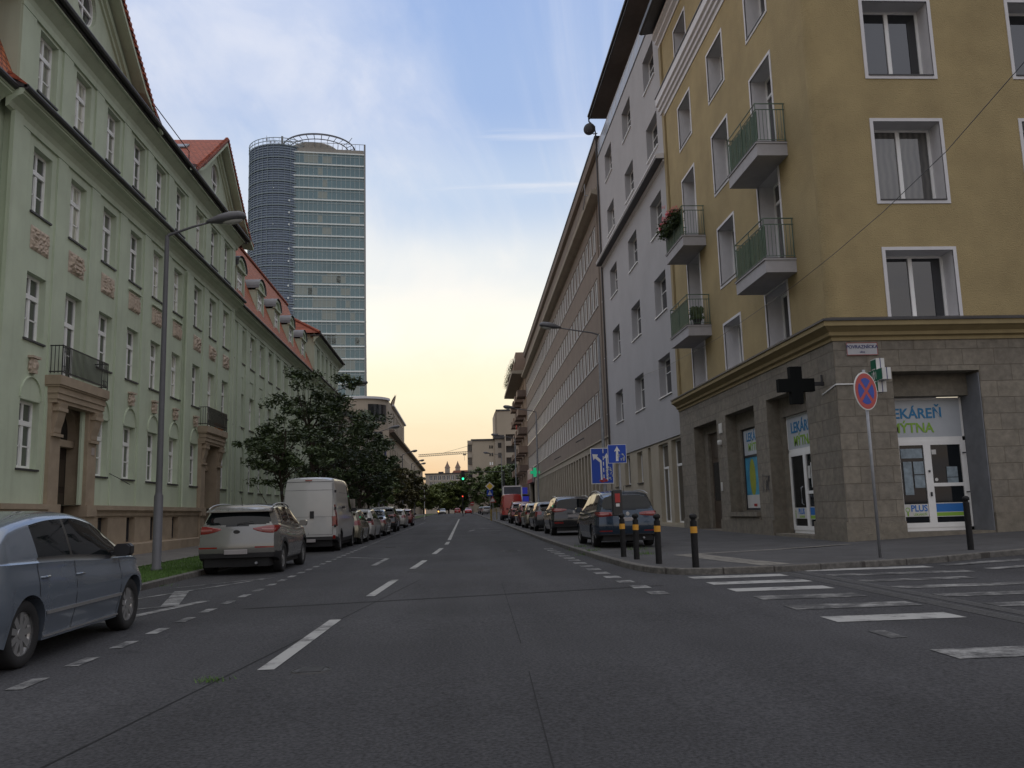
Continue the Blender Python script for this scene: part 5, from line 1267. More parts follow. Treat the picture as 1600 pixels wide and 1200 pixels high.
# classification shared by hatchbacks / suvs / sedans
def std_cls(x,y,z,zone,zt,zb,S):
    L_=S['L'];r_=-L_/2;f=L_/2;HW=S['W']/2;ax=abs(x)
    rr,rfy=S['roofx']
    if zone=='gh' and zt-zb>.12:
        hfr=(z-zb)/max(.01,(zt-zb))
        for (a,b) in S['sidewin']:
            if a+ .0*hfr<y<b and .10<hfr<.84:
                if any(abs(y-p-S.get('bslant',0)*(hfr-.5))<.045 for p in S['bp']): return 'pillar#'+('l' if x<0 else 'r')
                return 'window#%s%d'%('l' if x<0 else 'r',sum(y>p for p in S['bp']))
        if S['ws'][0]<y<S['ws'][1] and hfr>.86: return 'windscreen'
        if S.get('sedan') and S['rw'][0]<y<S['rw'][1] and hfr>.86: return 'rear_window'
        if S['sidewin'][0][0]-.05<y<S['sidewin'][-1][1]+.05 and (hfr<=.10): return 'pillar#'+('l' if x<0 else 'r')
    if zone=='roof':
        if S['ws'][0]<y<S['ws'][1] : return 'windscreen'
        if S.get('sedan') and S['rw'][0]<y<S['rw'][1]: return 'rear_window'
    # rear end
    if zone=='rear' or y<r_+.42:
        sx='l' if x<0 else 'r'
        if zone=='rear' and not S.get('sedan'):
            z0,z1=S['rwz']; z0=z0+.05*(ax/S['rww'])**3; k=(z-z0)/(z1-z0)
            if 0<k<1 and ax<S['rww']*(1-.10*k) and (k>.12 or ax<S['rww']*.93): return 'rear_window'
        for (x0,z0,z1,yy) in S['tail']:
            k=min(1,max(0,(ax-x0)/(HW-x0))); zc=z0*.4+z1*.6; hh=(z1-z0)*(.30+.30*k)
            if (zc-hh<z<min(z1,zc+hh) if S.get('tapertail',1) else z0<z<z1) and (( zone=='rear' and ax>x0) or (zone!='rear' and y<r_+yy and ax>HW*.7)): return 'tail_light#'+sx
        for (x0,z0,z1) in S.get('refl',[]):
            if z0<z<z1 and zone=='rear' and ax>x0: return 'reflector#'+sx
        if z<S.get('bumpz',.42) and zone!='gh': return 'bumper'
    if zone=='front' or y>f-.5:
        sx='l' if x<0 else 'r'
        z0,z1=S['head']
        if z0<z<z1 and ((zone=='front' and ax>HW*.45) or (zone!='front' and y>f-S.get('heady',.42) and ax>HW*.6)): return 'headlight#'+sx
        if zone=='front' and .30<z<.56 and ax<HW*.6: return 'grille'
    if zone=='low' and z<S.get('cladz',0): return 'bumper'
    if zone=='low' and S.get('cladz',0):
        for a in (S['axf'],S['axr']):
            if (y-a)**2+(z-S['wr'])**2<(S['wr']+.13)**2: return 'bumper'
    return 'body'
def ex_lamps(root,W,S,paint,hw,r_,f):
    """tail lamps laid on the curved rear corner: inner tip, full depth at the corner, tapering along the wing"""
    HW=S['W']/2; x0,side,prof=S['lamp']; n=22; k_=6
    def wp(x_,yy,z_):
        kr=sstep(r_+.75,r_,yy); return (x_,yy+kr*pchip(S['rprof'],z_)+kr*.08*(x_/HW)**2,z_)
    xe=hw(r_)-.02
    for sg in (1,-1):
        for mt,nm,ins in ((redlight,'tail_light',0),(mat('lamp_inner_pale',(.30,.10,.09),rough=.2,var=.2,coat=1),'lamp_segment',1)):
            b=MB(W); vs=[]
            for i in range(n+1):
                t=i/n
                if ins: t=.22+.36*t
                lo=pchip([(a,c) for a,c,d in prof],t); hi=pchip([(a,d) for a,c,d in prof],t)
                if ins: m_=(lo+hi)/2; lo,hi=m_-(hi-lo)*.22,m_+(hi-lo)*.16
                for j in range(k_+1):
                    z_=lo+(hi-lo)*j/k_; off=.014*math.sin(math.pi*j/k_)**.5*(math.sin(math.pi*i/n)**.4 if not ins else 1)+.003+(.006 if ins else 0)
                    if t<.5: 
                        p=wp(x0+(xe-x0)*t/.5,r_,z_); p=(p[0],p[1]-off,p[2])
                    else:
                        yy=r_+side*(t-.5)/.5; p=wp(hw(yy)-.012,yy,z_); q=min(1,(t-.5)/.12); p=(p[0]+off*q,p[1]-off*(1-q),p[2])
                    vs.append((sg*p[0],p[1],p[2]))
            b.add(vs,[(i*(k_+1)+j,(i+1)*(k_+1)+j,(i+1)*(k_+1)+j+1,i*(k_+1)+j+1) for i in range(n) for j in range(k_)])
            o=b.build(nm,mt,root if not ins else par,smooth=True); par=o
def ex_rails(root,W,S,paint,hw,r_,f):
    for sg in (1,-1):
        b=MB(W); a0,a1=S['rails']; n=8; pts=[]
        for i in range(n+1):
            y=a0+(a1-a0)*i/n; zt=pchip(S['top'],y); e=.05*math.sin(math.pi*min(1,max(0,i/n)))**.4
            pts.append((sg*(hw(y)-.26*(zt-pchip(S['belt'],y))-.09),y,zt-.055+e))
        b.tube(pts,.017,6); b.build('roof_rail',rimm if S.get('railbright',1) else blackp,root,smooth=True)
def ex_ant(root,W,S,paint,hw,r_,f):
    b=MB(W); y=r_+.55; zt=pchip(S['top'],y); b.tube([(0,y,zt-.01),(0,y-.1,zt+.18)],.006,5); b.lathe([(0,.03),(.02,0)],8,T=Matrix.Translation((0,y,zt-.01))); b.build('aerial',blackp,root)
def ex_spoiler(root,W,S,paint,hw,r_,f):
    zt=pchip(S['top'],r_+.05); yb=r_+pchip(S['rprof'],zt-.04)
    b=MB(W); b.prism([(yb-.13,zt-.075),(yb-.13,zt-.05),(yb+.16,zt+.005),(yb+.16,zt-.08)],-S['rww']-.0,S['rww']+.0,'x'); o=b.build('roof_spoiler',paint,root)
def ex_badge(root,W,S,paint,hw,r_,f):
    z_=S['badge']; yb=r_+pchip(S['rprof'],z_)-.02
    b=MB(W); b.lathe([(0,.0),(.05,.0),(.058,-.008)],20,T=Matrix.Translation((0,yb,z_))@Matrix.Rotation(R(90),4,'X')@Matrix.Diagonal((1.3 if S.get('ovalbadge') else 1,.75 if S.get('ovalbadge') else 1,1,1))); b.build('badge',rimm if not S.get('ovalbadge') else blackp,root)
def ex_wiper(root,W,S,paint,hw,r_,f):
    z_=S['rwz'][0]+.05; yb=r_+pchip(S['rprof'],z_)-.03
    b=MB(W); b.tube([(0,yb,z_-.04),(.02,yb,z_),(.36,yb+.01,z_+.05)],.009,5); b.build('rear_wiper',blackp,root)
def ex_exhaust(root,W,S,paint,hw,r_,f):
    b=MB(W); b.tube([(.45,r_+.05,.27),(.45,r_+.3,.27)],.03,8); b.build('exhaust',steel,root)
def ex_strip(root,W,S,paint,hw,r_,f):
    for sg in (1,-1):
        for (ya,yb_,z_,mt,w_) in ((-.95,1.28-.35,.47,rimm,.016),(-.92,.95,.235,rimm,.008)):
            b=MB(W); n=10
            for i in range(n):
                y0=ya+(yb_-ya)*i/n;y1=ya+(yb_-ya)*(i+1)/n; o=(.05*sstep(.5,.22,z_)); 
                x0,x1=hw(y0)-o+.003,hw(y1)-o+.003
                b.box(min(sg*x0,sg*(x0+.016)),max(sg*x0,sg*(x0+.016)),y0,y1,z_-w_,z_+w_)
            b.build('side_moulding',mt,root)
SEDAN=dict(L=4.5,W=1.74,axf=1.34,axr=-1.28,wr=.31,tw=.2,spokes=9,sill=.20,
  top=[(-2.25,.92),(-1.95,1.02),(-1.62,1.05),(-1.35,1.12),(-.85,1.37),(-.4,1.46),(.1,1.475),(.5,1.42),(.95,1.20),(1.30,1.02),(1.6,.94),(2.0,.83),(2.25,.66)],
  belt=[(-2.25,.86),(-1.6,.97),(-.6,.94),(.6,.90),(1.25,.90),(1.7,.84),(2.25,.62)],roofx=(-.85,.5),sedan=True,
  ws=(.56,1.26),rw=(-1.36,-.80),sidewin=[(-1.10,1.12)],bp=[-.12,],cuts=[1.26,.56,-.80,-1.36],
  rprof=[(0,.12),(.3,.03),(.55,0),(.8,.02),(.95,.08),(1.5,.2)],fprof=[(0,-.12),(.3,-.02),(.5,0),(.62,-.06),(.8,-.2),(1.2,-.3)],
  rwz=(2,3),rww=.6,tail=[(.52,.68,.88,.3)],head=(.55,.76),heady=.52,bumpz=.0,mirror=(.80,.99),handles=(.02,-.98),seams=(.95,-.12,-.98),platez=.62,badge=.8,classify=std_cls,
  extra=[ex_strip],mirrormat=plastic)
SEDAN_FAR=dict(SEDAN); SEDAN.update(nlow=18,ngh=12,nc=20,step=.055)
HATCH=dict(SEDAN_FAR,L=4.15,W=1.72,sedan=False,axf=1.22,axr=-1.26,spokes=5,
  top=[(-2.08,1.36),(-1.6,1.43),(-.9,1.47),(-.2,1.48),(.35,1.42),(.9,1.18),(1.25,1.0),(1.6,.92),(1.9,.80),(2.08,.66)],
  belt=[(-2.08,.96),(-.6,.93),(.6,.89),(1.2,.89),(1.7,.82),(2.08,.62)],ws=(.45,1.22),rw=(0,0),sidewin=[(-1.62,1.05)],bp=[-.12,-1.08],cuts=[],
  rprof=[(0,.12),(.3,.03),(.55,0),(.8,.02),(.95,.08),(1.2,.25),(1.48,.48)],fprof=SEDAN['fprof'],rwz=(.98,1.33),rww=.60,tail=[(.50,.74,.98,.28)],refl=[],mirror=(.72,.99),handles=(-.02,-.95),seams=(.88,-.12,-.98),platez=.55,badge=.86,extra=[ex_badge,ex_spoiler],mirrormat=plastic)
NEARH=dict(HATCH,L=4.25,W=1.74,axf=1.32,axr=-1.31,wr=.315,spokes=9,nlow=20,ngh=14,nc=24,step=.05,top=[(-2.12,1.14),(-1.65,1.30),(-1.15,1.41),(-.55,1.475),(-.1,1.485),(.35,1.43),(.9,1.19),(1.25,1.02),(1.6,.94),(1.95,.82),(2.12,.68)],belt=[(-2.12,.98),(-.6,.95),(.6,.905),(1.2,.90),(1.7,.83),(2.12,.63)],tail=[(.5,.74,.98,-.1)],sidewin=[(-1.04,1.10)],bp=[-.30],ws=(.5,1.24),handles=(-.20,-1.0),seams=(.92,-.30,-1.12),mirror=(.78,1.0),extra=[ex_strip],head=(.58,.80),heady=.5)
WAGON=dict(HATCH,L=4.6,W=1.80,axf=1.40,axr=-1.30,wr=.32,top=[(-2.3,1.38),(-1.7,1.46),(-.9,1.49),(-.1,1.50),(.45,1.43),(.98,1.2),(1.38,1.01),(1.7,.93),(2.1,.82),(2.3,.66)],
  belt=[(-2.3,.98),(-.6,.95),(.6,.91),(1.25,.91),(1.8,.83),(2.3,.62)],ws=(.52,1.34),sidewin=[(-2.0,1.15)],bp=[-.10,-1.08],mirror=(.82,1.0),handles=(0,-.95),seams=(.98,-.1,-1.0))
SUV=dict(HATCH,nlow=22,ngh=14,nc=36,step=.055,L=4.44,W=1.86,axf=1.34,axr=-1.30,wr=.345,tw=.23,sill=.30,spokes=5,rtaper=.10,tumble=.30,shoulder=.05,
  top=[(-2.22,1.50),(-1.7,1.59),(-1.0,1.635),(-.2,1.64),(.35,1.585),(.85,1.36),(1.22,1.15),(1.6,1.07),(1.95,.96),(2.22,.78)],
  belt=[(-2.22,1.14),(-1.2,1.08),(-.4,1.02),(.6,.98),(1.2,1.0),(1.7,.94),(2.22,.74)],ws=(.42,1.18),sidewin=[(-1.42,1.02)],bp=[-.12,-1.12],
  rprof=[(0,.12),(.4,.02),(.62,0),(.85,.04),(1.08,.10),(1.3,.24),(1.64,.50)],rwz=(1.12,1.49),rww=.75,tail=[],lamp=(.36,.40,[(0,1.035,1.06),(.15,.985,1.085),(.38,.945,1.115),(.52,.94,1.12),(.75,1.0,1.12),(1,1.085,1.10)]),refl=[(.42,.61,.655)],head=(.72,.92),
  bumpz=.52,cladz=.34,mirror=(.72,1.12),handles=(-.02,-.92),seams=(.86,-.12,-.96),platez=.53,badge=.985,ovalbadge=1,rails=(-1.85,.35),extra=[ex_lamps,ex_rails,ex_ant,ex_badge,ex_wiper,ex_exhaust,ex_spoiler],mirrormat=None)
del SUV['mirrormat']
BIGW=dict(SUV,L=4.75,W=1.85,axf=1.48,axr=-1.32,sill=.26,wr=.335,spokes=10,
  top=[(-2.37,1.50),(-1.8,1.60),(-1.0,1.66),(-.2,1.67),(.45,1.61),(.95,1.38),(1.36,1.13),(1.7,1.04),(2.1,.92),(2.37,.76)],
  belt=[(-2.37,1.06),(-1.2,1.03),(-.4,1.0),(.6,.97),(1.3,.99),(1.8,.91),(2.37,.72)],ws=(.5,1.32),sidewin=[(-1.95,1.15)],bp=[-.08,-1.10],
  rprof=[(0,.12),(.4,.02),(.62,0),(.85,.04),(1.05,.08),(1.3,.22),(1.67,.46)],rwz=(1.07,1.52),rww=.76,tail=[],lamp=(.34,.34,[(0,.93,.99),(.2,.90,1.02),(.5,.885,1.03),(.75,.91,1.03),(1,.99,1.01)]),refl=[(.46,.46,.495)],bumpz=.40,cladz=0,head=(.72,.9),mirror=(.80,1.1),handles=(0,-.95),seams=(.98,-.1,-1.02),platez=.80,badge=.96,ovalbadge=0,rails=(-1.9,.45),extra=[ex_lamps,ex_rails,ex_ant,ex_badge,ex_exhaust])
silverblue=carpaint('silver_blue',(.175,.21,.26)); silver=carpaint('silver',(.21,.207,.195)); darkblue=carpaint('dark_blue',(.018,.035,.06)); blackc=carpaint('black',(.012,.012,.014),metal=.1)
whitec=carpaint('white',(.46,.46,.45),metal=0,rough=.3); darkgrey=carpaint('dark_grey',(.05,.055,.06)); greyc=carpaint('grey',(.16,.165,.17)); redc=carpaint('red',(.42,.02,.015),metal=0); darkred=carpaint('dark_red',(.12,.02,.02)); champagne=carpaint('champagne',(.26,.24,.18))
build_car('parked_car','silver blue hatchback nearest the camera, cut by the left edge of the picture','car',-4.98,9.98,NEARH,silverblue,rz=0)
build_car('parked_suv','silver off-road car parked between the grass verge and the white van','car',-5.13,22.55,SUV,silver)
# ---- white van
VAN=dict(tapertail=0,L=5.6,W=2.02,axf=1.85,axr=-1.75,wr=.34,tw=.22,sill=.32,spokes=5,rtaper=.06,tumble=.10,shoulder=.03,
  top=[(-2.8,2.56),(-2.5,2.62),(0,2.64),(.9,2.60),(1.25,2.38),(1.75,1.75),(2.05,1.35),(2.4,1.18),(2.8,.9)],
  belt=[(-2.8,1.35),(1.0,1.35),(1.7,1.30),(2.1,1.2),(2.8,.85)],roofx=(-2.5,1.0),ws=(1.15,2.0),rw=(0,0),sidewin=[(.75,1.75)],bp=[],cuts=[],
  rprof=[(0,.03),(.5,0),(1.3,.01),(2.0,.05),(2.6,.13)],fprof=[(0,-.1),(.5,0),(.9,-.1),(1.3,-.3)],rwz=(5,6),rww=.1,tail=[(.87,.92,1.62,.14)],head=(.85,1.15),bumpz=.56,cladz=.48,mirror=(1.45,1.45),handles=(.8,),seams=(1.7,.75,-.45),platez=.40,badge=1.3,classify=std_cls,mirrormat=plastic)
def ex_van(root,W,S,paint,hw,r_,f):
    yb=lambda z_: r_+pchip(S['rprof'],z_)-.004
    b=MB(W)
    def ln(x0,x1,z0,z1): b.add([(x0,yb(z0),z0),(x1,yb(z0),z0),(x1,yb(z1),z1),(x0,yb(z1),z1)],[(0,1,2,3)])
    ln(-.84,.84,2.44,2.455); ln(-.84,.84,2.15,2.158); ln(-.84,-.83,.60,2.45); ln(.84,.85,.60,2.45); ln(-.84,.84,.60,.61); ln(.012,.022,.6,2.45); ln(-.84,.84,1.22,1.226);ln(.9,.92,1.25,1.26)
    b.build('door_gap',plastic,root)
    b=MB(W); b.box(.06,.20,yb(1.3)-.03,yb(1.3),1.17,1.42); b.build('rear_handle',plastic,root)
    b=MB(W); b.box(-.12,.12,yb(2.5)-.03,yb(2.5)+.02,2.475,2.515); b.build('high_brake_light',redlight,root)
    for sg in (1,-1):
        for z_ in (.85,1.45,2.05):
            b=MB(W); b.box(min(sg*.90,sg*.97),max(sg*.90,sg*.97),yb(z_)-.035,yb(z_)+.02,z_,z_+.09); b.build('hinge',plastic,root)
        b=MB(W); x=sg*(hw(-1)+.006); b.box(min(x-.01*sg,x+.012*sg),max(x-.01*sg,x+.012*sg),-1.6,-.95,1.50,1.58); b.build('side_rail',plastic,root)
        b=MB(W); b.box(min(sg*.86,sg*.95),max(sg*.86,sg*.95),yb(.5)-.01,yb(.5)+.02,.46,.58); b.build('rear_reflector',redlight,root)
        b=MB(W); x=sg*(hw(-1)+.002); b.box(min(x,x+.004*sg),max(x,x+.004*sg),-2.4,.6,2.05,2.06); b.build('side_groove',plastic,root)
VAN['extra']=[ex_van]
build_car('parked_van','white high-roof panel van parked in front of the dark trees','van',-5.28,33.5,VAN,whitec)
# ---- remaining left row
greenish=carpaint('dark_olive',(.06,.065,.05))
hz={}
def far(name,label,spec,paint,x,y,z=None,rz=0,group=None,cat='car'):
    return build_car(name,label,cat,x,y,spec,paint,z=z,rz=rz,group=group)
G1='cars parked along the left kerb'; G2='cars parked on the right pavement'
far('parked_car','champagne hatchback half hidden just beyond the white van',HATCH,champagne,-4.98,38.6,group=G1)
far('parked_car','white estate car with a dark rear window, second behind the white van',WAGON,whitec,-4.95,43.6,group=G1)
far('parked_car','silver saloon parked between the white estate and the dark off-road car',SEDAN_FAR,silver,-4.85,49.4,group=G1)
far('parked_suv','dark grey off-road car, tallest of the far cars on the left',SUV,darkgrey,-4.95,57.5,group=G1)
far('parked_car','white hatchback parked beyond the dark grey off-road car',HATCH,whitec,-4.95,68.5,group=G1)
far('parked_car','dark red hatchback, last of the left kerb row before the small trees',HATCH,darkred,-4.85,76.5,group=G1)
# ---- right row (on the pavement)
def pz(x,y,e=.12): return gz(x,y)+e
far('parked_suv','dark blue estate-like off-road car behind the black bollards on the right pavement',BIGW,darkblue,4.86,27.2,z=pz(5,27),group=G2)
o=far('parked_suv','black off-road car parked ahead of the dark blue one',dict(BIGW,L=4.5,rails=(-1.8,.4),lamp=(.30,.40,[(0,1.05,1.09),(.2,.99,1.12),(.5,.97,1.13),(.8,1.02,1.13),(1,1.09,1.10)]),refl=[(.45,.5,.56)]),blackc,4.82,38.6,z=pz(5,38.6),group=G2)
far('parked_car','dark grey estate car parked beyond the black off-road car on the right',WAGON,darkgrey,4.7,46.0,z=pz(5,46),group=G2)
far('parked_car','champagne hatchback, third from the red van on the right pavement',HATCH,champagne,4.6,51.6,z=pz(5,51),group=G2)
far('parked_car','dark red estate car, second from the red van on the right pavement',WAGON,darkred,4.7,58.5,z=pz(5,58),group=G2)
far('parked_suv','dark red off-road car parked next to the red van',SUV,darkred,4.75,67.0,z=pz(5,67),group=G2)
# red van
RV=dict(VAN,L=5.3,top=[(a,b*.93 if b>1.5 else b) for a,b in VAN['top']],rprof=VAN['rprof'],extra=[])
far('parked_van','red delivery van at the far end of the right row',RV,redc,4.95,83.0,z=pz(5,83),cat='van',group=None)
# far traffic
far('driving_car','red hatchback driving away in the left of the two lanes',HATCH,redc,-.55,238,group='red cars driving away at the lights')
far('driving_car','red saloon driving away under the green light',SEDAN_FAR,redc,2.15,212,group='red cars driving away at the lights')
far('oncoming_car','silver saloon coming towards the camera beyond the small trees',SEDAN_FAR,silver,-4.3,222,rz=math.pi)
far('parked_car','silver estate parked beyond the road signs at the far right kerb',WAGON,silver,4.9,158,z=pz(5,158),group='far cars along the right kerb')
far('parked_car','dark hatchback behind the far silver estate',HATCH,darkgrey,4.9,176,z=pz(5,176),group='far cars along the right kerb')
far('parked_car','grey hatchback, farthest of the cars along the right kerb',HATCH,greyc,4.9,190,z=pz(5,190),group='far cars along the right kerb')
# motorcycle with lit headlamp
t=thing('motor_scooter','tiny oncoming scooter with an orange lit lamp','scooter',-6.9+2.2,195)
b=MB(Tr(-4.7,195,gz(0,195))); b.tube([(0,-.6,.3),(0,-.6,.3001)],.3,10)
for yy in (-.6,.65): b.lathe([(.2,-.06),(.3,-.05),(.3,.05),(.2,.06)],16,T=Matrix.Translation((0,yy,.3))@Matrix.Rotation(R(90),4,'Y'))
b.prism([(-.5,.35),(.7,.35),(.75,.7),(.3,.8),(0,.55),(-.4,.6),(-.5,1.0),(-.6,.95)],-.15,.15,'x'); b.tube([(-.3,-.45,1.0),(.3,-.45,1.0)],.02,6); b.build('scooter_body',darkgrey,t)
b=MB(Tr(-4.7,194.3,gz(0,195)+.8)); b.lathe([(0,.05),(.14,0),(0,-.05)],12,T=Matrix.Rotation(R(90),4,'X')); b.build('headlamp',mat('lit_lamp',(1,.5,.1),emit=(1,.45,.08),estr=3,var=0),t)
b=MB(Tr(-4.7,195.1,gz(0,195)+.75)); b.lathe([(0,0),(.2,.1),(.26,.4),(.2,.6),(.08,.66),(.13,.78),(.12,.95),(0,1.02)],12); b.build('rider',darkm,t)
# ================================================================== TOWER
TT=Matrix.Translation((-52,258,0))@Matrix.Rotation(R(7),4,'Z')
TW=thing('glass_tower','tall glass office tower with a round dark drum and a steel ring on top','tower',-52,258,z=1.4,rz=R(7))
tg=mat('tower_glass',(.125,.215,.24),rough=.10,var=.14,scale=.12,ior=1.65); tgd=mat('drum_glass',(.11,.155,.22),rough=.25,var=.2,scale=.6,ior=1.6)
tw=mat('tower_white_bands',(.78,.84,.82),rough=.5,var=.05); tgr=mat('tower_grey_frame',(.25,.25,.25),rough=.6,var=.1)
b=MB(TT); b.add([(-1.3,0,0),(25.0,0,0),(24.1,0,114.9),(-1.1,0,114.9),(-1.3,20,0),(25.0,20,0),(24.1,20,114.9),(-1.1,20,114.9)],[(0,1,2,3),(1,5,6,2),(4,5,6,7),(0,4,7,3),(3,2,6,7)]); b.build('glass_wall',tg,TW)
b=MB(TT); zf=[115.0-3.87*i for i in range(30)]
for z in zf: 
    xr=25.0-.9*z/115; b.box(-1.0,xr+.05,-.35,0,z-.42,z); 
b.build('floor_bands',tw,TW)
b=MB(TT)
for i in range(18):
    x=-.2+24.2*i/17; b.box(x-.06,x+.06,-.14,0,0,114.9)
for i in range(30): 
    z=115-3.87*i; b.box(-.9,24.3,-.10,-.0,z-1.25,z-1.1)
b.build('mullions',mat('tower_mullion',(.42,.50,.50),rough=.5),TW)
rg=random.Random(12); b=MB(TT)      # lowered blinds behind some panes
for k in range(46):
    i=rg.randrange(29); x=rg.randrange(16)*1.42; n=rg.choice((1,1,2,3,5)); z=115-3.87*i
    n=min(n,16-int(x/1.42)); b.quad((x-.1,-.03,z-3.5),(x-.1+1.42*n,-.03,z-3.5),(x-.1+1.42*n,-.03,z-1.3 if n<3 else z-.3),(x-.1,-.03,z-1.3 if n<3 else z-.3)); b.cut()
b.build('blinds',mat('blinds',(.29,.33,.30),rough=.4,var=.1),TW)
b=MB(TT); b.box(-1.5,-.9,-.5,.5,0,119.6); b.box(24.05,24.5,-.4,.2,0,118.2); b.box(-1.0,.8,-.12,0,0,75.4); b.build('corner_fins',tgr,TW)
DR=TT@Matrix.Translation((-2.0,8.5,0))
b=MB(DR); b.lathe([(9.7,0),(9.7,116.5)],48); b.lathe([(0,116.5),(9.7,116.5)],48); b.build('drum_wall',tgd,TW,smooth=True)
b=MB(DR)
for i in range(150): z=1+116*i/150; b.lathe([(9.75,z),(9.95,z),(9.95,z+.18),(9.75,z+.18)],40)
b.build('drum_louvres',mat('drum_louvre',(.27,.34,.44),rough=.6,var=.1),TW)
b=MB(DR)
for i in range(36): a=2*math.pi*i/36; b.box(9.9,10.06,-.04,.04,0,118.6,T=Matrix.Rotation(a,4,'Z'))
for z in (116.4,117.4,118.5): b.lathe([(10.0,z),(10.15,z),(10.15,z+.18),(10.0,z+.18)],44)
for i in range(30): b.lathe([(9.9,3.87*i),(10.12,3.87*i),(10.12,3.87*i+.22),(9.9,3.87*i+.22)],40)
b.build('drum_ribs',mat('drum_rib',(.27,.34,.36),rough=.6,var=.1),TW)
for i in range(26):      # small openings in the drum, painted pale to look lit
    z=9.2+3.87*i
    for a,w_ in ((-1.25,.22),(-1.02,.13),(-1.72,.10),(-.8,.1)):
        if rg.random()<.75: 
            b=MB(DR@Matrix.Rotation(a,4,'Z')) ; 
            if a==-1.25 or i%3==0: b.box(9.9,10.17,-w_,w_,z,z+.55 if a==-1.25 else z+.3); b.build('drum_opening',tw,TW)
b=MB(TT); b.lathe([(0,119.3),(7.6,119.0),(8.0,118.6),(8.0,114.9)],40,T=Matrix.Translation((8.2,9,0))); b.box(.2,23.9,.3,.4,114.9,116.4); b.build('plant_room',mat('plant_room_beige',(.36,.34,.30),rough=.8,var=.08),TW)
RG=TT@Matrix.Translation((9.7,10,0))@Matrix.Rotation(R(0),4,'X')
b=MB(RG)
for r_,z in ((11.6,120.2),(11.2,120.7),(9.6,119.6)):
    b.tube([(r_*math.cos(2*math.pi*i/48),r_*math.sin(2*math.pi*i/48),z) for i in range(49)],.16,5,cap=False)
for i in range(30):
    a=2*math.pi*i/30; c,s_=math.cos(a),math.sin(a); b.tube([(9.6*c,9.6*s_,119.6),(11.6*c,11.6*s_,120.2)],.11,4); b.tube([(9.6*c,9.6*s_,119.6),(9.0*c,9.0*s_,117.2)],.07,4)
b.build('roof_ring',mat('ring_steel',(.14,.15,.18),rough=.6),TW)
b=MB(TT)
for i in range(19): x=-.6+24.6*i/18; b.box(x-.05,x+.05,-.3,-.2,115,118.2)
for i in range(10): y=2*i; b.box(24.0,24.1,y,y+.1,115,118.2)
b.box(-.6,24.1,-.3,-.2,118.05,118.2); b.box(24.0,24.1,-.3,20,118.05,118.2); b.build('parapet_railing',tgr,TW)
b=MB(TT)
for i in range(14): x=-6.5+i*.42; h=rg.uniform(.8,3.0); b.tube([(x,6,118),(x,6,119.5+h)],.06,4); b.box(x-.2,x+.2,5.9,6.1,119+h*.6,119.6+h*.6) if i%3==0 else None
b.tube([(19,1,119),(20.3,0,120.4)],.1,5); b.build('antennas',steel,TW)

# ================================================================== FAR BLOCKS
def block(name,label,x0,y0,x1,y1,h,m,wins=None,zb=0,roofm=None):
    """box building; wins: rows on the face looking at the camera (y0) and the street face"""
    t=thing(name,label,'building',(x0+x1)/2,y0,z=gz(0,y0))
    b=MB(); z0=-1
    Tf=Matrix.Translation((x0,y0,0)); 
    ww=[]
    if wins: 
        ax,bx,nx,rows_,w_=wins; ww=[(ax+(bx-ax)*i/max(1,nx-1),ax+(bx-ax)*i/max(1,nx-1)+w_,a,c,.3) for i in range(nx) for (a,c) in rows_]
    b=MB(Tf); wallgrid(b,0,x1-x0,z0,h,ww); box_shell(b,0,x1-x0,0,y1-y0,z0,h); b.build('wall',m,t)
    for o in ww: window(t,Tf,o[0],o[1],o[2],o[3],.25,'two',pane=glassD)
    b=MB(Tf); b.box(-.3,x1-x0+.3,-.3,y1-y0,h,h+.5); b.build('roof_edge',roofm or gutter,t)
    return t,Tf
# balcony block after the brown building
t=thing('balcony_block','rusty brown block with stacked balconies and a stepped roofline past the brown building','building',12,149)
TD=TC@Matrix.Translation((-87,0,0))
rust=mat('rust_render',(.26,.19,.145),rough=.9,var=.12,scale=.5,stain=.3)
b=MB(TD); rws=[(5.8+3.3*i,8.0+3.3*i) for i in range(6)]
wallgrid(b,-34,0,-.2,25.6,[(-x-1.3,-x,a,c,.3) for x in (5.5,8.2,13,15.7,20.5,23.2,28,30.7) for a,c in rws]+[(-4,-1,.3,3.4,.3),(-9,-6,.3,3.4,.3)]); box_shell(b,-34,0,0,14,0,25.6); b.build('wall',rust,t)
for x in (5.5,8.2,13,15.7,20.5,23.2,28,30.7):
    for a,c in rws: window(t,TD,-x-1.3,-x,a,c,.3,'two',frame=darkm,pane=glassD)
for k in range(4):
    for i in range(6):
        z=5.3+3.3*i; x=-.4-k*7.6; 
        b=MB(TD); b.box(x-4.0,x,-1.5,0,z-.25,z); b.box(x-4.0,x,-1.5,-1.4,z,z+.95 if i in(0,3) else z+.9); b.box(x-.1,x,-1.4,0,z,z+.9); b.box(x-4,x-3.9,-1.4,0,z,z+.9); b.build('balcony',mat('balcony_brown',(.17,.125,.1),rough=.8,var=.2) if (i+k)%2 else rust,t)
b=MB(TD); b.prism([(0,25.5),(-2.4,25.6),(-2.4,26.1),(0,26.2)],-34,.2,'x'); b.cut(); b.prism([(0,4.3),(-1.7,4.4),(-1.7,5.0),(0,5.05)],-34,.2,'x'); b.build('cornice',brownlight,t)
b=MB(TD)
for k,(y,h) in enumerate(((0,3.4),(2.2,6.2))): b.box(-33+k*2,-.5,y-1.6+1.8*k,13,26.1+(3.4 if k else 0),26.1+h)
for k in range(8): b.box(-2.8-k*4,-.8-k*4,-2.0,-.6,26.2,27.6+(k%3)*.25)
b.build('roof_storeys',rust,t)
b=MB(TD)
for k in range(5): b.box(-4.0-k*5,-2.4-k*5,-1.66,-1.6,27.1,29.0); b.cut()
b.build('roof_window',glassD,t)
rg=random.Random(77); b=MB(TD)
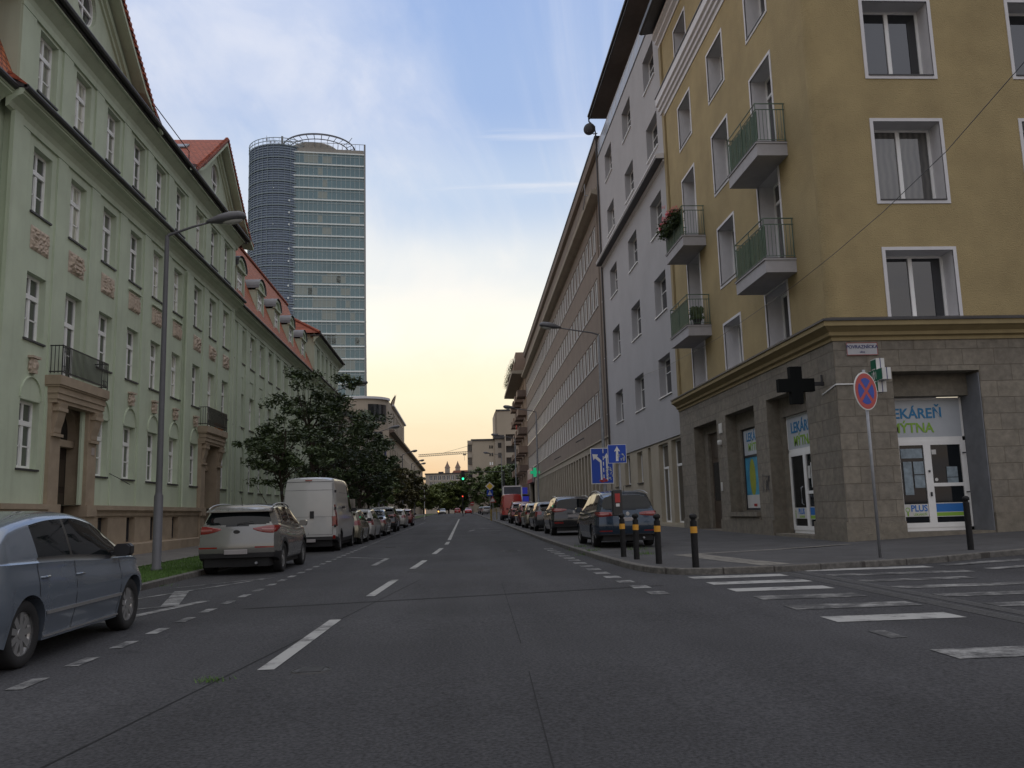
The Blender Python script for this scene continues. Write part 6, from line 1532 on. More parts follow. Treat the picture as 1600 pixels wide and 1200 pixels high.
for i in range(1100):
    x=rg.uniform(-33,-.5); b_=rg.random(); z=27.5+rg.random()*.9; y=-2.1+rg.gauss(0,.3); s_=.16; a=rg.random()*6.28; b.add([(x-s_,y,z),(x,y+s_*.5,z+s_),(x+s_,y,z+.05),(x,y-s_*.5,z-s_)],[(0,1,2,3)])
b.build('roof_terrace_plants',leafC,t,fixn=False)
fl=MB(TD); 
for i in range(40): fl.box(-2.5-rg.random(),-2.4-rg.random()*.8,-1.75,-1.6,15.9+rg.random()*.6,16.2+rg.random()*.5)
fl.build('balcony_flowers',flowerred,t)
# far blocks on the right
cream=mat('far_cream_render',(.40,.345,.27),rough=.95,var=.06,scale=.2); cream2=mat('far_pale_render',(.36,.315,.26),rough=.95,var=.06,scale=.2)
t,Tf=block('apartment_block','cream flat-roofed block with a recessed balcony stack on its left edge',4.1,258,20,276,22.9,cream)
for k in range(5):
    z=3.6+3.9*k
    window(t,Matrix.Translation((2.9,258.6,0)),0,1.15,z+.6,z+2.7,.3,'none' if 0 else 'two',frame=darkm,pane=glassD)
b=MB(); 
for k in range(6): z=3.2+3.9*k; b.box(2.8,4.12,257.7,259,z-.9,z+.3)
b.box(2.85,4.2,259,274,0,22.6); b.box(2.75,4.2,257.6,259,22.3,23.0); b.build('balcony_stack',cream2,t)
for x in (9.3,9.95):
    for z in (20.9,18.6,15.9): 
        b=MB(); b.box(x,x+.38,257.9,258.05,z-.4,z+.5); b.build('window',glassD if z!=15.9 else whitef,t)
t2,Tf=block('stair_block','cream block section with dark square windows right of the balcony stack block',11.0,257.2,13.9,262,23.2,cream2)
for z in (20.6,17.6,14.2,11): b=MB(); b.box(11.9,12.9,257.05,257.2,z,z+1.5); b.build('window',glassD,t2)
b=MB(); b.box(10.4,13.8,256.6,262,23.3,24.4); b.box(11.0,12.0,256.7,262,24.4,24.8); b.build('roof_equipment',gutter,t2)
t3=thing('loggia_block','cream block with a column of dark loggias beside the tall slab','building',15.5,255)
b=MB(Matrix.Translation((13.9,255,0))); lg=[(.3,3.3,8.6+3.45*i,10.6+3.45*i,1.2) for i in range(5)]; wallgrid(b,0,8,-1,23.6,lg); box_shell(b,0,8,0,15,-1,23.6); b.build('wall',cream2,t3)
b=MB(Matrix.Translation((13.9,255,0)))
for o in lg: b.quad((o[0],1.15,o[2]),(o[1],1.15,o[2]),(o[1],1.15,o[3]),(o[0],1.15,o[3])); b.box(1.6,1.75,.2,.3,o[2],o[3]); b.box(.9,1.0,.2,.3,o[2],o[3]); b.box(2.5,2.6,.2,.3,o[2],o[3])
b.build('loggia',glassD,t3)
t4,_=block('slab_tower','tall plain cream slab tower rising behind the cream blocks',13.3,292,30,310,35.8,cream)
b=MB(); b.box(12.6,13.32,292.5,310,0,35.2)
for i in range(6): b.box(12.9,13.3,292.3,292.52,12.0+3.6*i,13.4+3.6*i)
b.build('side_bay',cream2,t4)
# far centre building with tower caps
t5,_=block('school_building','long low pale building with two rows of square windows closing the street',-16.2,420,14,440,20.6,cream2,wins=(1.9,27,13,((14.2,16.9),(17.7,20.0)),1.55))
for xx in (-5.6,-.45):
    b=MB(Matrix.Translation((xx,430,0))); b.box(-1.2,1.2,-1.2,1.2,20.5,24.1); 
    tt=tag(b.build('roof_turret',mat('turret_render',(.38,.32,.26),var=.1)),('left' if xx<-3 else 'right')+' one of two small pale turrets with pointed red caps at the street end','turret')
    b=MB(Matrix.Translation((xx,430,0))); b.lathe([(1.5,24.0),(1.0,25.0),(.5,26.0),(0,27.6)],12); b.build('cap',mat('brown_cap',(.24,.17,.13),var=.1),tt)
b=MB(); b.prism([(-4,20.5),(14,20.5),(12,22.6),(-2.5,22.6)],428,432,'y'); tag(b.build('far_roof',mat('dull_red_roof',(.30,.13,.09),var=.1)),'red tiled far roof between and beside the two turrets','roof')
b=MB(); b.box(-10,-7.5,425,430,20.6,22.0); b.build('roof_equipment',gutter,t5)
# crane
tcn=thing('tower_crane','distant building crane with its jib reaching left over the street','crane',16,425,z=0)
b=MB(); yl=[(-19.5,29.4),(16,31.2)]
def truss(b,p,q,h,n,r=.12):
    p=Vector(p);q=Vector(q);u=V3(0,0,h)
    b.tube([p,q],r,4); b.tube([p+u,q+u],r,4)
    for i in range(n):
        a=p+(q-p)*i/n; c=p+(q-p)*(i+1)/n; b.tube([a,c+u],r*.7,3); b.tube([c,c+u],r*.7,3)
truss(b,(-19.5,422,29.4),(16,422,31.0),1.0,34); truss(b,(16,422,31.0),(27,422,31.4),1.0,10); b.tube([(16,422,37),(-8,422,30.8)],.08,3); b.tube([(16,422,37),(26,422,32.4)],.08,3); b.tube([(2.9,422,30.5),(2.9,422,27)],.07,3); b.box(2.2,3.8,421.5,422.5,29.6,30.2)
b.build('jib',mat('crane_paint',(.22,.19,.15),var=.1),tcn)
b=MB(); 
for dx in (-.8,.8): 
    b.tube([(16+dx,421.2,0),(16+dx,421.2,31)],.14,4); b.tube([(16+dx,422.8,0),(16+dx,422.8,31)],.14,4)
for i in range(15): b.tube([(15.2,421.2,2*i),(16.8,421.2,2*i+2)],.08,3)
b.tube([(16,422,31),(16,422,37.2)],.2,4); b.build('mast',MATS['crane_paint'],tcn)
# left side beyond the cross street
TE=Matrix(((0,-1,0,-12),(1,0,0,0),(0,0,1,0),(0,0,0,1)))
t=thing('long_pale_building','long pale building with tall narrow windows lining the far left side of the street','building',-12,200)
pale=mat('long_pale_render',(.40,.34,.265),rough=.9,var=.08,scale=.2,streak=.2)
ops_=[(152+4.4*i,153.2+4.4*i,a,c,.3) for i in range(30) for a,c in ((1.5,4.0),(5.6,8.8),(10.2,13.6))]
b=MB(TE); wallgrid(b,150,288,-1,16,ops_); box_shell(b,150,288,0,15,-1,16); b.build('wall',pale,t)
for o in ops_: window(t,TE,o[0],o[1],o[2],o[3],.2,'narrow',frame=whitef,pane=glassD)
b=MB(TE); b.prism([(0,15.6),(-.9,15.8),(-.9,16.2),(0,16.3)],150,289,'x'); b.build('cornice',mat('copper_edge',(.12,.085,.06),rough=.6,var=.1),t)
b=MB(TE); b.add([(240,-.6,16.2),(289,-.6,16.2),(289,6,19.5),(240,6,19.5)],[(0,1,2,3)]); b.build('roof',redtile,t)
t=thing('curved_corner_block','pale upper block with a rounded glazed corner and a flared roof fin behind the trees','building',-13,150)
b=MB(TE); wallgrid(b,160,197,16.2,21.6,[(163+4*i,165.2+4*i,17.2,20.6,.2) for i in range(8)],y=.3); b.build('wall',pale,t)
for i in range(8): window(t,TE,163+4*i,165.2+4*i,17.2,20.6,.2,'two',frame=whitef,pane=glassD,y=.3)
b=MB(); cx_,cy_=-16.5,152.5; rr=4.2
n=16; A=[(cx_+rr*math.cos(R(-110+110*i/n)),cy_+rr*math.sin(R(-110+110*i/n))) for i in range(n+1)]; A=[(-30,A[0][1])]+A+[(-12.3,160)]
for p,q in zip(A,A[1:]): b.quad((p[0],p[1],0),(q[0],q[1],0),(q[0],q[1],21.6),(p[0],p[1],21.6))
b.build('curved_wall',pale,t)
b=MB()
for (p,q) in list(zip(A,A[1:]))[6:14]:
    c=V3(cx_,cy_,0); 
    for z0,z1 in ((17.6,20.6),(12.8,15.8)):
        P=[(c.x+(p[0]-c.x)*1.01,c.y+(p[1]-c.y)*1.01),(c.x+(q[0]-c.x)*1.01,c.y+(q[1]-c.y)*1.01)]; b.quad((P[0][0],P[0][1],z0),(P[1][0],P[1][1],z0),(P[1][0],P[1][1],z1),(P[0][0],P[0][1],z1)); b.cut()
b.build('curved_window',glassD,t)
b=MB(); b.poly([(p[0],p[1],21.7) for p in A]+[(-30,160,21.7)]); 
b.lathe([(rr-.2,21.5),(rr+.35,21.5),(rr+.35,21.9),(rr-.2,21.9)],24,T=Matrix.Translation((cx_,cy_,0)),a0=R(-110),a1=0); b.build('roof_edge',whitetrim,t)
b=MB(); b.add([(-12.2,158,21.7),(-12.2,164,21.7),(-11.8,166,24.6),(-12.0,161,23.0)],[(0,1,2,3)]); b.add([(-12.4,158,21.7),(-12.4,164,21.7),(-12.0,166,24.6),(-12.2,161,23.0)],[(0,1,2,3)]); b.build('roof_fin',mat('fin_copper',(.2,.13,.09),rough=.6),t)
b=MB(TE); b.prism([(.25,21.5),(-.15,21.6),(-.15,21.9),(.25,21.9)],160,197.3,'x'); b.box(160,197,.3,12,21.6,21.8); box_shell(b,160,197,.3,12,16,21.6,skip='t'); b.build('roof_slab',whitetrim,t)
# low block between (hidden mostly by trees)
t,_=block('shopfront_building','pale building behind the dark trees at the left cross street',-30,96,-12.2,140,12.5,cream2,wins=(1.5,16,6,((1.5,3.6),(5,7.2),(8.6,10.8)),1.3))
b=MB(TE)
for i in range(9):
    for a,c in ((1.5,3.6),(5,7.2),(8.6,10.8)): b.box(99+4.4*i,100.4+4.4*i,-.24,-.22,a,c)
b.build('side_window_rows',glassD,t)['kind']='stuff'
b=MB(TE); b.box(137,138.6,-.5,-.25,0,12); b.build('blue_strip',mat('blue_banner',(.08,.09,.22),rough=.7,var=.15),t)

# ================================================================== TREES
def leafmesh(nm,m,R_,H_,z0,nclump,perc,size,seed,flat=.8,shape=None):
    rg=random.Random(seed); b=MB()
    cl=[]
    for i in range(nclump):
        for _ in range(30):
            d=V3(rg.gauss(0,1),rg.gauss(0,1),rg.gauss(0,1)).normalized()*(rg.random()**.38)
            p=V3(d.x*R_,d.y*R_,z0+H_/2+d.z*H_/2)
            nn=noise.noise(d*1.9+V3(seed,0,0))
            if nn>-.22 or rg.random()<.25: break
        p=V3(p.x*(1+.35*nn),p.y*(1+.35*nn),p.z*(1+.06*nn)); cl.append(p)
        rc=R_*rg.uniform(.12,.24)
        for k in range(perc):
            q=V3(rg.gauss(0,1),rg.gauss(0,1),rg.gauss(0,1)).normalized()*(rg.random()**.5)*rc; q.z*=flat*.7
            c=p+q; u=V3(rg.gauss(0,1),rg.gauss(0,1),rg.gauss(0,.5)).normalized(); v=u.cross(V3(rg.gauss(0,.5),rg.gauss(0,.5),1)).normalized(); s=size*rg.uniform(.6,1.3)
            b.v+= [tuple(c-u*s),tuple(c+v*s*.45-u*s*.1),tuple(c+u*s),tuple(c-v*s*.45+u*s*.1)]; o=len(b.v)-4; b.f.append((o,o+1,o+2,o+3)); b.m.append(0)
    me=bpy.data.meshes.new(nm); me.from_pydata(b.v,[],b.f); me.materials.append(m); return me,cl
def trunkmesh(cl,H0,r0,zt,seed,nbr=26):
    rg=random.Random(seed); b=MB(); pts=[V3(0,0,-.2)]; n=6
    for i in range(1,n+1): pts.append(V3(rg.gauss(0,.06)*i*.5,rg.gauss(0,.06)*i*.5,zt*i/n))
    b.tube(pts,[r0*(1-.75*i/n) for i in range(n+1)],10)
    for p in rg.sample(cl,min(nbr,len(cl))):
        t=rg.uniform(.32,.85); k=min(n-1,int(t*n)); s=pts[k]+(pts[k+1]-pts[k])*(t*n-k)
        if p.z<s.z: s=pts[max(1,k-2)]
        mid=s+(p-s)*.5+V3(0,0,-.12*(p-s).length+.2)+V3(rg.gauss(0,.1),rg.gauss(0,.1),0)
        b.tube([s,s+(mid-s)*.5+V3(0,0,.05),mid,p],[r0*.34,r0*.24,r0*.16,r0*.05],6)
    me=bpy.data.meshes.new('trunk'); me.from_pydata(b.v,[],b.f); me.materials.append(bark); return me
def tree(label,x,y,R_,H_,z0,seed,leaf,nclump,perc,size,r0=.13,group=None,name='street_tree',cat='tree',protos={}):
    key=(R_,H_,z0,seed,leaf.name)
    if key not in protos:
        me,cl=leafmesh('crown',leaf,R_,H_,z0,nclump,perc,size,seed); protos[key]=(me,trunkmesh(cl,z0,r0,z0+H_*.75,seed))
    t=thing(name,label,cat,x,y,group=group,rz=random.random()*6.28 if seed>20 else 0)
    inst(protos[key][1],'trunk',t,WM[t.name]); inst(protos[key][0],'crown',t,WM[t.name]); return t
TG='dark street trees in the grass verge on the left'
tree('slim dark street tree nearest the camera, behind the silver off-road car',-7.4,37.0,1.9,3.5,2.3,1,leafA,60,90,.10,.10,TG)
tree('tall dark street tree with a straight trunk behind the white van',-7.3,43.5,2.9,6.6,2.2,2,leafA,95,100,.115,.14,TG)
tree('broad dark street tree overhanging the parked cars past the van',-6.9,51.5,3.1,6.2,2.2,3,leafA,95,105,.125,.17,TG)
tree('dark street tree whose long boughs reach farthest over the road',-7.0,61.5,2.6,5.0,2.4,4,leafA,80,100,.14,.17,TG)
tree('low dark tree at the end of the dense verge row',-7.5,72,2.1,4.2,1.6,5,leafA,70,80,.15,.12,TG)
tree('small brownish street tree before the traffic lights on the left',-6.8,98,2.3,4.6,1.6,6,leafD,100,70,.17,.09,'small trees on the left before the lights')
tree('small olive street tree just left of the brownish one',-8.2,91,1.9,4.2,1.5,7,leafB,80,70,.17,.09,'small trees on the left before the lights')
tree('small reddish brown tree beyond the brownish one',-6.6,114,2.5,5.3,1.5,8,leafD,100,70,.19,.09,'small trees on the left before the lights')
FT='trees massed beyond the traffic lights'
spec_=[(-16,205,5,6.6,1.5,leafB),(-9.5,232,5,6.4,1.4,leafC),(-3.2,262,5.5,8.6,1.2,leafC),(-14,275,6,8,1.2,leafB),(3.6,262,5,11,1.2,leafB),(8.5,246,5.6,12.6,1.2,leafB),(12,226,5.2,11.4,1.2,leafB),(16.5,216,6,12.4,1.2,leafA),(9.3,196,3.6,8.2,1.4,leafB),(1.0,300,6,8,1,leafB),(-7,305,7,9,1,leafB),(14,180,3.4,8.0,1.4,leafB)]
labs=['rounded mid-green tree at the left end of the far mass','yellow-green tree left of the carriageway','bright yellow-green tree in the middle of the mass','broad mid-green tree far behind on the left','narrow mid-green tree over the right lane','dark tall tree directly right of the green light','mid-green tree under the balcony stack block','dark broad tree below the loggia block','dark low tree behind the priority sign','mid-green tree at the very end of the street','large mid-green tree behind the bright one','low green tree by the rusty balcony block']
for i,((x,y,R_,H_,z0,lf),lb) in enumerate(zip(spec_,labs)): tree(lb,x,y,R_,H_,z0,30+i,lf,150,60,.42,.25,FT,name='park_tree')

# ================================================================== STREET LAMPS
def lamp_proto(name,label,x,y,arm,h,right_side=False,z=None):
    z=gz(x,y)+.12 if z is None else z
    t=thing(name,label,'street lamp',x,y,z=z); W=Matrix.Translation((x,y,z)); s=1 if not right_side else -1
    b=MB(W); b.lathe([(.13,0),(.13,.05),(.105,.06),(.105,1.75),(.085,1.80),(.078,1.86),(.075,2.2),(.055,h-.3),(.05,h)],14); b.build('pole',lampgrey if not right_side else steel,t,smooth=True)
    b=MB(W); b.tube([(0,0,h-.10),(s*.03,0,h+.03),(s*.3,0,h+.12),(s*arm*.6,0,h+.24),(s*arm,0,h+.36)],[.045,.04,.034,.03,.028],8); b.build('arm',lampgrey,t,smooth=True)
    T=W@Matrix.Translation((s*arm,0,h+.37))@(Matrix.Identity(4) if s>0 else Matrix.Rotation(math.pi,4,'Z'))@Matrix.Rotation(R(-9),4,'Y')
    b=MB(T); ex=[(-.08,.05,.05),(.05,.09,.09),(.22,.15,.145),(.5,.19,.18),(.75,.18,.16),(.86,.12,.11),(.90,.03,.04)]; n=14; rings=[]
    for (xx,wy,wz) in ex: rings.append([(xx,wy*math.cos(2*math.pi*k/n),(wz if math.sin(2*math.pi*k/n)>0 else wz*.55)*math.sin(2*math.pi*k/n)) for k in range(n)])
    vs=[p for r in rings for p in r]; b.add(vs,[(i*n+k,i*n+(k+1)%n,(i+1)*n+(k+1)%n,(i+1)*n+k) for i in range(len(ex)-1) for k in range(n)]+[tuple(range(n))]); b.build('lamp_head',lampgrey,t,smooth=True)
    b=MB(T@Matrix.Translation((.56,0,-.05))@Matrix.Diagonal((.27,.12,.11,1))); b.lathe([(1,0),(.9,-.45),(.6,-.8),(0,-1)],16); b.build('lamp_glass',mat('lamp_cover',(.45,.45,.42),rough=.2,var=.05),t,smooth=True)
    return t
lt=lamp_proto('street_lamp','grey street lamp standing in the grass verge in front of the green building',-7.22,21.3,1.05,8.25)
GL='street lamps along the left verge'
for (x,y),lb in zip(((-7.2,50.5),(-7.2,78),(-7.2,111),(-7.2,133),(-7.3,142)),('second lamp on the left, its head just above the dark trees','third lamp on the left, in front of the pale corner block','thin far lamp rising by the small brownish tree','far lamp at the left end of the crane jib, longer arm','farthest left lamp, lowest head under the crane jib')):
    copytree(lt,Tr(x,y,gz(x,y)+.12),lb,GL)
lr=lamp_proto('street_lamp','grey street lamp between parked cars and the brown facade, nearest on the right',6.35,37.3,1.75,8.75,True)
for (x,y),lb in zip(((6.3,68.5),(6.3,95),(6.3,126)),('second lamp on the right, head beside the rusty balcony block','third lamp on the right, partly hidden by the balcony block','farthest lamp on the right, above the red van')):
    copytree(lr,Tr(x,y,gz(x,y)+.12),lb,'street lamps along the right pavement')
# ================================================================== SIGNS
def facing(x,y,z,rot=0): return Matrix.Translation((x,y,z))@Matrix.Rotation(rot,4,'Z')
# no stopping
t=thing('no_stopping_sign','round red and blue no stopping sign on a slim post at the pharmacy corner','traffic sign',8.75,17.75,z=gz(8.75,17.75)+.12)
b=MB(facing(8.75,17.75,.2)); b.tube([(0,0,0),(0,0,4.0)],.032,10); b.build('post',steel,t,smooth=True)
T=facing(8.72,17.70,3.73,R(-56+30))
T=Matrix.Translation((8.72,17.70,3.73))@Matrix.Rotation(math.atan2(8.72,17.7)*-1,4,'Z')@Matrix.Rotation(R(57),4,'Z')
b=MB(T); b.lathe([(0,.0),(.41,.0),(.415,.012),(.41,.02),(0,.02)],40,T=Matrix.Rotation(R(90),4,'X')); d=b.build('sign_disc',signwhite,t)
b=MB(T); b.disc((0,-.023,0),.385,40); b.build('red_ring',signred,d)
b=MB(T)
for k in range(4):
    a0=math.pi/4+k*math.pi/2; P=[]
    for i in range(9):
        a=a0+R(9)+(math.pi/2-R(18))*i/8; P.append((.285*math.cos(a),-.026,.285*math.sin(a)))
    am=a0+math.pi/4; P.append((.055*math.cos(am),-.026,.055*math.sin(am))); b.poly(P)
b.build('blue_quarters',signblue,d)
# lane signs
t=thing('lane_sign','large blue lane layout sign with two white arrows behind the smaller blue sign','traffic sign',5.15,30.4,z=gz(5,30)+.12)
X0,yS,zS=5.02,30.2,2.9
sc2=30.2/20.5; w_=.54*sc2/2; h_=.86*sc2/2; cxs=3.44*sc2; czs=1.38+(2.42-1.38)*sc2
b=MB(Matrix.Translation((cxs,30.3,0))); b.tube([(.06,0,gz(5,30)),(.06,0,czs+h_-.05)],.035,8); b.build('post',steel,t)
T=facing(cxs,30.2,czs,R(-4))
b=MB(T); b.box(-w_,w_,0,.03,-h_,h_); pl=b.build('sign_plate',signwhite,t)
b=MB(T); b.box(-w_+.025,w_-.025,-.004,0,-h_+.025,h_-.025); b.build('blue_field',signblue,pl)
b=MB(T); b.prism([(-.06,-.52),(-.005,-.52),(-.01,.18),(-.17,.34),(-.13,.40),(-.33,.42),(-.30,.20),(-.24,.27),(-.07,.12)],-.008,-.004,'y')
b.build('white_arrow',signwhite,pl)
b=MB(T); b.prism([(.14,-.52),(.20,-.52),(.20,.28),(.28,.25),(.17,.45),(.06,.25),(.14,.28)],-.008,-.004,'y'); b.build('white_arrow',signwhite,pl)
b=MB(T)
for z in (-.45,-.22,0.0,.2,.45): b.box(.035,.065,-.008,-.004,z,z+.14)
b.build('lane_dashes',signwhite,pl)
b=MB(T); rg=random.Random(6)
for i in range(26): x=rg.uniform(.12,.34); z=rg.uniform(-.5,-.05); s_=rg.uniform(.015,.05); b.box(x,x+s_,-.012,-.009,z,z+s_*rg.uniform(.5,1.8))
b.build('sticker_remains',mat('worn_sticker',(.35,.37,.4),var=.5,scale=30),pl)
b=MB(T); 
for i in range(9): x=rg.uniform(-.2,.12); z=rg.uniform(-.6,-.48); b.box(x,x+.08,-.013,-.009,z,z+.05)
b.build('red_paint_marks',signred,pl)
sc3=23.4/20.5; t=thing('one_way_sign','small square blue sign with one white upward arrow, nearest of the two blue signs','traffic sign',3.86*sc3,23.45,z=gz(4.3,23.4)+.12)
cx3=3.82*sc3; cz3=1.38+(2.70-1.38)*sc3; w3=.225*sc3
b=MB(); b.tube([(cx3+.06,23.5,gz(4,23)),(cx3+.06,23.5,cz3+w3)],.035,8); b.build('post',steel,t)
T=facing(cx3,23.42,cz3,R(-3)); b=MB(T); b.box(-w3,w3,0,.025,-w3,w3); pl=b.build('sign_plate',signwhite,t)
b=MB(T); b.box(-w3+.012,w3-.012,-.004,0,-w3+.012,w3-.012); b.build('blue_field',signblue,pl)
b=MB(T); b.prism([(-.04,-.2),(.03,-.2),(.03,.08),(.085,.06),(0,.21),(-.085,.06),(-.03,.08)],-.008,-.004,'y'); b.build('white_arrow',signwhite,pl)
b=MB(T)
for i in range(22): x=rg.uniform(0,.2); z=rg.uniform(-.22,-.02); s_=rg.uniform(.01,.04); b.box(x,x+s_,-.012,-.009,z,z+s_*1.2)
b.build('sticker_remains',MATS['worn_sticker'],pl)
t=thing('litter_bin','narrow black box with a red panel strapped to the post of the small blue sign','bin',cx3-.05,23.3,z=1.25)
b=MB(facing(cx3-.09,23.28,1.2)); b.box(-.13,.13,-.1,.12,0,.70); o=b.build('box',blackp,t); bv=o.modifiers.new('b','BEVEL'); bv.width=.02; bv.segments=2
b=MB(facing(cx3-.09,23.28,1.2)); b.box(-.07,.07,-.108,-.1,.36,.60); b.build('red_panel',signred,t); b=MB(facing(cx3-.09,23.28,1.2)); b.box(-.05,.05,-.108,-.1,.25,.33); b.build('label_panel',signwhite,t)
# priority road + crossing + warning sign far
def sg_post(name,label,x,y,zt,cat='traffic sign'):
    t=thing(name,label,cat,x,y,z=gz(x,y)+.1); b=MB(); b.tube([(x,y,gz(x,y)),(x,y,zt)],.04,6); b.build('post',steel,t); return t
t=sg_post('priority_road_sign','yellow and white diamond sign above a blue crossing sign at the far right kerb',3.12,88,4.5)
T=facing(3.12,87.9,4.05)@Matrix.Rotation(R(45),4,'Y'); b=MB(T); b.box(-.33,.33,0,.02,-.33,.33); p=b.build('diamond',signwhite,t); b=MB(T); b.box(-.23,.23,-.01,0,-.23,.23); b.build('yellow_field',signyellow,p)
T=facing(3.12,87.9,3.38); b=MB(T); b.box(-.31,.31,0,.02,-.31,.31); p=b.build('crossing_plate',signblue,t); b=MB(T); b.prism([(-.22,-.2),(.22,-.2),(0,.22)],-.01,0,'y'); b.build('white_triangle',signwhite,p); b=MB(T); b.tube([(0,-.02,-.15),(0,-.02,.1)],.03,5); b.build('figure',blackp,p)
t=sg_post('warning_sign','red edged triangular warning sign beside the diamond sign post',3.45,89,3.1)
T=facing(3.42,88.9,2.72); b=MB(T); b.prism([(-.38,-.3),(.38,-.3),(0,.36)],0,.02,'y'); p=b.build('triangle',signred,t); b=MB(T); b.prism([(-.25,-.22),(.25,-.22),(0,.22)],-.01,0,'y'); b.build('white_field',signwhite,p)
# traffic lights
gl=mat('green_lamp_lit',(.02,.8,.3),emit=(.03,.9,.38),estr=2.2,var=0); rl_=mat('red_lamp_lit',(.8,.05,.03),emit=(1,.08,.04),estr=1.6,var=0)
def signal(name,label,x,y,z,lit,arm=None):
    t=thing(name,label,'traffic light',(arm if arm else x),y)
    b=MB()
    if arm: b.tube([(arm,y,gz(arm,y)),(arm,y,z+.35)],.08,8); b.tube([(arm,y,z+.3),(x,y,z+.35)],.05,6)
    else: b.tube([(x,y+.1,gz(x,y)),(x,y+.1,z-.5)],.06,8)
    b.build('mast',darkm,t)
    b=MB(facing(x,y,z)); b.box(-.17,.17,-.08,.16,-.5,.5); 
    for k in (-1,0,1): b.lathe([(.12,0),(.12,.16)],12,T=Matrix.Translation((0,-.08,k*.32))@Matrix.Rotation(R(90),4,'X'),a0=0,a1=math.pi)
    h=b.build('signal_housing',blackp,t)
    for k,nm in ((1,'red'),(0,'amber'),(-1,'green')):
        b=MB(facing(x,y,z)); b.disc((0,-.085,k*.32),.11,16); on=(nm==lit); b.build('signal_lens',(rl_ if nm=='red' else gl) if on else darkm,h)
    return t
signal('traffic_light','traffic light hanging over the road on a mast arm, showing green',.42,88,5.2,'green',arm=4.6)
signal('traffic_light','small far traffic light showing red above the two red cars',.6,150,4.0,'red')
b=MB(); 
t=thing('no_entry_sign','small far red and white sign by the parked cars at the right kerb','traffic sign',2.9,176); b.tube([(2.6,176,1),(2.6,176,3.6)],.05,6); b.build('post',steel,t); b=MB(facing(2.6,175.9,3.3)); b.lathe([(0,0),(.42,0),(.42,.03)],20,T=Matrix.Rotation(R(90),4,'X')); p=b.build('disc',signred,t); b=MB(facing(2.6,175.85,3.3)); b.box(-.3,.3,-.02,0,-.07,.07); b.build('white_bar',signwhite,p)
# bollards
def bollard(label,x,y,h=1.02,first=[None],band=True,lean=0):
    z=gz(x,y)+.118
    if first[0] is None or not band:
        t=thing('bollard',label,'bollard',x,y,z=z,group='black bollards with an orange band on the corner kerb' if band else None)
        b=MB(WM[t.name]); b.lathe([(.066,-.02),(.066,h-.13),(.045,h-.12),(.045,h-.09),(.07,h-.075),(.076,h-.045),(.07,h-.015),(.04,h+.01),(0,h+.018)],18); b.build('bollard_post',mat('worn_black_bollard',(.011,.011,.012),rough=.6,var=.5,scale=14,spec=.3),t,smooth=False)
        if band: b=MB(WM[t.name]); b.lathe([(.0672,h-.36),(.0685,h-.36),(.0685,h-.235),(.0672,h-.235)],16); b.build('reflective_band',orangeband,t)
        if band: first[0]=t
        return t
    return copytree(first[0],Tr(x,y,z,x*3)@Matrix.Rotation(R(lean),4,'Y'),label,'black bollards with an orange band on the corner kerb')
bollard('bollard standing alone at the start of the zebra crossing, rightmost with an orange band',4.56,16.75)
bollard('banded bollard between the lone one and the pair in front of the dark blue car',4.15,18.1)
bollard('banded bollard in front of the dark blue car, middle one of three',4.02,19.75,lean=.5)
bollard('banded bollard closest to the small blue sign post',3.93,20.85,lean=-.6)
bollard('black leaning bollard without a band in front of the pharmacy door',11.15,18.45,band=False,h=1.15)
# pharmacy crosses
t=thing('pharmacy_cross_sign','switched-off black pharmacy cross on a bracket facing the street','pharmacy sign',10.0,24.4,z=4.3)
b=MB(facing(9.93,24.4,4.83)); b.box(-.18,.18,-.1,.1,-.55,.55); b.box(-.54,-.18,-.099,.099,-.19,.19); b.box(.18,.54,-.099,.099,-.19,.19); o=b.build('cross',mat('matt_black_sign',(.008,.009,.009),rough=.8,var=.1,spec=.1),t)
b=MB(facing(9.93,24.4,4.83)); b.box(.54,.87,-.04,.04,-.02,.09); b.tube([(.8,0,.05),(.8,0,.3)],.03,6); b.build('bracket',darkm,t)
t=thing('green_cross_sign','green and white pharmacy cross above the corner door, beside the no stopping sign','pharmacy sign',11.75,23.1,z=4.4)
def crossmb(T,s,x0,x1,mtl,name,par):
    a=s*.31; b=MB(T); b.box(x0,x1,-a/2*1.1,a/2*1.1,-s/2,s/2); b.box(x0+.001,x1-.001,-s/2,-a/2*1.1,-a/2*1.1,a/2*1.1); b.box(x0+.001,x1-.001,a/2*1.1,s/2,-a/2*1.1,a/2*1.1); return b.build(name,mtl,par)
T=Matrix.Translation((11.78,23.05,4.87))
ccx=crossmb(T,.95,-.12,.12,signwhite,'cross_box',t); crossmb(T,.88,-.126,-.121,pharmgreen,'green_face',ccx); crossmb(T,.96,-.012,.012,navy,'dark_rim',ccx)
b=MB(T)
for z0,z1,y0,y1 in ((.16,.19,-.10,.10),(-.19,-.16,-.10,.10),(-.1,.1,-.12,-.09),(-.1,.1,.09,.12)): b.box(-.130,-.127,y0,y1,z0,z1)
b.tube([(-.13,0,-.12),(-.13,0,.12)],.015,5); b.disc((-.132,0,.06),.05,10,'x'); b.build('emblem',signwhite,ccx)
b=MB(); b.tube([(11.78,23.5,4.87),(11.78,23.62,4.87)],.03,6); b.build('bracket',darkm,t)
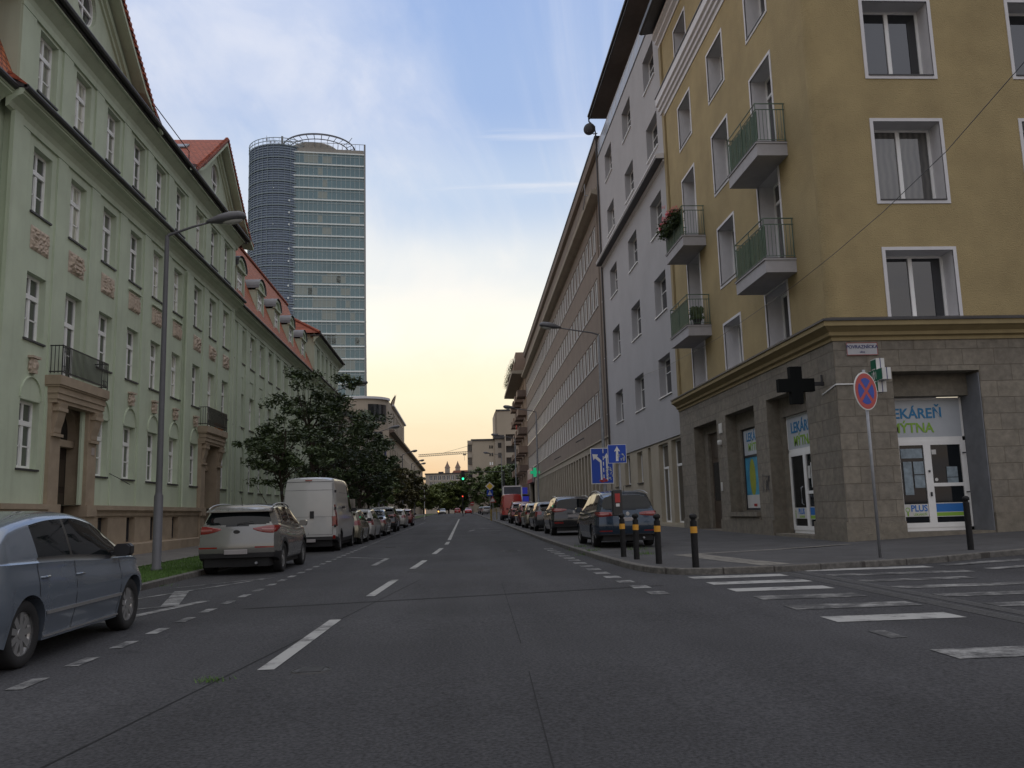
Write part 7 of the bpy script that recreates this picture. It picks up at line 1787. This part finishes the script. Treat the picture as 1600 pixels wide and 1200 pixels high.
# overhead wire
b=MB(); P=[(10.55,9.0,10.6),(10.58,14.33,9.32),(10.6,16.89,8.80),(10.6,19.75,8.47),(10.6,22.74,8.27),(10.6,25.6,8.15),(10.6,33.8,8.13),(10.62,42.45,8.47),(10.75,48.6,9.0)]
b.tube(P,.009,5); tag(b.build('overhead_wire',blackp),'thin black wire sagging across the yellow facade to the grey building','wire')
# white posts / small far poles by left small trees
for i,(x,y) in enumerate(((-6.3,84),(-6.3,86.2),(-6.3,88.4),(-6.3,90.6),(-6.3,92.8))):
    if i==0:
        wp=thing('kerb_post','thin pale post, one of the row at the left kerb past the parked cars','post',x,y,z=gz(x,y)+.1,group='pale kerb posts on the left'); b=MB(WM[wp.name]); b.lathe([(.05,0),(.05,1.1),(.03,1.18),(0,1.2)],8); b.build('post_shaft',steel,wp)
    else: copytree(wp,Tr(x,y,gz(x,y)+.1),'thin pale post, one of the row at the left kerb past the parked cars','pale kerb posts on the left')
b=MB(); t=thing('far_pole','slim pale pole between the small trees and the lights on the left','pole',-2.9-1.9,120); b.tube([(-4.8,120,.7),(-4.8,120,5.4)],.05,6); b.build('pole_shaft',whitef,t)
for i,(x,y) in enumerate(((3.1,84),(3.1,86.5),(3.9,91))):
    t=thing('yellow_post',('short yellow and black post at the far right crossing','second short yellow and black post at the far crossing','short yellow and black post behind the warning sign')[i],'post',x,y,z=gz(x,y)+.1); b=MB(WM[t.name]); b.lathe([(.045,0),(.045,1.1),(0,1.12)],8); b.build('post_shaft',mat('dull_yellow_paint',(.25,.19,.05),rough=.6,var=.3,scale=4),t)
# framed billboard above red van
t=thing('billboard','pale framed billboard standing behind the red van','billboard',5.6,87,z=.6)
b=MB(); 
for x in (4.45,6.3): b.box(x-.06,x+.06,87,87.1,.6,4.0)
b.box(4.4,6.35,87,87.1,3.9,4.02); b.box(4.4,6.35,87,87.1,2.2,2.3); b.build('frame',whitef,t); b=MB(); b.box(4.5,6.25,87.02,87.06,2.3,3.9); b.build('panel',mat('billboard_panel',(.09,.10,.13),rough=.4,var=.3,scale=1),t)
